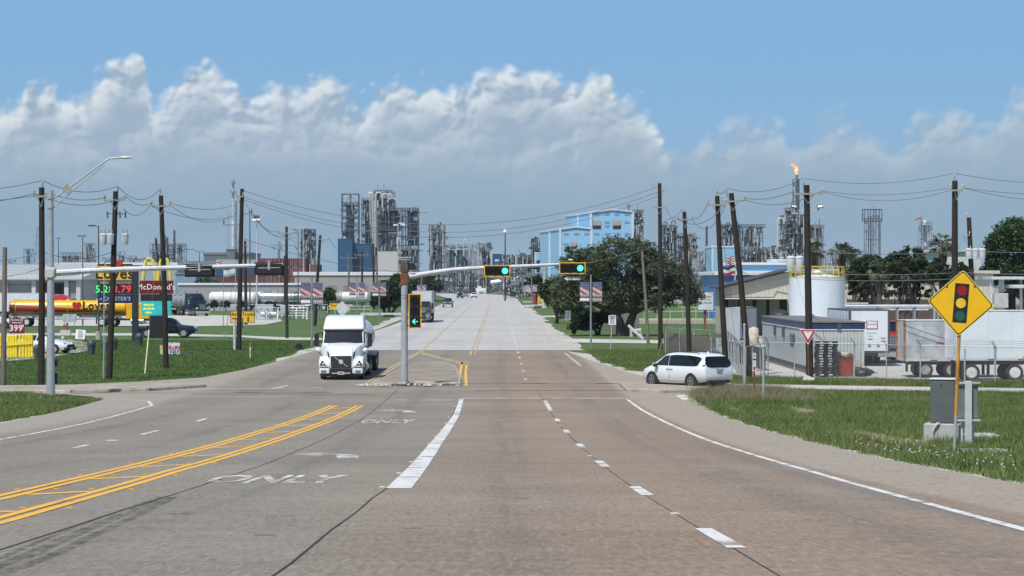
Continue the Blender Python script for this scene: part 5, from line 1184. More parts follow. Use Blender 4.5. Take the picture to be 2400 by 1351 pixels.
def tractor(label, loc, rz, paint, style='aero', detail=True, roof=True, name='lorry_tractor', stack=False, lab_cat='lorry'):
    o = thing(name, label, lab_cat, loc, rz)
    long_ = style == 'classic'
    if not long_:
        bevelled(prism_y([(-.03,.62),(0,.9),(-.04,1.34),(-.25,1.50),(-.9,1.76),(-1.75,1.98),(-1.75,.75),(-.5,.62)], .66, .60).build('bonnet_nose', paint, o), .08)
        # bonnet widens towards the cab
        m = MB(); V = []
        secs = [(-.06,.62,.58,1.34),(-.5,.72,.66,1.58),(-1.0,.98,.82,1.80),(-1.4,1.12,.98,1.90),(-1.8,1.17,1.05,1.99)]
        for x, wb, wt, zt in secs: V += [(x,-wb,.75),(x,-wb,zt-.32),(x,-wt,zt-.05),(x,-wt*.6,zt+.01),(x,0,zt+.03),(x,wt*.6,zt+.01),(x,wt,zt-.05),(x,wb,zt-.32),(x,wb,.75)]
        F = [(i*9+k,i*9+k+1,(i+1)*9+k+1,(i+1)*9+k) for i in range(4) for k in range(8)]+[tuple(range(9)),tuple(range(36,45))]
        m.add(V,F).build('bonnet', paint, o, smooth=40)
        fpoly = [(.02,.66),(.0,.88),(-.10,1.06),(-.32,1.22),(-.7,1.30),(-1.2,1.28),(-1.62,1.12),(-1.78,.86),(-1.78,.62),(-1.64,.62),(-1.52,.86),(-1.2,1.06),(-.85,1.06),(-.58,.90),(-.46,.66)]
    else:
        bevelled(prism_y([(0,.95),(0,1.85),(-.1,1.92),(-2.0,2.06),(-2.0,.9)], .62, .58).build('bonnet', paint, o), .05)
        fpoly = [(-.1,.80),(-.12,1.05),(-.35,1.28),(-.8,1.36),(-1.3,1.30),(-1.7,1.0),(-1.9,.72),(-1.75,.66),(-1.5,.95),(-1.2,1.14),(-.8,1.16),(-.5,1.0),(-.36,.80)]
    for s in (-1,1):
        m = MB(); m.prism(fpoly, min(s*.60,s*1.21), max(s*.60,s*1.21)); bevelled(m.build('front_wing', paint, o), .07)
        wheel(o, -1.05, s*1.03, .50, .30, CHROME if long_ else RIMW, 0)
    cx = -1.72 if not long_ else -1.95
    cab = bevelled(prism_y([(cx,.85),(cx,1.95),(cx-.48 if not long_ else cx-.16,2.66),(cx-.55,2.74),(cx-2.95,2.74),(cx-2.95,.85)], 1.18, 1.12).build('cab', paint, o), .06)
    dxw = .48 if not long_ else .16
    V = []
    for z, yw in ((1.985,1.09),(2.62,1.03)):
        x = cx-dxw*(z-1.95)/.71+.018
        for k in range(7): y = -yw+2*yw*k/6; V.append((x+.012-.03*(abs(y)/yw)**3, y, z))
    MB().add(V,[(k,k+1,k+8,k+7) for k in range(6)]).build('windscreen', GLASS, o, smooth=True)
    MB().bbox(cx-.62,cx-.40 if not long_ else cx-.05,-1.08,1.08,2.63,2.72,.02).build('sun_visor', BLACK, o)
    if roof:
        bevelled(prism_y([(cx-.42,2.69),(cx-.46,2.86),(cx-1.0,3.28),(cx-1.5,3.46),(cx-2.95,3.50),(cx-2.95,2.69)] if not long_ else [(cx-.25,2.70),(cx-.4,2.95),(cx-1.2,3.45),(cx-2.9,3.5),(cx-2.9,2.70)], 1.15, 1.04).build('roof_fairing', paint, o), .12, 3)
    for s in (-1,1):
        MB().bbox(cx-1.05,cx-.35,min(s*1.135,s*1.19),max(s*1.135,s*1.19),1.98,2.58,.01).build('side_window', GLASS, o)
        dr = MB().bbox(cx-1.12,cx-.12,min(s*1.15,s*1.205),max(s*1.15,s*1.205),.95,1.94,.01).build('door', paint, o); MB().bbox(cx-1.05,cx-.9,min(s*1.2,s*1.23),max(s*1.2,s*1.23),1.72,1.78,.005).build('handle', BLACK, dr)
        mr = MB().bbox(cx-.28,cx-.10,min(s*1.36,s*1.60),max(s*1.36,s*1.60),1.78,2.52,.03).build('mirror', BLACK if not long_ else CHROME, o); MB().tube([(cx-.3,s*1.15,2.55),(cx-.2,s*1.45,2.52)],.03,5).tube([(cx-.2,s*1.15,1.8),(cx-.2,s*1.45,1.8)],.03,5).build('mirror_arm', BLACK, mr)
        if not long_:
            MB().ball((-.75,s*1.30,1.62),(.12,.16,.13),10,6).build('bonnet_mirror', paint, o, smooth=True); MB().tube([(-.75,s*1.28,1.5),(-.7,s*1.0,1.25)],.025,5).build('mirror_stalk', BLACK, o)
            hl = MB().prism([(s*.70,.70),(s*1.12,.70),(s*1.15,.86),(s*1.04,1.06),(s*.98,1.06),(s*.86,.86)], .012, .045, 'X').build('head_lamp', GLASS, o); MB().obox((.05,s*.98,.90),(.02,.13,.07)).obox((.05,s*.95,.76),(.02,.3,.05)).build('daylight_strip', mat('lamp_white',(.8,.82,.84),.2), hl)
            MB().prism([(s*.62,1.15),(s*.70,1.52),(s*.78,1.56),(s*.74,1.30)], -.30,-.24,'X').build('air_inlet', BLACK, o)
            MB().bbox(-.12,.06,min(s*.62,s*1.20),max(s*.62,s*1.20),.34,.64,.05).build('bumper_corner', paint, o); MB().bbox(.05,.075,min(s*.80,s*1.08),max(s*.80,s*1.08),.40,.54,.02).build('fog_lamp', mat('grey_trim',(.16,.18,.2),.5), o)
        else:
            MB().bbox(-.20,-.05,min(s*.72,s*1.0),max(s*.72,s*1.0),1.05,1.28,.04).build('head_lamp', LAMPW, o)
        MB().cyl((cx-.9,s*.98,.62),(cx-2.4,s*.98,.62),.34,n=14).build('fuel_tank', CHROME, o, smooth=True); MB().bbox(cx-.85,cx-.1,min(s*.85,s*1.2),max(s*.85,s*1.2),.30,.40,.02).bbox(cx-.85,cx-.1,min(s*.85,s*1.2),max(s*.85,s*1.2),.62,.70,.02).build('step', MGREY, o)
        for x in (-6.25,-7.55): wheel(o, x, s*.98, .50, .56, CHROME if long_ else RIMW, 0)
        MB().tube([(-5.6,s*.98,1.02),(-6.25,s*.98,1.16),(-6.9,s*.98,1.08),(-7.55,s*.98,1.16),(-8.2,s*.98,.95)],.03,4).build('wing_stay', DGREY, o); MB().bbox(-8.25,-8.2,min(s*.7,s*1.28),max(s*.7,s*1.28),.25,1.05,.01).build('mudflap', BLACK, o)
        MB().prism([(-5.55,.85),(-5.6,1.05),(-5.9,1.22),(-6.5,1.26),(-6.5,1.22),(-5.9,1.17),(-5.65,.98)], min(s*.68,s*1.28), max(s*.68,s*1.28)).build('rear_wing', BLACK, o)
        if stack: MB().cyl((cx-3.1,s*.95,.9),(cx-3.1,s*.95,3.9),.09,n=10).build('exhaust_stack', CHROME, o, smooth=True)
        MB().box(-8.2,-.8,min(s*.38,s*.46),max(s*.38,s*.46),.7,.95).build('chassis_rail', BLACK, o)
    if not long_:
        gr = MB().prism([(-.54,.66),(.54,.66),(.57,1.32),(-.57,1.32)], -.02,.035,'X').build('grille', BLACK, o); m = MB()
        for k in range(7):
            z = .72+.09*k
            for j in range(7): y = -.50+.155*j; m.cyl((.04,y,z),(.04,min(y+.11,.5),z+.045),.012,n=4)
        m.build('grille_mesh', mat('dark_chrome',(.32,.33,.34),.3,.8), gr)
        MB().cyl((.05,.36,.72),(.05,-.40,1.30),.018,n=6).build('diagonal_bar', LGREY, gr); MB().lathe([(.10,-.01),(.12,.01),(.10,.02),(.08,.01)],(.05,0,1.0),16,'X').build('ring_emblem', LGREY, gr)
        MB().bbox(-.10,.05,-.62,.62,.36,.64,.03).build('lower_grille', BLACK, o); MB().bbox(-.1,.055,-.52,.52,.34,.40,.01).build('bumper_strip', LGREY, o)
        pl = MB().box(.06,.075,-.18,.18,.30,.46).build('number_plate', mat('plate_white',(.6,.6,.58),.5), o); scribble('plate_lettering', (.09,.12), .06, BLACK, pl, (.076,0,.38), '+X')
        MB().bbox(-.6,-.02,-1.12,1.12,.20,.34,.03).build('valance', BLACK, o)
    else:
        gr = MB().bbox(-.02,.05,-.5,.5,.95,1.80,.03).build('grille', DGREY, o); m = MB()
        for k in range(9): m.box(.05,.065,-.46+.11*k,-.43+.11*k,.98,1.77)
        m.build('grille_bars', CHROME, gr); MB().bbox(-.1,.15,-1.2,1.2,.40,.78,.04).build('bumper', CHROME, o)
    return o
def tank_trailer(label, loc, rz, m, L=12.0, r=.98, zc=2.15, x0=-4.9, z_wheels=True, rib=LGREY):
    o = thing('tank_trailer', label, 'tank trailer', loc, rz)
    tk = MB().lathe([(r*.25,x0),(r*.7,x0-.10),(r*.95,x0-.32),(r,x0-.6),(r,x0-L+.6),(r*.95,x0-L+.3),(r*.7,x0-L+.1),(r*.25,x0-L)], (0,0,zc), 24, 'X').build('tank', m, o, smooth=True)
    for k in range(5):
        x = x0-.9-(L-1.8)*k/4; MB().lathe([(r,-.05),(r+.03,-.04),(r+.03,.04),(r,.05)],(x,0,zc),24,'X').build('tank_band', rib, tk, smooth=True)
    for k in range(3): MB().cyl((x0-L*(.25+.25*k),0,zc+r-.02),(x0-L*(.25+.25*k),0,zc+r+.14),.3,n=14).build('manhole', LGREY, tk)
    MB().box(x0-L+.6,x0-.6,-.18,.18,zc+r+.02,zc+r+.05).build('walkway', MGREY, tk)
    MB().box(x0-L+.2,x0-.8,-.5,.5,zc-r-.15,zc-r+.1).build('subframe', MGREY, o)
    for s in (-1,1):
        for x in (x0-L+1.0,x0-L+2.3): wheel(o, x, s*.98, .50, .52, RIMW, 0)
        MB().box(x0-2.6,x0-2.45,min(s*.5,s*.62),max(s*.5,s*.62),.1,1.2).build('landing_leg', DGREY, o); MB().bbox(x0-L+.3,x0-L+.35,min(s*.7,s*1.25),max(s*.7,s*1.25),.25,1.0,.01).build('mudflap', BLACK, o)
        MB().prism([(x0-L+.3,1.0),(x0-L+.5,1.12),(x0-L+2.9,1.12),(x0-L+3.0,.95),(x0-L+3.0,1.0),(x0-L+2.9,1.17),(x0-L+.5,1.17)],min(s*.7,s*1.28),max(s*.7,s*1.28)).build('wing', LGREY, o)
        MB().tube([(x0-3,s*.8,.95),(x0-L+3.2,s*.8,.95)],.09,8).build('hose_tube', LGREY, o)
    return o
def box_trailer(label, loc, rz, L=13.0, H=2.75, z0=1.12, m=WHITE, rail=LGREY, wheels=(1.4,2.7), name='box_trailer', w=1.28, corner=None, rim=RIMW, wr=.5):
    o = thing(name, label, 'trailer', loc, rz)     # front at x=0, rear at x=-L
    bx = MB().bbox(-L,0,-w,w,z0+.12,z0+H-.06,.02).build('box_body', m, o)
    MB().bbox(-L-.02,.02,-w-.02,w+.02,z0+H-.06,z0+H,.015).build('top_rail', rail, o); MB().bbox(-L-.02,.02,-w-.02,w+.02,z0,z0+.12,.01).build('bottom_rail', rail, o)
    for s in (-1,1):
        k = 0; x = -1.2
        while x > -L+.3: MB().box(x-.006,x+.006,min(s*w,s*(w+.008)),max(s*w,s*(w+.008)),z0+.13,z0+H-.07).build('panel_seam', rail, bx); x -= 1.22
        for xe in (-L-.03,.03): MB().bbox(xe-.06,xe+.06,min(s*(w-.1),s*(w+.025)),max(s*(w-.1),s*(w+.025)),z0+.01,z0+H-.01,.01).build('corner_post', corner or rail, o)
        x = -.8
        while x > -L+.5: MB().box(x-.2,x+.2,min(s*(w+.02),s*(w+.026)),max(s*(w+.02),s*(w+.026)),z0+.03,z0+.09).build('marker_tape', mat('tape_red',(.15,.05,.04),.5), o); x -= 1.6
        for x in wheels: wheel(o, -L+x, s*(w-.28), wr, .5, rim, 0)
        MB().box(-2.5,-2.35,min(s*.6,s*.75),max(s*.6,s*.75),.1,z0).build('landing_leg', DGREY, o); MB().bbox(-L+.45,-L+.5,min(s*(w-.55),s*w),max(s*(w-.55),s*w),.25,z0,.01).build('mudflap', BLACK, o)
    MB().box(-L+.3,-.4,-.5,.5,z0-.22,z0).build('chassis', DGREY, o)
    return o
# white tanker lorry in the oncoming lane
tp = Vector((-8.62,128.6,0))
tractor('white lorry tractor with sleeping roof pulling a silver tanker towards the crossing', tp, -pi/2, mat('white_lorry_paint',(.70,.72,.745),.3,var=.03,coat=.5))
tank_trailer('silver tank trailer coupled behind the white lorry', tp, -pi/2, mat('polished_tank',(.62,.64,.67),.22,.75,var=.06), 11.0, 1.02, 2.12, -5.2)
# white box lorry further back, behind the signal mast
q = Vector((PX(986,303),303,0)); tractor('white box lorry cab half hidden behind the median signal', q, -pi/2, mat('dark_cab_paint',(.10,.105,.11),.4), 'aero', True, False); box_trailer('white box trailer half hidden behind the median signal', q+Vector((0,4.6,0)), -pi/2, 12, 2.9, 1.15, mat('box_white',(.60,.62,.64),.5,var=.06))
# yellow fuel tanker parked side-on, its stripes printed on the tank
def swoosh():
    m = bpy.data.materials.new('yellow_tank_livery'); m.use_nodes = True; t = m.node_tree; b = t.nodes['Principled BSDF']; b.inputs['Roughness'].default_value = .3
    tcn = t.nodes.new('ShaderNodeTexCoord'); sp_ = t.nodes.new('ShaderNodeSeparateXYZ'); t.links.new(tcn.outputs['Object'], sp_.inputs[0]); x, z = E(t, sp_.outputs[0]), E(t, sp_.outputs[2])
    xr = (x+18.7)/14.0
    top = 2.62-xr*.85; low = 1.78+(xr-.45).pow(2)*-1.2
    c = mixc(t, (top-z).ss(-.01,.02)*(xr.ss(.93,.9)), (.80,.44,.015), (.42,.07,.02)); c = mixc(t, (2.22-xr*.55-z).ss(-.01,.02), c, (.20,.02,.02)); c = mixc(t, (1.62+xr*.12-z).ss(-.01,.02), c, (.55,.26,.02))
    t.links.new(c, b.inputs['Base Color']); return m
yb = Vector((PX(392,280),280,0)); yk = mat('tanker_yellow',(.80,.44,.015),.35)
tr = tank_trailer('yellow fuel tank trailer with red swoosh and heart parked across the left lot', yb, 0, swoosh(), 14.2, .88, 2.22, -4.6, rib=mat('tank_yellow_band',(.72,.40,.02),.4))
text('tank_lettering','Loves',1.35,BLACK,tr,(-8.3,-.80,2.45),ext=.12,bold=.02); MB().prism([(-10.6+x*1.15,2.5+z*1.15) for x,z in hp],-.92,-.78).build('heart_emblem', mat('heart_red'), tr)
lad = MB()
for k in range(7): lad.lat((-18.5,-.9,1.2+.27*k),(-18.0,-.9,1.2+.27*k),.02)
lad.lat((-18.5,-.9,1.0),(-18.5,-.9,3.2),.02).lat((-18.0,-.9,1.0),(-18.0,-.9,3.2),.02).build('ladder', BLACK, tr)
tractor('yellow lorry tractor behind the turquoise screen', yb, 0, yk, 'aero', True, False)
# red lorry with white trailer behind it
rb_ = Vector((PX(203,330),330,0)); tractor('red lorry tractor seen above the yellow tanker', rb_, 0, mat('red_lorry_paint',(.45,.02,.025),.3,coat=.4), 'aero'); box_trailer('white and red box trailer behind the red lorry tractor', rb_+Vector((-4.9,0,0)), 0, 8, 2.6, 1.1, mat('box_paleblue',(.55,.60,.64),.5))
# dark lorry with chrome tank at the truck lot
db = G(462,741); tractor('dark blue long-nosed lorry tractor with chrome bumper in the truck lot', (db.x+.9,db.y,0), radians(-62), mat('dark_lorry_paint',(.01,.018,.035),.22,coat=.6), 'classic', stack=True); tank_trailer('shiny tank trailer behind the dark blue lorry tractor', (db.x+.9,db.y,0), radians(-62), mat('dull_tank',(.40,.42,.45),.3,.6), 10.5, .95, 2.1, -5.2)
# row of parked tank trailers
TK = [mat('tank_white',(.66,.66,.65),.4), mat('tank_steel',(.52,.55,.58),.25,.7)]
for i, (px, w_, lab) in enumerate(((455,0,'leftmost white tank trailer of the parked row'),(492,0,'second white tank trailer of the parked row'),(533,0,'third white tank trailer of the parked row'),(575,0,'fourth white tank trailer of the parked row'),(618,1,'white tank trailer with steel end in the middle of the parked row'))):
    tag(tank_trailer(lab, (PX(px,430)+5.5,430+i*1.5,0), radians(150), TK[w_], 10.5, 1.05, 2.35, 3.0), group='tank trailers parked in a row')
for px, lab, m_ in ((668,'polished tank trailer behind the first flag banner',1),(735,'bright tank trailer right of the first flag banner',1),(790,'dull tank trailer left of the second flag banner',0)):
    tag(tank_trailer(lab, (PX(px,430)+6,428,0), 0, TK[m_], 10.5, 1.05, 2.35, 0), group='tank trailers parked in a row')
# trailers in the yard at right
TRW = mat('trailer_white',(.76,.80,.83),.4,.1,var=.06,scale=.8,dirt=.06); TRG = mat('scuffed_aluminium',(.58,.60,.62),.45,.35,var=.28,scale=1.3,dirt=.2)
t3 = box_trailer('long clean white trailer behind the yellow diamond sign', (PX(2240,126.6)+14,126.6+1.3,0), 0, 14, 2.72, 1.12, TRW, LGREY, (.9,3.25), wr=.47)
text('trailer_panel','',1,BLACK,t3,(0,0,0)) if False else None
MB().bbox(-14+3.62,-14+4.2,-1.30,-1.285,1.28,1.38,.004).build('yellow_label', YELLOW, t3)
t2 = box_trailer('scuffed aluminium trailer with rusty orange corner posts', (PX(2104,131.4)+7.65,131.4+1.3,0), 0, 7.2, 2.32, .92, TRG, LGREY, (1.15,2.6), corner=mat('rusty_orange',(.34,.14,.04),.8,var=.5,scale=6,dirt=.6), wr=.43, rim=mat('dirty_rim',(.34,.33,.31),.6,dirt=.5))
MB().bbox(-5.0,-4.3,-1.295,-1.285,1.14,1.32,.004).build('white_label', WHITE, t2); scribble('trailer_lettering', (.3,.35), .06, RED, t2, (-5.1,-1.285,1.95)); scribble('trailer_lettering', (.35,.25,.3), .07, DGREY, t2, (-3.4,-1.285,1.22))
t1 = box_trailer('white box trailer end with red logo beside the office cabin', (PX(2038,149),149,0), -pi/2, 9.5, 2.75, .85, TRW, DGREY, (1.3,2.5))
LOGR = mat('logo_red',(.30,.03,.04),.5)
ly, lz = .18, 2.65
MB().box(.005,.012,ly-.36,ly+.36,lz-.30,lz+.24).build('logo_box', LOGR, t1); MB().box(.013,.016,ly-.31,ly+.31,lz-.24,lz+.2).build('logo_field', TRW, t1); text('trailer_lettering','CleanHarbors',.17,LOGR,t1,(.02,ly,lz+.02),facing='+X',ext=.002,sx=.6)
text('trailer_lettering', 'Field Services', .13, MGREY, t1, (.01,ly-.02,2.12), facing='+X', ext=.002, sx=.8)
for k in range(2): scribble('trailer_lettering', ((.16,.1),(.3,))[k], .05, MGREY, t1, (.006,ly-.1,1.92-.2*k), '+X')
for k in range(4): MB().prism([(ly-.45+.28*k,1.45),(ly-.32+.28*k,1.30),(ly-.45+.28*k,1.15),(ly-.56+.28*k,1.30)],.005,.012,'X').build('hazard_diamond', (WHITE,MGREY)[k%2], t1)
for k in range(2): scribble('trailer_lettering', (.2,.1), .07, MGREY, t1, (.006,.9,1.8-.2*k), '+X')
rc = tractor('red lorry cab squeezed between the two trailers at right', (PX(2090,156),154.5,0), -pi/2, mat('red_cab_paint',(.35,.02,.025),.35), 'classic', stack=False, roof=False)
# ================================================================ BUILDINGS
CORR = {}
def sheeting(name, col, pitch=.3, axis=0, rough=.5, var=.06):
    "profiled metal cladding: ribs are real shading through bump, colour stays even"
    if name in _m: return _m[name]
    m = bpy.data.materials.new(name); m.use_nodes = True; t = m.node_tree; b = t.nodes['Principled BSDF']; b.inputs['Roughness'].default_value = rough
    tcn = t.nodes.new('ShaderNodeTexCoord'); sp_ = t.nodes.new('ShaderNodeSeparateXYZ'); t.links.new(tcn.outputs['Object'], sp_.inputs[0]); a = E(t, sp_.outputs[0])+E(t, sp_.outputs[1])
    n_ = noise(t, tcn.outputs['Object'], .6, 5, .6); t.links.new(mixc(t, n_.ss(.3,.7), tuple(x*(1-var) for x in col), tuple(x*(1+var) for x in col)), b.inputs['Base Color'])
    h = (a*(2*pi/pitch))._m('SINE').ss(-.6,.6); bn = t.nodes.new('ShaderNodeBump'); bn.inputs['Strength'].default_value = .5; bn.inputs['Distance'].default_value = .05
    t.links.new(h.k, bn.inputs['Height']); t.links.new(bn.outputs[0], b.inputs['Normal']); _m[name] = m; return m
def bld(name, label, x0, x1, y0, y1, Y, depth, wall, roof, cat='building', base=None, over=.3, roof_h=.35):
    "a plain block between two picture columns at distance Y: walls and roof slab"
    b = Vector((PX((x0+x1)/2,Y),Y,0)); o = thing(name, label, cat, b); L = lambda px, py: P(px, py, Y)-b
    hw = (x1-x0)/2*Y/FP; zt = L(0,y0).z
    MB().box(-hw,hw,0,depth,0,zt-roof_h).build('wall', wall, o); MB().bbox(-hw-over,hw+over,-over,depth+over,zt-roof_h,zt,.05).build('roof', roof, o)
    return o, L, hw, zt
WROOF = mat('white_roof', (.66,.67,.67), .5, var=.06, scale=.1); GWALL = sheeting('grey_cladding', (.40,.40,.39), 1.2); LWALL = sheeting('pale_cladding', (.55,.55,.53), 1.0); DWALL = sheeting('dark_grey_cladding', (.13,.145,.155), 1.2)
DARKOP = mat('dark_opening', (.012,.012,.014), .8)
# travel stop
b = Vector((PX(100,345),345,0)); o = thing('travel_stop', 'long white-roofed travel stop building at far left', 'building', b); L = lambda px, py: P(px, py, 345)-b
hx0, hx1 = L(-120,0).x, L(187,0).x
MB().box(hx0,hx1,0,26,0,L(0,651).z).build('wall', mat('stop_wall',(.36,.36,.36),.7,var=.08), o)
rf = MB(); z0_, z1_ = L(0,650).z, L(0,632).z; rf.prism([(-1.2,z0_),(24,z1_+.9),(40,z1_+.5),(40,z0_-.3),(-1.2,z0_-.35)], hx0-.8, hx1+.8, 'X').build('roof', mat('stop_roof',(.58,.59,.58),.45,.2,var=.05), o)
rs = MB(); 
for k in range(26): x = hx0+(hx1-hx0)*k/25; rs.obox((x,11.5,(z0_+z1_+1.05)/2+.28),(.07,25.3,.07),0,atan2(z1_+.9-z0_,25.2))
rs.build('roof_ribs', LGREY, o)
MB().box(hx0,hx1,-.5,-.1,L(0,659).z,L(0,652).z).build('fascia', mat('stop_fascia',(.48,.48,.47),.6), o)
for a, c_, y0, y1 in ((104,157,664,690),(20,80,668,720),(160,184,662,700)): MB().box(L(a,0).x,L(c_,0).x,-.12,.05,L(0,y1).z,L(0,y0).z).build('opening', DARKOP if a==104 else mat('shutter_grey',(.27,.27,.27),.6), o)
for px in (16,82,102,158,186): MB().box(L(px,0).x-.3,L(px,0).x+.3,-.6,0,0,L(0,652).z).build('pillar', mat('pillar_pale',(.5,.5,.49),.6), o)
bld('annexe', 'low pale annexe right of the travel stop', 186, 236, 662, 760, 362, 18, LWALL, WROOF)
bld('warehouse', 'long white warehouse behind the fuel price sign', 124, 415, 616, 690, 880, 40, sheeting('warehouse_wall',(.30,.33,.37),2.0), WROOF, roof_h=1.0)
bld('warehouse', 'dark grey stepped warehouse below the tall lattice stack', 478, 586, 592, 690, 1120, 50, DWALL, mat('dark_roof',(.16,.17,.18),.6), roof_h=1.2)
o_, L_, hw_, zt_ = bld('roof_block', 'small dark block on top of the stepped warehouse', 531, 551, 584, 690, 1115, 12, DWALL, mat('dark_roof'))
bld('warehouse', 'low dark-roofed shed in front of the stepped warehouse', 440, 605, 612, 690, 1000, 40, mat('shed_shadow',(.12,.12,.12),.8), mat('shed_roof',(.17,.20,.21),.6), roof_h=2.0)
o,L,hw,zt = bld('warehouse', 'long beige warehouse behind the flag banners', 690, 1012, 638, 690, 610, 40, mat('beige_shed',(.33,.31,.28),.7,var=.1), WROOF, roof_h=.9)
for k in range(9): x = -hw+2*hw*(k+.5)/9; MB().box(x-1.2,x+1.2,-.06,.02,0,4.2).build('dock_door', mat('dock_door',(.22,.21,.2),.7), o)
bld('shed', 'pale blue-grey shed behind the yellow arches', 412, 460, 640, 700, 640, 20, sheeting('bluegrey_wall',(.20,.28,.33),1.0), mat('bluegrey_roof',(.18,.24,.28),.5))
# shipping containers
def container(label, x, y, z, col, rz=0, L_=12.19, group='stacked shipping containers', doors=True):
    o = thing('shipping_container', label, 'container', (x,y,z), rz, group)
    w, h = 2.44, 2.59; m = MB(); n = 18
    # corrugated sides facing the viewer, frame and doors
    V, F = [], []
    for i in range(n*4+1):
        xx = -L_/2+.1+(L_-.2)*i/(n*4); yy = -w/2+.02+(.07 if (i//2)%2 else 0)
        V += [(xx,yy,.15),(xx,yy,h-.12)]
    for i in range(n*4): F.append((2*i,2*i+2,2*i+3,2*i+1))
    MB().add(V,F).build('side_panel', col, o)
    MB().box(-L_/2+.05,L_/2-.05,-w/2+.12,w/2,.12,h-.05).build('shell', col, o); fr = MB()
    for zz in (0,h-.12): fr.box(-L_/2,L_/2,-w/2,-w/2+.1,zz,zz+.12)
    for xx in (-L_/2,L_/2-.12): fr.box(xx,xx+.12,-w/2,-w/2+.12,.12,h-.12).box(xx,xx+.12,w/2-.12,w/2,.12,h-.12)
    fr.build('frame', col, o)
    if doors:
        for s in (-1,1):
            d = MB().box(-L_/2-.03,-L_/2+.04,min(s*.03,s*1.08),max(s*.03,s*1.08),.16,h-.16).build('door', col, o); rr = MB()
            for yy in (.35,.8): rr.cyl((-L_/2-.06,s*yy,.2),(-L_/2-.06,s*yy,h-.2),.03,n=5)
            rr.build('lock_rod', LGREY, d)
    return o
CC = {k: mat('container_'+k, v, .6, var=.12, scale=.5, dirt=.25) for k, v in dict(maroon=(.11,.022,.02),brown=(.12,.045,.03),blue=(.03,.07,.16),green=(.03,.10,.07),pale=(.38,.42,.44),red=(.22,.03,.03),teal=(.05,.11,.13)).items()}
rc_ = random.Random(5); s700 = 700/FP
for r_ in range(3):
    for c_ in range(6):
        k = rc_.choice(['maroon','maroon','brown','red','maroon'])
        container(f'{["lowest","middle","topmost"][r_]} end-on container, column {["one","two","three","four","five","six"][c_]} from the left, right of the tall left pole', PX(607+c_*19.6,690), 700, PZ(668,690)+r_*2.62-.0, CC[k], pi/2)
for i, (px, py, k, lab) in enumerate(((520,668,'brown','lowest brown container left of the tall left pole'),(520,648,'blue','middle blue container left of the tall left pole'),(520,628,'pale','topmost pale container left of the tall left pole'),(430,648,'teal','blue-green container behind the yellow arches'),(430,668,'teal','lower blue-green container behind the yellow arches'))):
    container(lab, PX(px+25,700), 712, PZ(py,700), CC[k])
for r_ in range(3): container(f'brown end-on container right of the maroon stack, {["lowest","middle","topmost"][r_]}', PX(733,690), 704, PZ(682,690)+r_*2.62, CC['brown'], pi/2)
for i, (px, k, lab) in enumerate(((4,'blue','blue container on the skyline at the far left edge'),(32,'pale','pale green container on the skyline at far left'),(58,'green','green container on the skyline at far left'),(91,'red','red container on the skyline left of the silver mast'),(128,'blue','dark blue container on the skyline right of the silver mast'))):
    container(lab, PX(px,1150)+(0 if i else -2), 1150, PZ(632,1150), CC[k], 0, 6.06 if i!=3 else 8, 'containers on the left skyline', False)
    container(lab.replace('on the skyline','under the skyline one'), PX(px,1150)+(0 if i else -2), 1150.5, PZ(632,1150)-2.62, CC[['pale','green','blue','maroon','teal'][i]], 0, 6.06 if i!=3 else 8, 'containers on the left skyline', False)
# light blue plant buildings
LB = sheeting('light_blue_cladding', (.27,.50,.68), 2.5, var=.03); LBW = mat('blue_roof_trim',(.55,.62,.68),.5); LOUV = mat('louvre',(.16,.28,.40),.6)
def gable(name, label, x0, xc, x1, ytL, ytP, ytR, Y, depthpx, louvers, shutters, Yb=None):
    "box whose left flank (x0..xc) recedes and whose gabled front spans xc..x1"
    b = Vector((PX(xc,Y),Y,0)); o = thing(name, label, 'building', b); L = lambda px, py: P(px, py, Y)-b
    w = L(x1,0).x; z0, z1, z2 = L(0,ytL).z, L(0,ytP).z, L(0,ytR).z
    # left flank corner lies further off: its picture column x0 at distance Y2
    D = 46.0; Y2 = Y+D; xl = PX(x0,Y2)-b.x
    zl = PZ(ytL+4,Y2)
    MB().add([(0,0,0),(w,0,0),(w,0,z2),(w/2,0,z1),(0,0,z0),(xl,D,0),(xl+w,D,0),(xl+w,D,z2),(xl+w/2,D,z1),(xl,D,z0)],[(0,1,2,3,4),(5,6,7,8,9),(0,4,9,5),(1,6,7,2),(4,3,8,9),(3,2,7,8)]).build('wall', LB, o)
    tr = MB(); tr.cyl((0,-.2,z0),(w/2,-.2,z1),.35,n=4).cyl((w/2,-.2,z1),(w,-.2,z2),.35,n=4).cyl((0,0,z0),(xl,D,z0),.4,n=4).build('roof_trim', LBW, o)
    MB().box(-.35,.35,-.3,.2,0,z0).box(w-.35,w+.35,-.3,.2,0,z2).build('corner_trim', LBW, o); MB().obox((xl*.5-.15,D*.5,z0/2),(.5,.5,z0)).build('downpipe', LBW, o)
    for px, py in louvers: q = L(px,py); MB().box(q.x-.8,q.x+.8,-.07,.05,q.z-.36,q.z+.36).build('louvre', LOUV, o)
    for px, py, ww, hh in shutters:
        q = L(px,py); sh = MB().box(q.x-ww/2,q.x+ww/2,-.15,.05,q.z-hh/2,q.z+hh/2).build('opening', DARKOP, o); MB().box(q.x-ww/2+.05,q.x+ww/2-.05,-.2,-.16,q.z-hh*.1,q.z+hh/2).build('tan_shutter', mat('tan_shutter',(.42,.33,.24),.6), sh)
    return o
gable('plant_building', 'tall light blue plant building with tan shutters', 1327, 1385, 1483, 498, 491, 496, 760, 0, [(1399,503),(1423,503),(1446,503),(1470,503),(1423,522),(1423,531),(1470,522),(1399,549),(1423,549),(1470,549),(1446,549)], [(1399,527,2.6,2.6),(1446,527,2.6,2.6)])
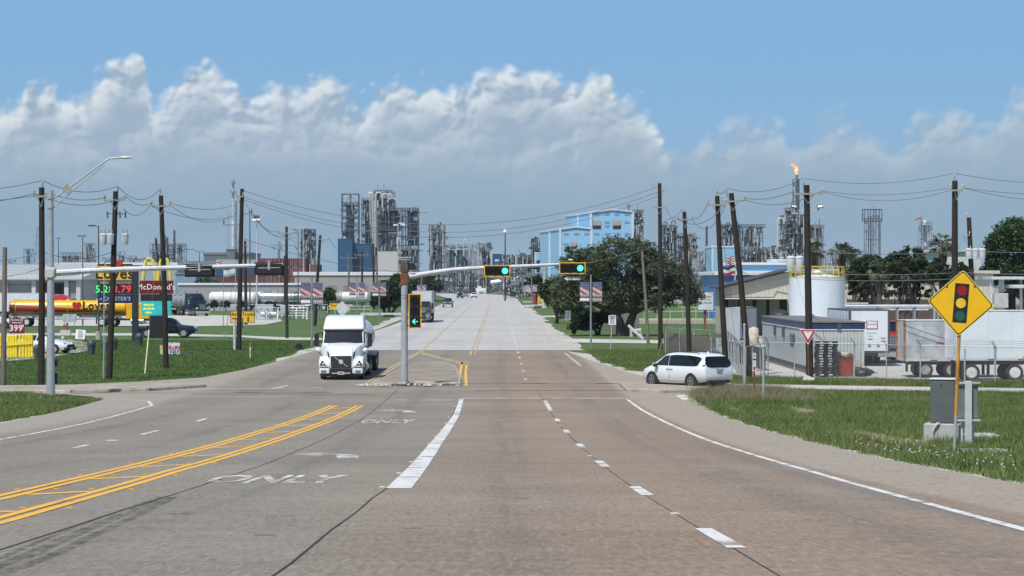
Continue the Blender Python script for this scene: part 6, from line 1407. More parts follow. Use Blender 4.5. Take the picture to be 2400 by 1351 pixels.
gable('plant_building', 'lower light blue plant building left of the tall one', 1266, 1313, 1386, 537, 532, 536, 752, 0, [(1327,549),(1351,549),(1375,549),(1327,573)], [(1345,576,1.8,2.0)])
st_ = Vector((PX(1475,770),775,0)); one('vent_stack', MB().cyl((0,0,0),(0,0,PZ(478,770)),.5,n=10).cyl((0,0,PZ(482,770)),(0,0,PZ(478,770)),.6,n=10), MGREY, 'short grey vent stack behind the tall light blue building', 'stack', st_)
DB = sheeting('dark_blue_cladding', (.018,.075,.165), 3.0, var=.05)
def blue(label, x0, x1, y0, Y, d=20, m=DB, trim=LBW): o, L, hw, zt = bld('blue_building', label, x0, x1, y0, 690, Y, d, m, trim, roof_h=.4, over=.1); MB().box(-hw-.02,-hw+.5,-.12,-.02,0,zt-.5).build('corner_trim', trim, o); return o
blue('dark blue block under the open-topped lattice tower, taller part', 792, 826, 560, 1080, 20, DB, DB); o = blue('dark blue block beside the taller one, with recess shade painted on', 826, 869, 571, 1085, 16, DB, DB); MB().box(-4.1,.2,-.1,0,13,20).build('recess', mat('recess_shade',(.03,.05,.10),.7), o)  # dark panel on the flat wall paints the shade of a recess
blue('narrow blue block between the silos and the mast', 1151, 1176, 593, 1040); blue('low blue shed at the end of the far road', 1074, 1114, 640, 1030); blue('slim light blue block left of the plant building', 1254, 1265, 592, 830, 10, LB)
blue('light blue block behind the leaning poles', 1668, 1722, 577, 520, 14, LB); blue('light blue cube on the right plant roof', 1812, 1849, 608, 330, 7, LB)
bld('plant_building', 'pale concrete block in the middle of the plant', 885, 931, 590, 690, 1060, 20, mat('pale_block',(.48,.48,.46),.8,var=.1), mat('pale_block'), over=0)
o, L, hw, zt = bld('office_building', 'low blue plant office with white stepped roof behind the flags', 1684, 1850, 637, 740, 320, 25, mat('bright_blue_wall',(.05,.17,.46),.5,var=.05), WROOF, roof_h=.5, over=.5)
MB().bbox(-hw*.55,hw*1.0,2,22,zt,zt+.9,.03).build('upper_wall', mat('sky_blue_wall',(.22,.42,.62),.5), o); MB().bbox(-hw*.58,hw*1.02,1.6,22.4,zt+.9,zt+1.25,.05).build('upper_roof', WROOF, o)
for k in range(5): x = -hw+2*hw*(k+.7)/6; MB().box(x-.7,x+.7,-.06,.02,1.2,2.4).build('window', GLASS, o)
bld('office_building', 'white flat-roofed building behind the right-hand trees', 2205, 2300, 586, 740, 420, 20, mat('white_render',(.55,.57,.58),.7), WROOF, over=.5)
# beige gabled hall
hy = 236; b = Vector((PX(1850,hy),hy,0)); hall = thing('metal_hall', 'beige metal hall with sloping dark roof edge at right', 'building', b); L = lambda px, py: P(px, py, hy)-b
BEI = sheeting('beige_cladding', (.52,.49,.42), .45, var=.04); xl, xr = L(1692,0).x, L(2330,0).x; ze, zp = L(0,668).z, L(0,637).z
hw_ = MB(); hw_.add([(xl,0,0),(xl,0,L(0,676).z),(0,0,zp),(xr,0,zp),(xr,0,0),(xl,7,0),(xl,7,L(0,676).z),(0,7,zp),(xr,7,zp),(xr,7,0)],[(0,1,2,3,4),(5,6,7,8,9),(0,1,6,5),(3,4,9,8)]).build('wall', BEI, hall)
MB().add([(xl-.6,-.7,L(0,677).z),(0,-.7,zp+.12),(0,7.7,zp+.12),(xl-.6,7.7,L(0,677).z),(xl-.6,-.7,L(0,677).z+.16),(0,-.7,zp+.28),(0,7.7,zp+.28),(xl-.6,7.7,L(0,677).z+.16)],[(0,1,2,3),(4,5,6,7),(0,1,5,4),(1,2,6,5),(2,3,7,6),(3,0,4,7)]).build('roof', mat('dark_roof_edge',(.06,.06,.062),.6), hall)
MB().add([(0,-.7,zp+.12),(xr+.5,-.7,zp-.2),(xr+.5,7.7,zp-.2),(0,7.7,zp+.12),(0,-.7,zp+.28),(xr+.5,-.7,zp+.1),(xr+.5,7.7,zp+.1),(0,7.7,zp+.28)],[(0,1,2,3),(4,5,6,7),(0,1,5,4),(1,2,6,5),(2,3,7,6),(3,0,4,7)]).build('roof', mat('beige_roof',(.5,.47,.4),.6), hall)
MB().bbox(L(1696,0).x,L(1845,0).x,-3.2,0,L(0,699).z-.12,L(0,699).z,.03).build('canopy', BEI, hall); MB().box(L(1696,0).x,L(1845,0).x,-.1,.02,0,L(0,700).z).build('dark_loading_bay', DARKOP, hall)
for px in (1718,1752,1784,1815): MB().box(L(px,0).x-.5,L(px,0).x+.5,-.2,-.05,0,L(0,703).z).build('bay_panel', mat('bay_panel',(.2,.19,.17),.7), hall)
MB().box(L(1985,0).x,L(2180,0).x,-.12,.02,0,L(0,702).z).build('shaded_plinth', mat('plinth_shade',(.08,.065,.05),.8), hall); MB().box(L(2182,0).x,L(2186,0).x,-.25,0,0,zp).build('downpipe', mat('brown_pipe',(.12,.08,.06),.6), hall)  # plinth box: its shade is put into the dark brown colour
MB().tube([L(1845,685)-Vector((0,.1,0)),L(1820,680)-Vector((0,.1,0)),L(1812,694)-Vector((0,.1,0)),L(1700,694)-Vector((0,.1,0))],.05,4).build('conduit', LGREY, hall)
# white storage tank with yellow railing
ty_ = 186; tc_ = Vector((PX(1924,ty_),ty_+2.2,0)); tk = thing('storage_tank', 'white cylindrical storage tank with yellow roof railing', 'tank', tc_); R_ = 65.5/FP*ty_; zt = PZ(653,ty_)
MB().lathe([(R_,0),(R_,zt),(R_*.97,zt+.05),(R_*.3,zt+.4),(.1,zt+.45)],n=48).build('shell', mat('tank_shell',(.66,.71,.76),.4,.05,var=.04), tk, smooth=True)
YR = mat('railing_yellow',(.58,.46,.08),.5); 
for dz, nm in ((.95,'top_rail'),(.5,'mid_rail'),(.08,'toe_board')):
    MB().tube([(R_*.98*cos(2*pi*i/32),R_*.98*sin(2*pi*i/32),zt+dz) for i in range(33)], .035 if dz>.1 else .06, 5).build(nm, YR, tk)
for i in range(24): a=2*pi*i/24; MB().cyl((R_*.98*cos(a),R_*.98*sin(a),zt),(R_*.98*cos(a),R_*.98*sin(a),zt+.98),.035,n=5).build('rail_post', YR, tk)
MB().ball((-.1,-.8,zt+.45),(.5,.5,.2)).build('manhole', WHITE, tk); MB().box(.6,1.0,-R_-.02,-R_+.3,2.15,2.4).build('tank_label', mat('label_grey',(.4,.45,.5),.5), tk)
MB().tube([(-1.1,-R_-.1,2.0),(-1.0,-R_-.1,1.6),(-1.05,-R_-.1,1.2)],.04,5).build('drain_pipe', LGREY, tk)
# portable office cabin
oc = Vector((PX(1894,136.3),136.3,0)); off = thing('portable_office', 'pale grey portable office cabin with dark blue fascia band', 'cabin', oc); wl_, ln_ = PX(2019,137.5)-oc.x, 23.5
OFW = sheeting('cabin_cladding',(.50,.53,.52),.2,var=.05); OFB = mat('cabin_blue',(.012,.035,.13),.4)
MB().box(0,wl_,0,ln_,.45,2.62).build('wall', OFW, off); MB().box(-.04,wl_+.04,-.04,ln_+.04,2.62,2.99).build('blue_fascia', OFB, off); MB().box(-.05,wl_+.05,-.05,ln_+.05,2.57,2.62).build('white_trim', WHITE, off)
for k in range(3): MB().box(-.055,wl_+.055,-.055,ln_+.055,2.68+.1*k,2.70+.1*k).build('fascia_groove', mat('fascia_light',(.10,.16,.24),.4), off)
MB().box(-.1,wl_+.1,-.1,ln_+.1,2.99,3.06).build('roof', mat('cabin_roof',(.16,.15,.145),.8,var=.25,scale=1.2), off); MB().box(.1,wl_-.1,.15,ln_-.1,.0,.45).build('skirt', mat('cabin_skirt',(.15,.16,.17),.8), off)
for yy in (1.0,): d = MB().box(-.05,.0,.5,.86,.75,1.95).build('door_frame', WHITE, off)
for yy in (11,15.5): MB().box(-.12,0,yy,yy+.5,1.9,2.55).build('wall_unit', DGREY, off)
MB().box(-.05,.02,6,8,1.5,2.2).build('window', GLASS, off); MB().box(wl_*.52,wl_*.52+.22,-.1,0,2.6,2.95).build('meter', DGREY, off); MB().cyl((1.2,9,3.06),(1.2,9,3.4),.15,n=8).build('roof_vent', MGREY, off); MB().cyl((2.0,13,3.06),(2.0,13,3.3),.12,n=8).build('roof_vent', MGREY, off)
# storage container and small tanks in the yard
co = Vector((PX(1735,214),214,0)); sc = thing('storage_container', 'grey-blue corrugated storage container behind the leaning poles', 'container', co)
CG = mat('container_grey',(.42,.47,.51),.5,.1,var=.1,scale=.6); V, F = [], []
for i in range(49):
    y = .15+9.0*i/48; V += [(.0+(.09 if (i//2)%2 else 0)+(y*.267),y,.15),(.0+(.09 if (i//2)%2 else 0)+(y*.267),y,2.85)]
for i in range(48): F.append((2*i,2*i+2,2*i+3,2*i+1))
MB().add(V,F).build('side_panel', CG, sc); MB().add([(-1.5,0,0),(0,0,0),(0,0,2.95),(-1.5,0,2.95),(.9,9.2,0),(2.45,9.2,0),(2.45,9.2,2.95),(.9,9.2,2.95)],[(0,1,2,3),(4,5,6,7),(3,2,6,7),(0,3,7,4)]).build('shell', mat('container_pale',(.55,.60,.64),.5), sc)
one('water_tank', MB().lathe([(.42,0),(.44,.05),(.44,1.25),(.40,1.35),(.1,1.5)],n=18), mat('cream_plastic',(.55,.49,.40),.5), 'small cream plastic water tank beside the storage container', 'tank', (PX(1767,200),200,.0), smooth=True)
one('dark_tank', MB().lathe([(1.0,0),(1.0,2.4),(.9,2.6),(.1,2.95)],n=20), mat('dark_plastic',(.03,.035,.04),.5), 'dark squat tank left of the white storage tank', 'tank', (PX(1830,205),205,.0), smooth=True)
# pallets, skip, ladder, rubbish
py0 = 133.3; pal = random.Random(2); PALB = mat('black_plastic',(.016,.017,.018),.55)
pmesh = MB()
for x in (-.55,-.33,-.11,.11,.33,.55): pmesh.box(x-.09,x+.09,-.5,.5,.125,.15)
for x in (-.5,0,.5):
    for y in (-.42,0,.42): pmesh.box(x-.08,x+.08,y-.07,y+.07,.02,.125)
for y in (-.42,0,.42): pmesh.box(-.6,.6,y-.07,y+.07,0,.02)
pme = pmesh.mesh('plastic_pallet', PALB)
for i in range(13):
    q = bpy.data.objects.new('plastic_pallet', pme); COL.objects.link(q); q.location = (PX(1936,py0)+pal.uniform(-.04,.04),py0+pal.uniform(-.05,.05),.02+i*.152); q.rotation_euler = (0,0,pal.uniform(-.03,.03))
    tag(q, f'black plastic pallet, number {["one","two","three","four","five","six","seven","eight","nine","ten","eleven","twelve","thirteen"][i]} from the ground in its stack', 'pallet', 'stacked black plastic pallets')
sk = thing('rubbish_skip', 'red tapered rubbish skip full of bags beside the black pallets', 'skip', (PX(1980,133.6),133.6,0)); RS = mat('skip_red',(.27,.035,.025),.6,var=.15,dirt=.15)
MB().add([(-.36,-.4,.05),(.38,-.4,.05),(.38,.4,.05),(-.36,.4,.05),(-.52,-.5,1.12),(.52,-.5,1.12),(.52,.5,1.12),(-.52,.5,1.12)],[(3,2,1,0),(0,1,5,4),(1,2,6,5),(2,3,7,6),(3,0,4,7)]).build('tub', RS, sk); MB().box(-.55,.55,-.54,-.48,1.08,1.14).box(-.55,.55,.48,.54,1.08,1.14).box(-.56,-.5,-.48,.48,1.08,1.14).box(.5,.56,-.48,.48,1.08,1.14).build('rim', RS, sk)
for x, y, r_, m_ in ((-.25,-.1,.3,mat('bag_pale',(.5,.48,.36),.6)),(.1,.1,.28,mat('bag_white',(.5,.48,.44),.6)),(.3,-.15,.22,mat('bag_grey',(.12,.12,.11),.6))):
    mm = MB().ball((x,y,1.15),(r_,r_*.8,r_*.8),9,6); rr_ = random.Random(x); mm.v = [(a+rr_.uniform(-.04,.04),b_+rr_.uniform(-.04,.04),c_+rr_.uniform(-.04,.04)) for a,b_,c_ in mm.v]; mm.build('rubbish_bag', m_, sk)
ld = MB(); lx = PX(2003,134.5)
for s in (0,.42): ld.cyl((s-.08,0,0),(s,.4,1.5),.025,n=5)
for k in range(6): ld.cyl((-.07+.01*k,.06*k,.2+.22*k),(.36+.01*k,.06*k,.2+.22*k),.018,n=4)
one('step_ladder', ld, mat('dull_ladder',(.4,.32,.26),.6), 'dull step ladder leaning at the corner of the cabin', 'ladder', (lx,134.5,0))
for k,(px,yy) in enumerate(((2020,133),(2032,134))):
    mm = MB().ball((0,0,.2),(.4,.3,.26),10,6); rr_ = random.Random(k); mm.v = [(a+rr_.uniform(-.06,.06),b_+rr_.uniform(-.06,.06),max(0,c_+rr_.uniform(-.06,.06))) for a,b_,c_ in mm.v]
    one('rubbish_bag', mm, PALB, ('black rubbish bag lying nearest the ladder','black rubbish bag lying right of the first one')[k], 'bag', (PX(px,yy),yy,0), smooth=True)
q = G(1896,897); one('fallen_sign', MB().obox((0,0,.18),(.58,.03,.32),0,-.2,.35), mat('flyer_white',(.6,.58,.55),.6,var=.5,scale=12), 'small white sign lying askew at the foot of the floodlight pole', 'sign', q)
# yard sign with letters on a brown post
yS = 262; b = Vector((PX(1655,yS),yS,0)); o = thing('yard_sign', 'white company sign on a brown post right of the oak', 'sign', b); L = lambda px, py: P(px, py, yS)-b
panel(o, L, 1637, 1672, 686, 727, mat('sign_white',(.64,.67,.70),.5), 'panel', .25); text('sign_lettering','CleanHarbors',.30,LOGR,o,tuple(L(1654.5,696)+Vector((0,-.14,0))),sx=.72,ext=.004); text('sign_lettering','ENVIRONMENTAL SERVICES',.10,BLACK,o,tuple(L(1654.5,702.5)+Vector((0,-.14,0))),sx=.9); text('sign_lettering','safety-kleen',.28,BLACK,o,tuple(L(1658,710)+Vector((0,-.14,0))),sx=.68); text('sign_lettering','S',.36,BLACK,o,tuple(L(1643,710.5)+Vector((0,-.14,0))),bold=.02)
MB().box(L(1653,0).x-.12,L(1653,0).x+.14,.13,.3,0,L(0,726).z).build('post', RUST, o)
# pipe rack over the yard
pr = thing('pipe_rack', 'horizontal bundle of grey pipes in front of the beige hall', 'pipes', (PX(2050,192),192,0)); L = lambda px, py: P(px, py, 192)-pr.location
for k, (x0,x1,py,r_) in enumerate(((1862,2330,718,.12),(1985,2330,722,.09),(1880,2180,727,.06),(1985,2040,712,.06))): q0, q1 = L(x0,py), L(x1,py); MB().cyl((q0.x,k*.3,q0.z),(q1.x,k*.3,q1.z),r_,n=10).build('pipe', LGREY, pr, smooth=True)
for px in (1880,1937,1990,2058,2105,2145,2200,2260,2320): q0 = L(px,720); MB().box(q0.x-.08,q0.x+.08,0,.9,0,q0.z).build('trestle', MGREY, pr)
for px in (1880,1925,1931): MB().tube([L(px,722),L(px-3,745),L(px-3,770)],.04,5).build('drop_pipe', LGREY, pr)
# white frame canopy at the right edge
cn = thing('loading_canopy', 'white steel loading canopy at the right picture edge', 'canopy', (PX(2370,200),200,0)); L = lambda px, py: P(px, py, 200)-cn.location; FRM = mat('frame_white',(.52,.56,.58),.5)
for px in (2325,2346,2352,2395): MB().box(L(px,0).x-.1,L(px,0).x+.1,0,.2,0,L(0,655).z).build('post', FRM, cn)
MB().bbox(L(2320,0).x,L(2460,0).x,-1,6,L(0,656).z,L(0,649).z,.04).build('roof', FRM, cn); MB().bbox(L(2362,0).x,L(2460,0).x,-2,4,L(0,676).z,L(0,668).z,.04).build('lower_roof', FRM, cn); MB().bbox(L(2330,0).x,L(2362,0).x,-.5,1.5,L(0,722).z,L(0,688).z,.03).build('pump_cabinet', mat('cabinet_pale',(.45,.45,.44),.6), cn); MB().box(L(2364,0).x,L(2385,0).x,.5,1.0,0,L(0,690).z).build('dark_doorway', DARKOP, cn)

bld('shed', 'long low white-roofed shed behind the parked tank trailers', 420, 720, 664, 700, 560, 14, mat('shed_wall_grey',(.30,.30,.29),.7), WROOF, roof_h=.5)
# ================================================================ PETROCHEMICAL PLANT
STL = mat('plant_steel',(.20,.21,.22),.6,.2,var=.2,scale=.2); STLD = mat('dark_plant_steel',(.09,.098,.11),.6,.2,var=.2,scale=.2); STLB = mat('blue_grey_steel',(.075,.105,.14),.6,.2,var=.15,scale=.2)
VES = mat('vessel_grey',(.19,.205,.215),.5,.3,var=.15,scale=.15); VESD = mat('vessel_dark',(.07,.08,.092),.5,.3,var=.2,scale=.15); VESL = mat('vessel_pale',(.55,.56,.55),.45,.2,var=.1,scale=.2); VEST = mat('vessel_tan',(.27,.225,.18),.6,.1,var=.2,scale=.2); PIPEL = mat('lagged_pipe',(.58,.58,.56),.5,.3,var=.15)
def lattice(m, x0, x1, y0, y1, z0, z1, nx_, nz_, r, rnd, diag=.7, full=True):
    xs_ = [x0+(x1-x0)*i/nx_ for i in range(nx_+1)]; zs_ = [z0+(z1-z0)*k/nz_ for k in range(nz_+1)]
    for y in (y0,y1):
        for x in xs_: m.lat((x,y,z0),(x,y,z1),r)
        for z in zs_[1:]: m.lat((x0,y,z),(x1,y,z),r*.8)
        for i in range(nx_):
            for k in range(nz_):
                if rnd.random() < diag:
                    a, b = (xs_[i],xs_[i+1]) if (i+k)%2 else (xs_[i+1],xs_[i]); m.lat((a,y,zs_[k]),(b,y,zs_[k+1]),r*.55)
    for x in (x0,x1):
        for z in zs_[1:]: m.lat((x,y0,z),(x,y1,z),r*.8)
        for k in range(nz_):
            if rnd.random() < diag: m.lat((x,y0,zs_[k]),(x,y1,zs_[k+1]),r*.55)
def platform(o, x0, x1, y0, y1, z, r, m, rail=1.1):
    p = MB().box(x0,x1,y0,y1,z-.2,z).build('platform', m, o); q = MB()
    for zz in (rail*.5,rail):
        for a, b in (((x0,y0),(x1,y0)),((x1,y0),(x1,y1)),((x1,y1),(x0,y1)),((x0,y1),(x0,y0))): q.lat((*a,z+zz),(*b,z+zz),r)
    n = max(2,int((x1-x0)/1.8))
    for i in range(n+1): x = x0+(x1-x0)*i/n; q.lat((x,y0,z),(x,y0,z+rail),r)
    q.build('railing', m, p)
def unit(label, x0, x1, yt, Y, ves=(), nx_=2, nz_=6, fr=STL, r=.28, seed=1, dep=None, plats=(), risers=(), clutter=0, name='process_unit', frame=True, ybase=690, diag=.7, cat='process unit'):
    R = random.Random(seed); b = Vector((PX((x0+x1)/2,Y),Y,0)); o = thing(name, label, cat, b, 0, 'process units of the plant'); L = lambda px, py: P(px, py, Y)-b; s_ = Y/FP
    hw = (x1-x0)/2*s_; dep = dep or min(2*hw, 14); zt = L(0,yt).z
    if frame:
        m = MB(); lattice(m, -hw, hw, 0, dep, 0, zt, nx_, nz_, r*.62, R, diag*.8); m.build('steel_frame', fr, o)
    for v in ves:
        px, y0, y1, rad, mt = v[:5]; q = L(px,y0); rr = rad*s_; zb = max(0,L(px,y1).z); yc = dep*.4
        kind = v[5] if len(v) > 5 else 'dome'
        if kind == 'hopper': prof = [(rr*.15,zb),(rr,zb+rr*1.6),(rr,q.z-rr*.3),(rr*.7,q.z-.1),(.1,q.z)]
        elif kind == 'flat': prof = [(rr,zb),(rr,q.z-.2),(rr*.95,q.z),(.1,q.z+rr*.12)]
        else: prof = [(rr*.9,zb),(rr,zb+.1),(rr,q.z-rr*.7),(rr*.85,q.z-rr*.35),(rr*.5,q.z-rr*.1),(.05,q.z)]
        vs = MB().lathe(prof,(q.x,yc,0),18).build('vessel', mt, o, smooth=True); nb = max(2,int((q.z-zb)/(5+3*R.random())))
        for k in range(1,nb):
            z = zb+(q.z-zb)*k/nb; MB().lathe([(rr,-.12),(rr+.25,-.1),(rr+.25,.1),(rr,.12)],(q.x,yc,z),14).build('stiffener_ring', mt, vs)
    for px0, px1, py in plats: a, c = L(px0,py), L(px1,py); platform(o, a.x, c.x, -.6, dep*.7, a.z, .09, fr)
    for rz_ in risers:
        px, y0, y1, rad, mt = rz_[:5]; a, c = L(px,y0), L(px,y1); yy = -.5-R.random()*.8; rr = rad*s_
        if len(rz_) > 5:
            d = rz_[5]*s_; h = abs(d)/2; pts = [(c.x,yy,max(0,c.z)),(c.x,yy,a.z-h)]+[(c.x+d/2-d/2*cos(t*pi/8),yy,a.z-h+h*sin(t*pi/8)) for t in range(1,9)]+[(c.x+d,yy,a.z-h-3*rr)]
            MB().tube(pts, rr, 8).build('pipe', mt, o, smooth=True)
        else: MB().cyl((c.x,yy,max(0,c.z)),(a.x,yy,a.z),rr,n=8).build('pipe', mt, o, smooth=True)
    if clutter:
        m = MB()
        for _ in range(clutter):
            z = R.uniform(.05,1.0)*zt; x = R.uniform(-hw,hw); y = R.uniform(dep*.3,dep*.9) if R.random() < .7 else R.uniform(-.8,0); t = R.random()
            if t < .35: m.cyl((x,y,z),(x+R.uniform(-.35,.35)*2*hw,y,z),R.uniform(.10,.28),n=5)
            elif t < .65: m.cyl((x,y,z),(x,y,min(zt,z+R.uniform(2,7))),R.uniform(.10,.3),n=5)
            elif t < .8: m.cyl((x,y,z),(x+R.uniform(-.2,.2)*2*hw,y-.5,z+R.uniform(-3,3)),R.uniform(.08,.16),n=4)
            else: w_ = R.uniform(.4,1.3); m.box(x-w_,x+w_,y-.6,y+.6,z-.15,z+R.uniform(.2,1.6))
        tag(m.build('pipework', R.choice([STL,STLD,VESD]), o), kind='stuff')
        m = MB()
        for _ in range(clutter//3):
            z = R.uniform(.05,1.0)*zt; x = R.uniform(-hw,hw); y = R.uniform(-1.0,0)
            if R.random() < .6: m.cyl((x,y,z),(x,y,min(zt,z+R.uniform(1.5,6))),R.uniform(.10,.22),n=5)
            else: m.ball((x,y,z),R.uniform(.15,.4),6,4)
        tag(m.build('bright_fittings', PIPEL, o), kind='stuff')
    return o, L, hw, dep, zt
# centre
unit('open-topped blue-grey lattice tower round a single grey vessel', 801, 840, 455, 1150, [(820,476,600,10,VES)], 2, 8, STLB, .34, 1, plats=[(801,842,480),(801,842,496),(801,842,512),(801,842,528),(801,842,544)], clutter=40)
unit('dense silver tower with arched pipes on its crown', 848, 925, 470, 1160, [(862,468,600,8,VESD),(884,462,600,8,VESD),(905,466,600,8,VES),(918,466,600,6,VESD)], 5, 11, STL, .26, 2, 14, [(848,900,470),(848,925,486),(848,880,505),(866,925,455)], [(873,452,580,2.2,PIPEL,-8),(881,452,580,2.2,PIPEL,14),(878,470,600,2,PIPEL),(886,470,600,2,PIPEL),(897,455,560,2,PIPEL,12),(910,455,540,2,PIPEL,9),(868,455,560,1.5,PIPEL,8)], 260)
unit('slim mast crowns on the dense silver tower', 878, 918, 446, 1165, [(886,446,480,3,STLD),(908,447,480,3,STLD)], 3, 3, STL, .22, 3, 6, [(878,893,452),(900,918,452)], [(886,432,470,.4,STLD),(900,432,470,.4,STLD)], 60, ybase=500)
unit('wide lattice block holding dark silos with hopper bottoms', 885, 979, 488, 1120, [(897,494,575,12,VESD,'hopper'),(924,494,560,12,VESD,'hopper'),(966,494,575,13,VESD,'flat'),(892,528,575,9,VES,'hopper'),(913,552,578,8,VES,'hopper')], 5, 9, STLB, .34, 4, 16, [(885,979,494),(885,940,540),(940,979,560)], [(951,500,620,1.4,STLB),(956,500,620,1.4,STLB)], 80)
unit('row of pale silos at the foot of the lattice block', 925, 980, 585, 1090, [(937,588,660,6,VES,'flat'),(949,588,660,6,VES,'flat'),(962,588,660,8,VES,'flat'),(975,588,660,7,VES,'flat')], 6, 4, STL, .2, 5, 10, [(925,980,586)], (), 80)
unit('brownish lattice unit left of the grey silos', 1006, 1042, 528, 1050, [(1018,536,660,5,VESD),(1030,532,660,6,VES)], 4, 9, STL, .26, 6, 10, [(1006,1042,542),(1006,1050,560),(1006,1050,580)], [(1010,530,600,1,PIPEL),(1038,530,600,1,PIPEL)], 220)
unit('bank of tall grey silos in the middle distance', 1042, 1118, 577, 1020, [(1055,587,668,10,VES,'flat'),(1078,587,668,9,VES,'flat'),(1096,587,668,8,VES,'flat'),(1111,590,668,7,VES,'flat')], 4, 4, STL, .2, 7, 12, [(1042,1118,580)], [(1070,562,600,1.2,PIPEL,6),(1086,562,600,1.2,PIPEL,6),(1101,570,600,1,PIPEL,5)], 60)
unit('small silver unit right of the grey silos', 1122, 1152, 572, 1060, [(1133,574,640,6,VES),(1146,570,640,3,VESD)], 3, 6, STL, .22, 8, 8, [(1122,1140,580)], [(1128,568,630,1,PIPEL,5)], 110)
unit('low tangle of pipe racks right of the blue block', 1176, 1262, 598, 900, [(1195,606,660,3,VES),(1230,608,660,3,VES)], 9, 5, STLD, .16, 9, 12, [(1176,1262,606),(1200,1262,622)], (), 320)
unit('narrow lattice tower left of the light blue buildings', 1246, 1266, 560, 860, [(1257,562,650,5,VESD)], 2, 7, STLD, .2, 10, 6, [(1244,1266,575)], (), 90)
unit('grey column tower right of the hanging cutouts pole', 706, 737, 538, 1040, [(721,538,660,9,VESD),(729,575,660,7,VES)], 3, 10, STLB, .24, 11, 8, [(708,734,548),(706,738,572),(706,738,600)], (), 150)
unit('slender column left of the grey column tower', 651, 656, 567, 1100, [(653,567,640,1.6,VES)], 1, 8, STL, .1, 12, 3, (), (), 10)
# left
o,L,hw,dep,zt = unit('very tall pale stack with a slimmer companion and top crown', 536, 556, 422, 1500, [(546,428,640,2.6,VESL,'flat'),(546,520,640,4.2,VESL,'flat'),(553,470,640,2.0,VES,'flat')], 2, 14, STL, .22, 13, 5, [(541,552,430),(540,553,452)], [(536,500,640,.5,STL),(548,421,440,.8,STLD)], 0, frame=False)
unit('hazy double-crowned unit behind the yellow arches', 352, 432, 572, 1500, [(362,580,650,6,VES),(389,556,650,4,VESD),(407,540,650,2.6,VESD,'flat'),(420,580,650,6,VES),(378,576,650,5,VES)], 6, 6, STLD, .26, 14, 12, [(380,432,578),(352,380,590)], [(366,556,640,1.6,STLD),(389,550,640,1,STLD)], 220)
unit('small hazy unit at the far left skyline', 57, 76, 584, 1900, [(66,586,640,4,VESD)], 2, 5, STLD, .3, 15, 8, (), (), 60)
unit('hazy row of tanks behind the silver mast', 142, 190, 595, 1900, [(150,600,640,6,VES,'flat'),(164,600,640,6,VES,'flat'),(178,600,640,6,VES,'flat')], 8, 3, STL, .26, 16, 12, [(142,190,594)], (), 50)
unit('hazy block tower right of the tanks', 195, 222, 570, 1900, [(207,572,640,7,VESD,'flat'),(216,588,640,5,VES,'flat')], 3, 5, STL, .28, 17, 8, (), (), 70)
for i, (px, yt) in enumerate(((283,590),(308,600),(330,606),(250,604),(118,606),(26,612))): unit(f'{["slim","stubby","tiny","low","short","faint"][i]} hazy stack group on the left skyline', px-9, px+9, yt, 2000, [(px-3,yt,640,2.5,VES),(px+5,yt+8,640,3,VESD)], 2, 3, STL, .25, 20+i, 8, (), (), 40)
# right
unit('lattice tower touching the light blue building', 1484, 1508, 494, 800, [(1496,498,640,6,VESD)], 3, 12, STL, .18, 30, 7, [(1484,1508,500),(1484,1508,520),(1484,1508,540)], (), 160)
unit('twin arched columns left of the short pole', 1552, 1586, 528, 1000, [(1558,532,640,2.6,VESD),(1567,532,640,2.6,VESD),(1575,530,640,2.6,VESD),(1583,530,640,2.6,VESD)], 4, 6, STLD, .22, 31, 7, [(1550,1588,534)], [(1556,520,560,1.2,STLD,7),(1574,518,560,1.2,STLD,8)], 80)
unit('low brown unit behind the short pole', 1590, 1632, 553, 1020, [(1618,556,640,6,VEST),(1603,560,640,4,VESD)], 4, 6, STL, .2, 32, 8, [(1588,1630,553)], (), 140)
unit('thin single stack between the leaning poles', 1655, 1659, 531, 1000, [(1657,531,640,1.3,VESD,'flat')], 1, 3, STLD, .1, 33, 2, (), (), 6)
unit('arched columns behind the leaning poles', 1694, 1736, 527, 1000, [(1704,530,640,2.6,VESD),(1716,526,640,3,VES),(1728,526,640,3,VESD)], 4, 7, STLD, .22, 34, 7, [(1694,1736,533)], [(1702,522,570,1.2,STLD,8),(1720,520,570,1.2,STLD,9),(1681,548,600,1.6,VES,7)], 90)
unit('open lattice with brown vessel and overhanging roof', 1740, 1788, 533, 960, [(1760,536,640,9,VEST)], 3, 6, STLD, .2, 35, 10, [(1738,1794,533)], (), 110)
unit('tall cluster of tan columns below the flare stack', 1836, 1888, 505, 960, [(1850,490,640,8.5,VEST),(1872,498,640,6,VES),(1862,520,640,6,VESD),(1880,515,640,5,VESD)], 5, 9, STLD, .2, 36, 10, [(1836,1888,525),(1836,1860,545),(1843,1858,494)], [(1823,512,620,2.2,VESL,14),(1883,510,600,1,VESL)], 280)
unit('grey silo right of the floodlight pole', 1899, 1931, 528, 940, [(1914,534,640,14,VEST,'flat')], 3, 5, STL, .16, 37, 8, [(1898,1932,534)], [(1920,514,640,1.2,VES),(1906,540,640,1,VES),(1926,540,640,1,VES)], 50)
unit('open-cage tower on slim legs above the right-hand trees', 2031, 2064, 519, 900, (), 3, 4, STLD, .16, 38, 5, [(2026,2068,519)], [(2035,507,640,.9,STLD,6),(2044,505,640,.9,STLD,6),(2053,505,640,.9,STLD,6),(2047,482,520,.3,STLD),(2061,515,640,.9,STLD),(2040,515,640,.9,STLD)], 20, diag=.15)
cg = thing('tower_cage', 'square lattice cage crowning the open tower', 'cage', (PX(2047,900),900,0)); m = MB(); lattice(m, -20*900/FP, 20*900/FP, -.5, 5.5, PZ(519,900), PZ(491,900), 3, 1, .16, random.Random(3), .2); m.build('steel_frame', STLD, cg)
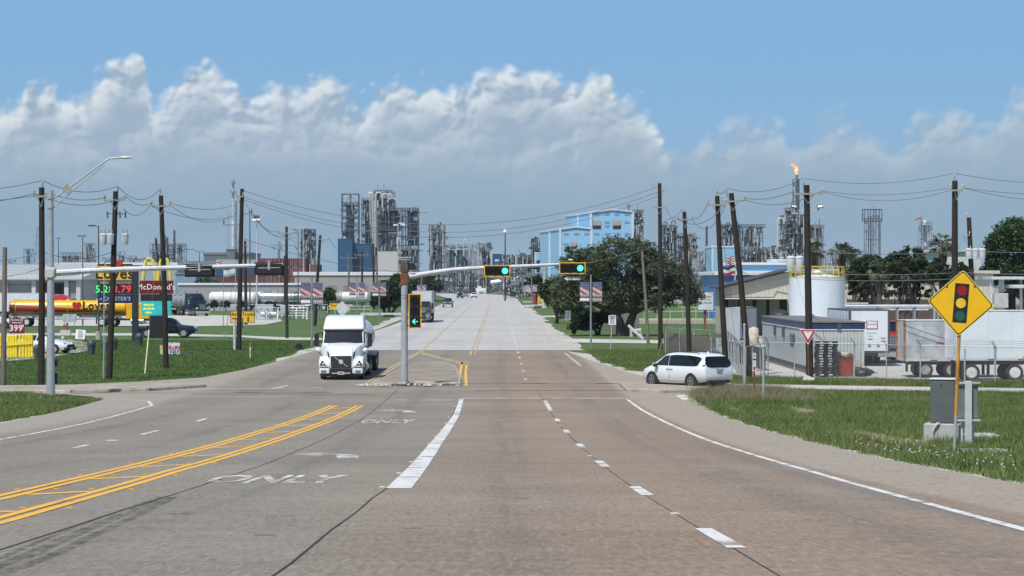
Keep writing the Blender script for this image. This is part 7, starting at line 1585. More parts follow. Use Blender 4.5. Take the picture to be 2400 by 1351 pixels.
unit('slim pale column beside a windsock', 2161, 2184, 528, 880, [(2172,516,640,5,VESL)], 2, 5, STL, .14, 39, 6, [(2160,2185,528),(2160,2185,540)], (), 50)
unit('low process rack behind the plant office', 1640, 1700, 590, 700, [(1660,596,680,4,VES)], 5, 5, STL, .14, 40, 8, [(1640,1700,600)], (), 160)
unit('low process rack between leaning poles and tan columns', 1745, 1836, 580, 720, [(1770,590,680,3,VES),(1800,586,680,4,VESD)], 7, 5, STL, .14, 41, 8, [(1745,1836,592)], (), 220)
unit('hazy rack beyond the palms', 1935, 2030, 588, 1200, [(1960,592,640,4,VES)], 8, 3, STL, .18, 42, 8, (), (), 80)
for i,(x0,x1,Y,yt) in enumerate(((1010,1075,990,652),(1115,1260,1000,650),(980,1015,900,655),(1180,1290,720,650),(870,990,900,650))): unit(f'{["left","middle","hidden","right","rear"][i]} ground-level pipe rack at the end of the far road', x0, x1, yt, Y, (), 14, 2, (STL,STLD)[i%2], .12, 50+i, 6, (), (), 200)
for i,(px,Y) in enumerate(((1023,985),(1092,985),(1140,995),(1196,990),(1215,980))): one('storage_drum', MB().ball((0,0,1.9),(1.1,1.1,1.0),14,8).cyl((-1,0,0),(-1,0,1.2),.2,n=6).cyl((1,0,0),(1,0,1.2),.2,n=6), VES, f'{["far left","second","third","fourth","far right"][i]} white round drum among the pipes at the end of the road', 'tank', (PX(px,Y),Y,0), smooth=True, group='white drums at the road end')
wr_ = MB(); 
one('covered_conveyor', MB().cyl(P(1150,663,950),P(1232,652,950),.9,n=8).cyl(P(1232,652,950),P(1272,650,950),.9,n=8).cyl(P(1180,660,950),P(1180,690,950),.3,n=6).cyl(P(1240,654,950),P(1240,690,950),.3,n=6), WHITE, 'long white sloping conveyor behind the far signal heads', 'conveyor')
for i,(px,c_) in enumerate(((1186,'red'),(1212,'red'),(1128,'white'))): one('parked_equipment', MB().bbox(-2.2,2.2,-1,1,.6,2.2,.3).bbox(-1.6,.2,-.9,.9,2.2,3.0,.2).cyl((-1.4,-1.05,.5),(-1.4,1.05,.5),.5,n=10).cyl((1.4,-1.05,.5),(1.4,1.05,.5),.5,n=10), mat('far_red',(.3,.03,.03),.5) if c_=='red' else WHITE, ('red vehicle parked behind the road-end fence, left','red vehicle parked behind the road-end fence, right','white vehicle parked behind the road-end fence')[i], 'vehicle', (PX(px,975),975,0))
# flare stack
fy = 1000; fb = Vector((PX(1868,fy),fy,0)); fl = thing('flare_stack', 'slim flare stack with a burning flame', 'flare', fb); zt = PZ(410,fy)
MB().cyl((0,0,0),(0,0,zt),.9,.55,10).build('stack', VES, fl, smooth=True); m = MB(); lattice(m,-1.6,.9,-1.0,1.0,zt-16,zt-2,1,6,.12,random.Random(4),.9); m.build('lattice_frame', STLD, fl)
FLM = bpy.data.materials.new('flame'); FLM.use_nodes = True; t = FLM.node_tree; t.nodes.clear(); mo = t.nodes.new('ShaderNodeOutputMaterial'); em = t.nodes.new('ShaderNodeEmission'); tcn = t.nodes.new('ShaderNodeTexCoord')
nn = noise(t, tcn.outputs['Object'], .45, 4, .6); t.links.new(mixc(t, nn.ss(.35,.65), (1.0,.36,.10), (1.0,.78,.45)), em.inputs[0]); em.inputs[1].default_value = 1.3; t.links.new(em.outputs[0], mo.inputs[0])
rf_ = random.Random(9); m = MB(); path = [(0,0),(-.3,1),(-.15,2.1),(-.5,3.1),(-1.1,3.8),(-2.0,4.3),(-2.8,4.1)]; rad = [.35,.6,.72,.72,.6,.4,.06]
m.tube([(x,0,zt+z) for x,z in path], rad, 10)
for x,z,dx,dz,r in ((-.5,3.2,-.6,1.2,.25),(-1.3,4,-1.1,.8,.22),(-.4,1.5,-.9,.35,.18),(.1,2.5,.4,.9,.2)): m.tube([(x,0,zt+z),(x+dx*.6,0,zt+z+dz*.6),(x+dx,0,zt+z+dz)],[r,r*.7,.05],7)
m.v = [(a+rf_.uniform(-.13,.13),b_+rf_.uniform(-.13,.13),c_+rf_.uniform(-.13,.13)) for a,b_,c_ in m.v]; m.build('flame', FLM, fl, smooth=True)
# transmission pylon, windsocks
pyl = thing('pylon', 'hazy lattice transmission pylon left of the silver mast', 'pylon', (PX(90,1700),1700,0)); m = MB(); zt = PZ(532,1700)
for s in (-1,1):
    m.lat((s*3.4,0,0),(s*.6,0,zt),.2)
    for k,z in enumerate((.55,.7,.85)): m.lat((0,0,zt*z),(s*5,0,zt*z+.6),.14)
for k in range(9): z0_, z1_ = zt*k/9, zt*(k+1)/9; w0, w1 = 3.4-2.8*k/9, 3.4-2.8*(k+1)/9; m.lat((-w0,0,z0_),(w1,0,z1_),.12).lat((w0,0,z0_),(-w1,0,z1_),.12)
m.build('lattice', STL, pyl)
for i,(px,py,Y,lab) in enumerate(((2152,509,880,'red and white windsock beside the slim pale column'),(2233,568,700,'red windsock half hidden by the tall right pole'))):
    b = Vector((PX(px+8,Y),Y,0)); o = thing('windsock', lab, 'windsock', b); z = PZ(py-2,Y); MB().cyl((0,0,0),(0,0,z),.12,n=6).build('mast', DGREY, o); MB().tube([(0,0,z-.3),(-1.1,0,z-.7),(-2.3,0,z-1.4)],[.5,.4,.2],8).build('sock', mat('windsock_red',(.55,.14,.12),.7), o)
# steam plume
SM = bpy.data.materials.new('steam'); SM.use_nodes = True; t = SM.node_tree; t.nodes.clear(); mo = t.nodes.new('ShaderNodeOutputMaterial'); pv = t.nodes.new('ShaderNodeVolumePrincipled'); pv.inputs['Color'].default_value = (.97,.98,1,1); pv.inputs['Density'].default_value = .09; pv.inputs['Anisotropy'].default_value = .2; t.links.new(pv.outputs[0], mo.inputs['Volume'])
rs_ = random.Random(12); pts = [(1123,650,2.2),(1121,632,2.8),(1117,618,3.0),(1113,607,3.4),(1106,600,3.2),(1101,592,2.6),(1097,583,2.2),(1092,577,1.4)]; m = MB()
m.tube([P(px,py,985) for px,py,r in pts], [r*1.0 for _,_,r in pts], 12); m.v = [(a+rs_.uniform(-.9,.9),b_+rs_.uniform(-.9,.9),c_+rs_.uniform(-.9,.9)) for a,b_,c_ in m.v]
o = m.build('steam_plume', SM, None, smooth=60, label='white steam plume drifting up between the silos and the blue block', cat='steam')
# ================================================================ FENCES, RAILS, ROADSIDE GEAR
CL = bpy.data.materials.new('chain_link'); CL.use_nodes = True; t = CL.node_tree; b_ = t.nodes['Principled BSDF']; b_.inputs['Base Color'].default_value = (.30,.31,.31,1); b_.inputs['Metallic'].default_value = .4; b_.inputs['Roughness'].default_value = .5
tcn = t.nodes.new('ShaderNodeTexCoord'); sp_ = t.nodes.new('ShaderNodeSeparateXYZ'); t.links.new(tcn.outputs['Object'], sp_.inputs[0]); ax, az = E(t,sp_.outputs[0])+E(t,sp_.outputs[1]), E(t,sp_.outputs[2])
w1_ = ((ax+az)*(2*pi/.085))._m('SINE').abs(); w2_ = ((ax-az)*(2*pi/.085))._m('SINE').abs(); t.links.new((1.0-w1_.min(w2_).ss(.05,.20)).k, b_.inputs['Alpha'])
def chainlink(label, pts, h, n, barb=True, post=GALV, name='chain_link_fence'):
    pts = [Vector((p[0],p[1],0)) for p in pts]; o = thing(name, label, 'fence', (pts[0].x,pts[0].y,0)); base = pts[0]
    for a, c in zip(pts, pts[1:]):
        a, c = a-base, c-base; m = MB(); m.quad((a.x,a.y,.05),(c.x,c.y,.05),(c.x,c.y,h),(a.x,a.y,h)).build('wire_mesh', CL, o)
        MB().cyl((a.x,a.y,h),(c.x,c.y,h),.022,n=5).build('top_rail', post, o)
        k = max(1,int(round((c-a).length/n)))
        for i in range(k+1):
            q = a.lerp(c,i/k); lean = RND.uniform(-.05,.05); MB().cyl((q.x,q.y,0),(q.x+lean,q.y,h+.05),.035,n=6).build('post', post, o)
            if barb: MB().cyl((q.x+lean,q.y,h),(q.x+lean-.22,q.y-.2,h+.32),.022,n=4).build('barb_arm', post, o)
        if barb:
            for j in range(3): d = .12+.1*j; MB().cyl((a.x-d*.7,a.y-d*.6,h+d),(c.x-d*.7,c.y-d*.6,h+d),.008,n=3).build('barbed_wire', MGREY, o)
    return o
chainlink('chain-link yard fence with barbed wire in front of the trailers', [G(1747,900)[:2],G(1800,884)[:2],(PX(1850,134),131.5),(PX(2000,130),129.6),(PX(2150,127),126.0),(PX(2330,124),123.6),(PX(2520,121),121)], 1.95, 3.0)
chainlink('chain-link fence running back beside the weathered boards', [G(1747,900)[:2],(PX(1700,165),165),(PX(1560,176),176)], 1.9, 3.2)
chainlink('long chain-link fence closing the end of the far road', [(PX(1012,955),955),(PX(1120,962),962),(PX(1215,930),930),(PX(1300,850),850)], 2.6, 6, False)
# weathered board fences, each board a part
def boards(label, A, B, h, w, m, seed, gap=.012, name='board_fence'):
    R = random.Random(seed); A, B = Vector((*A,0)), Vector((*B,0)); o = thing(name, label, 'fence', A); d = (B-A).normalized(); n = int((B-A).length/w); ang = atan2(d.y,d.x)
    me = MB().box(0,w-gap,-.012,.012,0,h).mesh('board', m)
    for i in range(n):
        q = bpy.data.objects.new('board', me); COL.objects.link(q); q.parent = o; q.location = d*(i*w)+Vector((0,R.uniform(-.01,.01),R.uniform(-.05,.03))); q.rotation_euler = (0,R.uniform(-.02,.02),ang)
    for z in (.35,h*.8): MB().cyl(Vector((0,.05,z)),d*n*w+Vector((0,.05,z)),.035,n=4).build('rail', m, o)
    return o
GB = mat('grey_boards',(.16,.15,.14),.9,var=.4,scale=1.6,stretch=(3,3,.4)); BB = mat('brown_boards',(.17,.145,.12),.9,var=.45,scale=1.0,stretch=(3,3,.4),dirt=.3)
boards('grey board fence under the big oak', (PX(1405,262),262), (PX(1500,258),258), 2.1, .16, GB, 1); boards('weathered brown board fence behind the minivan', (PX(1556,178),178), (PX(1690,163),163), 1.5, .15, BB, 2); boards('dark board fence along the yard left of the cabin', (PX(1690,163),163), (PX(1795,142),142), 1.35, .16, mat('dark_boards',(.10,.095,.09),.9,var=.4,scale=1.0,dirt=.2), 3)
CLH = thing('sheet_gate', 'pale streaked metal gate leaf between the boards and leaning poles', 'gate', (PX(1666,158),158,0))
for k in range(7): MB().box(.14*k,.14*k+.11,-.02,.02,.15,1.65-.05*k).build('slat', mat('streaked_metal',(.45,.48,.5),.5,.3,var=.5,scale=3), CLH)
MB().box(-.05,1.0,.02,.05,1.5,1.56).build('rail', LGREY, CLH)
# pipe rail fence and yellow barriers
def rails(label, x0, x1, Y, zs, m, posts, r=.05, name='pipe_railing'):
    o = thing(name, label, 'railing', (PX(x0,Y),Y,0)); L_ = PX(x1,Y)-PX(x0,Y)
    for z in zs: MB().cyl((0,0,z),(L_,0,z),r,n=6).build('rail', m, o)
    for i in range(posts): MB().cyl((L_*i/(posts-1),0,0),(L_*i/(posts-1),0,max(zs)),r*1.1,n=6).build('post', m, o)
rails('pale green pipe railing in front of the company sign', 1480, 1692, 300, (.55,1.5,2.0), mat('pale_green',(.36,.40,.27),.6), 8, .06)
one('low_wall', MB().bbox(0,PX(1692,292)-PX(1488,292),0,.4,0,.55,.03), mat('tan_kerb',(.40,.36,.27),.8), 'low tan wall below the pale green railing', 'wall', (PX(1488,292),292,0)); sheet('gravel_bed', [(PX(1480,310),292),(PX(1700,310),292),(PX(1700,330),330),(PX(1480,330),330)], -.015, GRAVEL)
rails('yellow pipe barrier, upper one right of the far road', 1256, 1276, 560, (.6,1.4,2.0), YELLOW, 3, .16); rails('yellow pipe barrier, lower one right of the far road', 1262, 1296, 480, (.5,1.4,2.0), YELLOW, 4, .14)
for i,px in enumerate((1254,)): one('red_valve', MB().bbox(-.5,.5,-.4,.4,0,2.3,.2), RED, 'red valve box beside the upper yellow barrier', 'valve', (PX(px,556),556,0))
pl_ = thing('culvert_pipes', 'bundle of pale drainage pipes lying right of the far road', 'pipes', (PX(1236,470),470,0))
for k in range(5): MB().cyl((-.9+k*.5,0,.3),(1.4+k*.55,6,.3),.25,n=8).build('pipe', LGREY, pl_, smooth=True)
# metering station left of the road
gs = thing('metering_station', 'gas metering skid with small tanks inside a fence left of the road', 'equipment', (PX(650,330),330,0)); L = lambda px, py: P(px, py, 330)-gs.location
for a, c_, y0, y1 in ((598,640,714,742),(657,676,716,740)): q0, q1 = L(a,y1), L(c_,y0); MB().bbox(q0.x,q1.x,0,2,max(.2,q0.z),q1.z,.04).build('cabinet', mat('skid_grey',(.38,.42,.42),.6,var=.2,scale=1), gs)
MB().cyl(L(612,736),L(648,736),.28,n=12).build('tank', WHITE, gs, smooth=True); rr_ = random.Random(4)
for k in range(26):
    px = rr_.uniform(598,720); q = L(px,740); MB().cyl((q.x,rr_.uniform(-2,3),0),(q.x,rr_.uniform(-2,3),rr_.uniform(.9,2.1)),.07,n=5).build('standpipe', rr_.choice((LGREY,MGREY,WHITE)), gs)
for k in range(5): z = .5+.35*k; MB().cyl((L(660,0).x,k*.4,z),(L(722,0).x,k*.4,z),.07,n=5).build('pipe', LGREY, gs)
chainlink('grey wire fence round the metering skid', [(PX(596,318),318),(PX(722,318),318),(PX(760,345),345)], 1.8, 3.5, False); rails('pale post-and-rail fence right of the metering skid', 768, 870, 395, (.6,1.1), CONCL, 7, .07)
one('guard_rail', MB().obox((0,0,.55),(7.5,.08,.32),-.12,0,-.0).cyl((-3,.1,0),(-3,.1,.6),.08,n=6).cyl((3,-.2,0),(3,-.2,.6),.08,n=6), LGREY, 'short steel guard rail at the left roadside', 'guard rail', (PX(903,345),345,0))
one('culvert_end', MB().cyl((0,-.3,.15),(0,.3,.15),.32,n=12), BLACK, 'black culvert mouth in the left bank', 'culvert', (PX(702,187),187,0)); one('concrete_stub', MB().tube([(-.3,0,0),(-.35,0,.5),(.5,.1,.6),(.6,.1,0)],[.2,.25,.25,.2],8), CONCL, 'broken pale pipe resting against the oak', 'pipe', (PX(1488,228),228,0))
gp2 = MB().cyl((0,0,0),(-.0,0,0.01),.01,n=4); 
bm_ = thing('leaning_pipe', 'thick grey pipe leaning between oak and pole', 'pipe', (PX(1507,215),215,0)); MB().cyl((0,0,.1),(-1.35,0,1.35),.13,n=10).build('pipe', LGREY, bm_, smooth=True); MB().cyl((-.2,0,0),(-.6,0,.9),.06,n=6).build('brace', MGREY, bm_)
# ================================================================ VEGETATION
def leaf_mat(name, a, b, c3, sc=.5):
    m = bpy.data.materials.new(name); m.use_nodes = True; t = m.node_tree; p = t.nodes['Principled BSDF']; p.inputs['Roughness'].default_value = .55; p.inputs['Specular IOR Level'].default_value = .3
    tcn = t.nodes.new('ShaderNodeTexCoord'); n1 = noise(t, tcn.outputs['Object'], sc, 4, .6); n2 = noise(t, tcn.outputs['Object'], 7, 3, .6)
    c = mixc(t, n1.ss(.3,.7), a, b); c = mixc(t, n2.ss(.45,.7)*.6, c, c3); t.links.new(c, p.inputs['Base Color'])
    tr = t.nodes.new('ShaderNodeBsdfTranslucent'); t.links.new(c, tr.inputs[0]); mx = t.nodes.new('ShaderNodeMixShader'); mx.inputs[0].default_value = .25
    o_ = t.nodes['Material Output']; t.links.new(p.outputs[0], mx.inputs[1]); t.links.new(tr.outputs[0], mx.inputs[2]); t.links.new(mx.outputs[0], o_.inputs[0]); return m
OAKL = leaf_mat('oak_leaves', (.042,.064,.026), (.115,.135,.065), (.18,.195,.12)); MIDL = leaf_mat('green_leaves', (.035,.065,.018), (.055,.092,.026), (.08,.125,.04)); DRKL = leaf_mat('dark_leaves', (.026,.045,.017), (.050,.074,.028), (.075,.10,.042)); PALML = leaf_mat('palm_leaves', (.055,.085,.03), (.08,.11,.045), (.13,.14,.08))
BARK = mat('bark', (.07,.058,.048), .9, var=.4, scale=3, bump=.4, bscale=12, stretch=(4,4,.6))
def leaves(rnd, clumps, per, size, flat=.75):
    m = MB(); V, F = m.v, m.f
    for (cx,cy,cz,r) in clumps:
        for _ in range(per):
            t, u_ = rnd.uniform(0,2*pi), rnd.uniform(-1,1); q = sqrt(1-u_*u_); rr = r*rnd.random()**.45
            x, y, z = cx+rr*q*cos(t), cy+rr*q*sin(t), cz+rr*u_*flat
            a, b_ = rnd.uniform(0,2*pi), rnd.uniform(-.9,.9); s = size*rnd.uniform(.6,1.35)
            ux, uy, uz = cos(a)*cos(b_)*s, sin(a)*cos(b_)*s, sin(b_)*s; c_ = rnd.uniform(0,2*pi); wx, wy, wz = -sin(a)*cos(c_)*s*.45, cos(a)*cos(c_)*s*.45, sin(c_)*s*.45
            n = len(V); V += [(x-ux,y-uy,z-uz),(x+wx,y+wy,z+wz),(x+ux,y+uy,z+uz),(x-wx,y-wy,z-wz)]; F.append((n,n+1,n+2,n+3))
    return m
def leafmesh(m, name, mt):
    me = bpy.data.meshes.new(name); me.from_pydata(m.v, [], m.f); me.materials.append(mt); o = bpy.data.objects.new(name, me); COL.objects.link(o); return o
def tree(label, base, Y, lobes, mt, n=160, per=40, size=.22, trunk=.3, stems=1, seed=1, name='tree', cat='tree', depth=.9, group=None, trunk_top=None, clump=.85):
    R = random.Random(seed); b = Vector((PX(base[0],Y),Y,gz(Y))); o = thing(name, label, cat, b, 0, group); s_ = Y/FP; L = lambda px, py: P(px, py, Y)-b
    tot = sum(l[2]*l[3] for l in lobes); cl = []; tips = []
    for (px,py,rx,ry) in lobes:
        c = L(px,py); k = max(3,int(n*rx*ry/tot)); tips.append(c)
        for _ in range(k):
            t, u_ = R.uniform(0,2*pi), R.uniform(-.75,1); q = sqrt(max(0,1-u_*u_)); rad = R.uniform(.55,1.0)
            cl.append((c.x+rx*s_*q*cos(t)*rad, c.y+rx*s_*q*sin(t)*rad*depth, c.z+ry*s_*u_*rad, R.uniform(.5,1.0)*clump*min(1,ry*s_*.45)))
    tr = leafmesh(leaves(R, cl, per, size), 'crown', mt); tr.parent = o
    m = MB(); zc = min(t.z for t in tips)
    for k in range(stems):
        bx = (k-(stems-1)/2)*trunk*1.4; fork = Vector((bx*2.2, R.uniform(-.3,.3), max(.6,zc*.55)))
        m.tube([(bx,0,-.2),(bx*1.4+R.uniform(-.1,.1),0,fork.z*.5),tuple(fork)],[trunk,trunk*.8,trunk*.65],9)
        for t in tips:
            for j in range(2):
                e = t+Vector((R.uniform(-1,1),R.uniform(-1,1),R.uniform(-.3,.6))); mid = fork.lerp(e,.5)+Vector((R.uniform(-.3,.3),R.uniform(-.3,.3),R.uniform(-.2,.5)))
                m.tube([tuple(fork),tuple(mid),tuple(e)],[trunk*.5,trunk*.3,trunk*.08],6)
    for c_ in R.sample(cl, min(len(cl),36)):
        t = min(tips, key=lambda q: (q-Vector(c_[:3])).length); m.tube([tuple(t),tuple(t.lerp(Vector(c_[:3]),.6)+Vector((0,0,.15))),c_[:3]],[trunk*.16,trunk*.1,.015],4)
    m.build('trunk', BARK, o, smooth=True)
    return o
tree('huge spreading live oak with dark trunk right of the far road', (1465,787), 232, [(1395,640,62,62),(1465,606,82,52),(1540,640,66,55),(1430,690,90,52),(1520,690,70,50),(1355,640,46,52),(1352,606,34,34),(1325,690,32,48),(1590,672,42,52),(1625,690,24,38)], OAKL, 800, 44, .17, .55, 2, 1, 'oak_tree', clump=1.0)
tree('dark bushy tree at the left foot of the oak', (1306,770), 300, [(1305,690,34,38),(1335,715,30,30),(1280,680,20,24),(1365,742,34,26)], DRKL, 190, 40, .24, .3, 1, 2)
tree('dark shrub under the oak beside the banner pole', (1400,790), 236, [(1385,752,30,26),(1425,740,28,26),(1350,768,20,16)], DRKL, 110, 40, .2, .2, 2, 12)
tree('small dark tree under the far signal heads', (1258,712), 520, [(1258,668,18,22),(1240,664,12,12),(1280,672,14,18)], DRKL, 90, 34, .4, .35, 1, 3)
tree('dark tree left of the median signal pole', (912,741), 355, [(905,690,30,36),(935,668,22,26),(885,704,18,26),(940,706,20,24)], DRKL, 190, 40, .28, .3, 3, 4)
tree('rounded dark tree right of the median signal pole', (1008,708), 580, [(985,672,30,24),(1015,668,24,22),(960,680,16,18)], DRKL, 150, 38, .4, .45, 2, 5)
tree('small clipped tree between the first and second banners', (770,735), 400, [(771,693,13,18)], MIDL, 60, 40, .25, .2, 1, 6)
for i,(px,rx,ry) in enumerate(((404,10,8),(480,12,8),(502,10,9),(530,11,8),(565,10,8),(634,14,7))): tree(f'{["first","second","third","fourth","fifth","sixth"][i]} low dark bush from the left along the parked tank trailers', (px,724), 418, [(px,714,rx,ry)], DRKL, 24, 30, .25, .12, 1, 60+i, 'bush', 'bush', group='bushes along the truck lot')
tree('pale bush behind the parked tank trailers', (478,700), 640, [(478,662,22,12),(505,666,12,9)], MIDL, 50, 30, .4, .3, 1, 70, 'bush', 'bush')
tree('many-stemmed dark tree left of centre among the right-hand trees', (2040,790), 215, [(2010,640,28,32),(2045,622,34,26),(2075,645,30,30),(2030,668,44,26),(2005,685,22,16),(2065,688,24,16)], DRKL, 230, 36, .17, .16, 4, 7, trunk_top=1)
tree('many-stemmed dark tree right of centre among the right-hand trees', (2128,795), 208, [(2105,622,30,32),(2140,606,34,28),(2165,640,30,34),(2125,655,44,26),(2100,682,22,16),(2160,686,24,16)], DRKL, 240, 36, .17, .16, 4, 8)
tree('dark tree mass behind the tall right pole', (2215,790), 225, [(2200,640,26,30),(2235,655,26,26),(2260,640,18,22)], DRKL, 150, 36, .2, .2, 2, 9)
tree('large green tree at the right picture edge', (2385,770), 270, [(2345,590,40,50),(2385,555,52,48),(2420,600,50,60),(2365,640,50,40),(2320,650,26,30)], MIDL, 420, 42, .22, .4, 2, 10)
def palm(label, px, by, top, Y, R_, seed, lean=0):
    R = random.Random(seed); b = Vector((PX(px,Y),Y,0)); o = thing('palm_tree', label, 'palm', b, 0, 'fan palms behind the right-hand trees'); zt = PZ(top,Y)
    MB().tube([(0,0,-.2),(lean*.5,0,zt*.5),(lean,0,zt)],[.28,.22,.24],9).build('trunk', BARK, o, smooth=True); m = MB()
    for k in range(26):
        a = R.uniform(0,2*pi); el = R.uniform(-.7,1.2); d = Vector((cos(a)*cos(el),sin(a)*cos(el),sin(el))); st_ = Vector((lean,0,zt)); hub = st_+d*R_*.5
        side = d.cross(Vector((0,0,1))).normalized(); up = side.cross(d)
        m.tube([tuple(st_),tuple(hub)],[.03,.02],3)
        for j in range(11):
            f = radians(-75+15*j); dd = (d*cos(f)+side*sin(f)).normalized(); l = R_*.62*R.uniform(.8,1.1); tip = hub+dd*l-Vector((0,0,.35*R_*R.uniform(.3,.9))); mid = hub+dd*l*.6; w_ = up*.02+side.cross(dd).cross(dd)*0+ (dd.cross(Vector((0,0,1))).normalized()*.07)
            n = len(m.v); m.v += [tuple(hub),tuple(mid+w_),tuple(tip),tuple(mid-w_)]; m.f.append((n,n+1,n+2,n+3))
    q = leafmesh(m,'fronds',PALML); q.parent = o
    m = MB()
    for k in range(40):
        a = R.uniform(0,2*pi); z = zt-R.uniform(.2,1.3); rr = R.uniform(.3,.55); n = len(m.v); m.v += [(lean+.2*cos(a),.2*sin(a),z+.3),(lean+rr*cos(a),rr*sin(a),z-.2),(lean+rr*.8*cos(a+.3),rr*.8*sin(a+.3),z-.9)]; m.f.append((n,n+1,n+2))
    q = leafmesh(m,'dead_skirt',mat('dead_fronds',(.20,.16,.10),.9)); q.parent = o
palm('fan palm rising behind the white tank railing', 1968, 800, 598, 225, 1.55, 1, .2); palm('smaller fan palm right of the white tank', 2003, 800, 604, 232, 1.1, 2); palm('fan palm half behind the floodlight pole', 1908, 800, 590, 240, 1.4, 3); palm('fan palm left of the tall right pole', 2205, 800, 574, 225, 1.5, 4, .2); palm('fan palm low among the many-stemmed trees', 2062, 800, 632, 205, 1.2, 5)
# ---------------- grass blades (one mass each)
def blades(name, label, region, n, hmin, hmax, w, mt, seed, dens=None, cat='grass'):
    R = random.Random(seed); V, F = [], []; cnt = 0
    (x0,x1,y0,y1,test) = region
    import mathutils.noise as mn
    while cnt < n:
        x, y = R.uniform(x0,x1), R.uniform(y0,y1)
        if not test(x,y): continue
        cl = mn.noise(Vector((x*.9,y*.9,seed)))*.5+mn.noise(Vector((x*.25,y*.25,seed)))*.6
        if dens and R.random() > dens(x,y,cl): cnt += .25; continue
        h = (hmin+(hmax-hmin)*R.random()**1.6)*(1+.8*max(-.6,min(.9,cl))); a = R.uniform(0,2*pi); ww = w*R.uniform(.6,1.3); z = gz(y)-.05
        lx_, ly_ = R.uniform(-.9,.9)*h, R.uniform(-.9,.9)*h; k = len(V)
        V += [(x-cos(a)*ww,y-sin(a)*ww,z),(x+cos(a)*ww,y+sin(a)*ww,z),(x+lx_,y+ly_,z+h+.02)]; F.append((k,k+1,k+2)); cnt += 1
    me = bpy.data.meshes.new(name); me.from_pydata(V, [], F); me.materials.append(mt); o = bpy.data.objects.new(name, me); COL.objects.link(o); return tag(o, label, cat, None, 'stuff')
GR1 = leaf_mat('verge_grass', (.080,.150,.030), (.185,.225,.068), (.29,.28,.13), .22); GR2 = leaf_mat('lawn_grass', (.070,.135,.026), (.110,.175,.040), (.155,.20,.060), .18); GRD = leaf_mat('dry_grass', (.24,.20,.12), (.32,.27,.17), (.18,.19,.09), .6)
def bottomY(x): return 117.2-(x-11.8)*.394 if x > 11.8 else 111+(x-9.1)*2.3
def inright(x, y):
    e = 8.25 if y < 85 else 8.25+(y-85)*.032
    return x > e+RND.choice((-.35,-.1,0,.15,.3,.5))+.35*sin(y*1.7)*sin(y*.43) and y < bottomY(x)-.3 and x < .226*y+.6
BARE = [gp(l) for l in ([(1985,1003),(2040,1010),(2100,1022),(2165,1030),(2215,1040),(2190,1050),(2110,1046),(2050,1038),(1990,1020)],[(2290,1062),(2420,1076),(2440,1096),(2340,1090)],[(1845,950),(1905,958),(1930,966),(1890,972),(1850,964)],[(1700,950),(1750,962),(1745,968),(1700,958)])]
def inpoly(x, y, p):
    c = False; n = len(p); j = n-1
    for i in range(n):
        if (p[i][1] > y) != (p[j][1] > y) and x < (p[j][0]-p[i][0])*(y-p[i][1])/(p[j][1]-p[i][1])+p[i][0]: c = not c
        j = i
    return c
def bare(x, y):
    xx, yy = x+RND.gauss(0,.12), y+RND.gauss(0,.9)
    return .07 if any(inpoly(xx,yy,p) for p in BARE) else 1
def bare_old(x, y): return .06 if abs((x-9.9)-(66-y)*.02-.5*sin(y*.35)) < .42 and 52 < y < 84 else 1
blades('verge_grass', 'long weedy grass of the right-hand verge', (8.1,26,36,117,inright), 230000, .07,.24,.013, GR1, 1, lambda x,y,c: bare(x,y)*(.75+c*.5))
blades('dry_grass', 'dry brownish seed grass at the tip of the right verge', (8.6,14,98,117,inright), 15000, .2,.5,.010, GRD, 2, lambda x,y,c: max(0,(y-98)/14)*.9)
def strip2(x, y): return x > 11 and bottomY(x)+6.5 < y < bottomY(x)+14 and x < .226*y+.6
blades('verge_grass', 'rough grass between the slip road and the yard fence', (11,28,108,134,strip2), 60000, .08,.3,.016, GR1, 3)
def leftlawn(x, y): 
    e = -15.3 if y > 143 else -15.6-(143-y)*.09 if y > 132 else -16.6-(132-y)*.7
    return x < e-.2 and -.216*y-.5 < x and y > 119.7
blades('lawn_grass', 'mown lawn under the left row of utility poles', (-48,-15,119,214,leftlawn), 150000, .04,.13,.022, GR2, 4, lambda x,y,c: .8+c*.3)
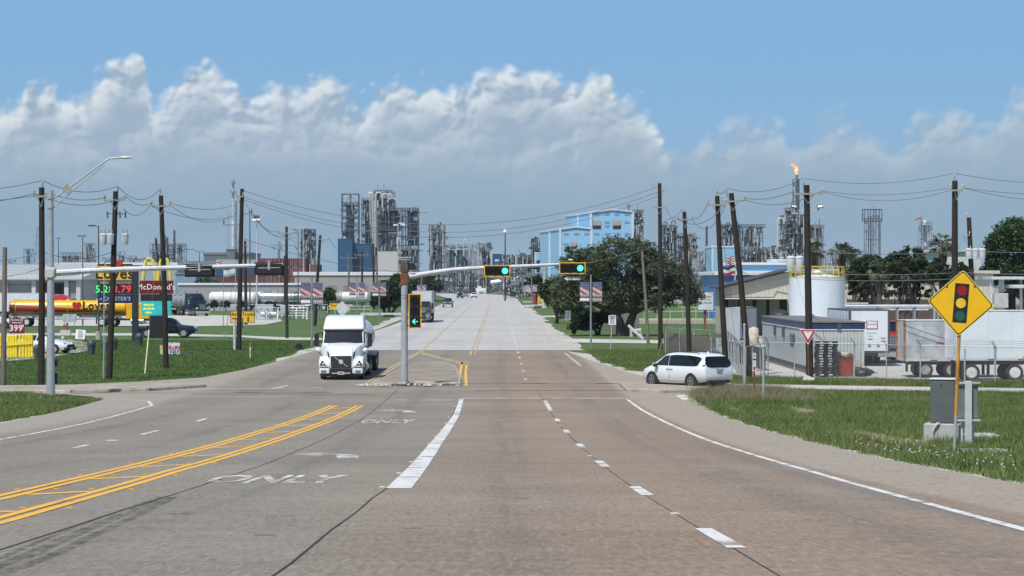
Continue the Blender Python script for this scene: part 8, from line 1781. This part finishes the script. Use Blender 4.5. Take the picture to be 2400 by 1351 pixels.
def leftisl(x, y): return x < -17.0-(y-80)*.02 and -.216*y-.4 < x and (y < 104 or x < -18.2-(y-104)*.55) and y < 112
blades('verge_grass', 'grass corner at the left edge of the crossing', (-25.5,-16.8,78,112,leftisl), 45000, .06,.2,.014, GR1, 5)
def farR(x, y): return 6.9+(abs(sin(y*.7))*.6) < x < .10*y and y > 138 and not (190 < y < 222) 
blades('roadside_grass', 'rough grass right of the far road before the oak', (6.8,24,140,188,lambda x,y: (y < 184) and x > 6.6+max(0,(165-y)*.07)+.5*sin(y) and x < (1560-VX)/FP*y), 60000, .06,.22,.02, GR1, 6)
# small white flowers in the verge
fl_ = MB(); rw = random.Random(8)
for _ in range(120):
    g = rw.choice(((8.9,46),(9.2,51),(8.8,43),(9.3,58),(-20.2,106)));x, y = g[0]+rw.gauss(0,.6), g[1]+rw.gauss(0,5.0)
    if x > 8.4 or x < -18.3: fl_.obox((x,y,gz(y)+.14),(.022,.022,.02))
tag(fl_.build('clover_flowers', WHITE), 'scattered white clover flowers in the verge', 'flowers', None, 'stuff')
# bare earth by the cabinet
for p_ in BARE: sheet('bare_earth', p_, -.03, DIRT)
# distant woodland closing the horizon
fw = MB(); rr_ = random.Random(21); x = -3600
while x < 3600:
    h = rr_.uniform(6,11); w_ = rr_.uniform(14,30); fw.ball((x,2600+rr_.uniform(-60,60),h*.35),(w_,w_*.6,h),7,5); x += w_*.8
tag(fw.build('far_wood', DRKL, smooth=True), 'low dark line of distant woodland on the horizon', 'woodland', None, 'stuff')
# ================================================================ HAZE
HZ = bpy.data.materials.new('haze'); HZ.use_nodes = True; t = HZ.node_tree; t.nodes.clear(); mo = t.nodes.new('ShaderNodeOutputMaterial'); pv = t.nodes.new('ShaderNodeVolumePrincipled')
pv.inputs['Color'].default_value = (.70,.85,1.0,1); pv.inputs['Density'].default_value = .00005; pv.inputs['Anisotropy'].default_value = .0; t.links.new(pv.outputs[0], mo.inputs['Volume'])
MB().box(-4300,4300,-120,6300,-1.2,84).build('haze', HZ, None, kind='stuff')
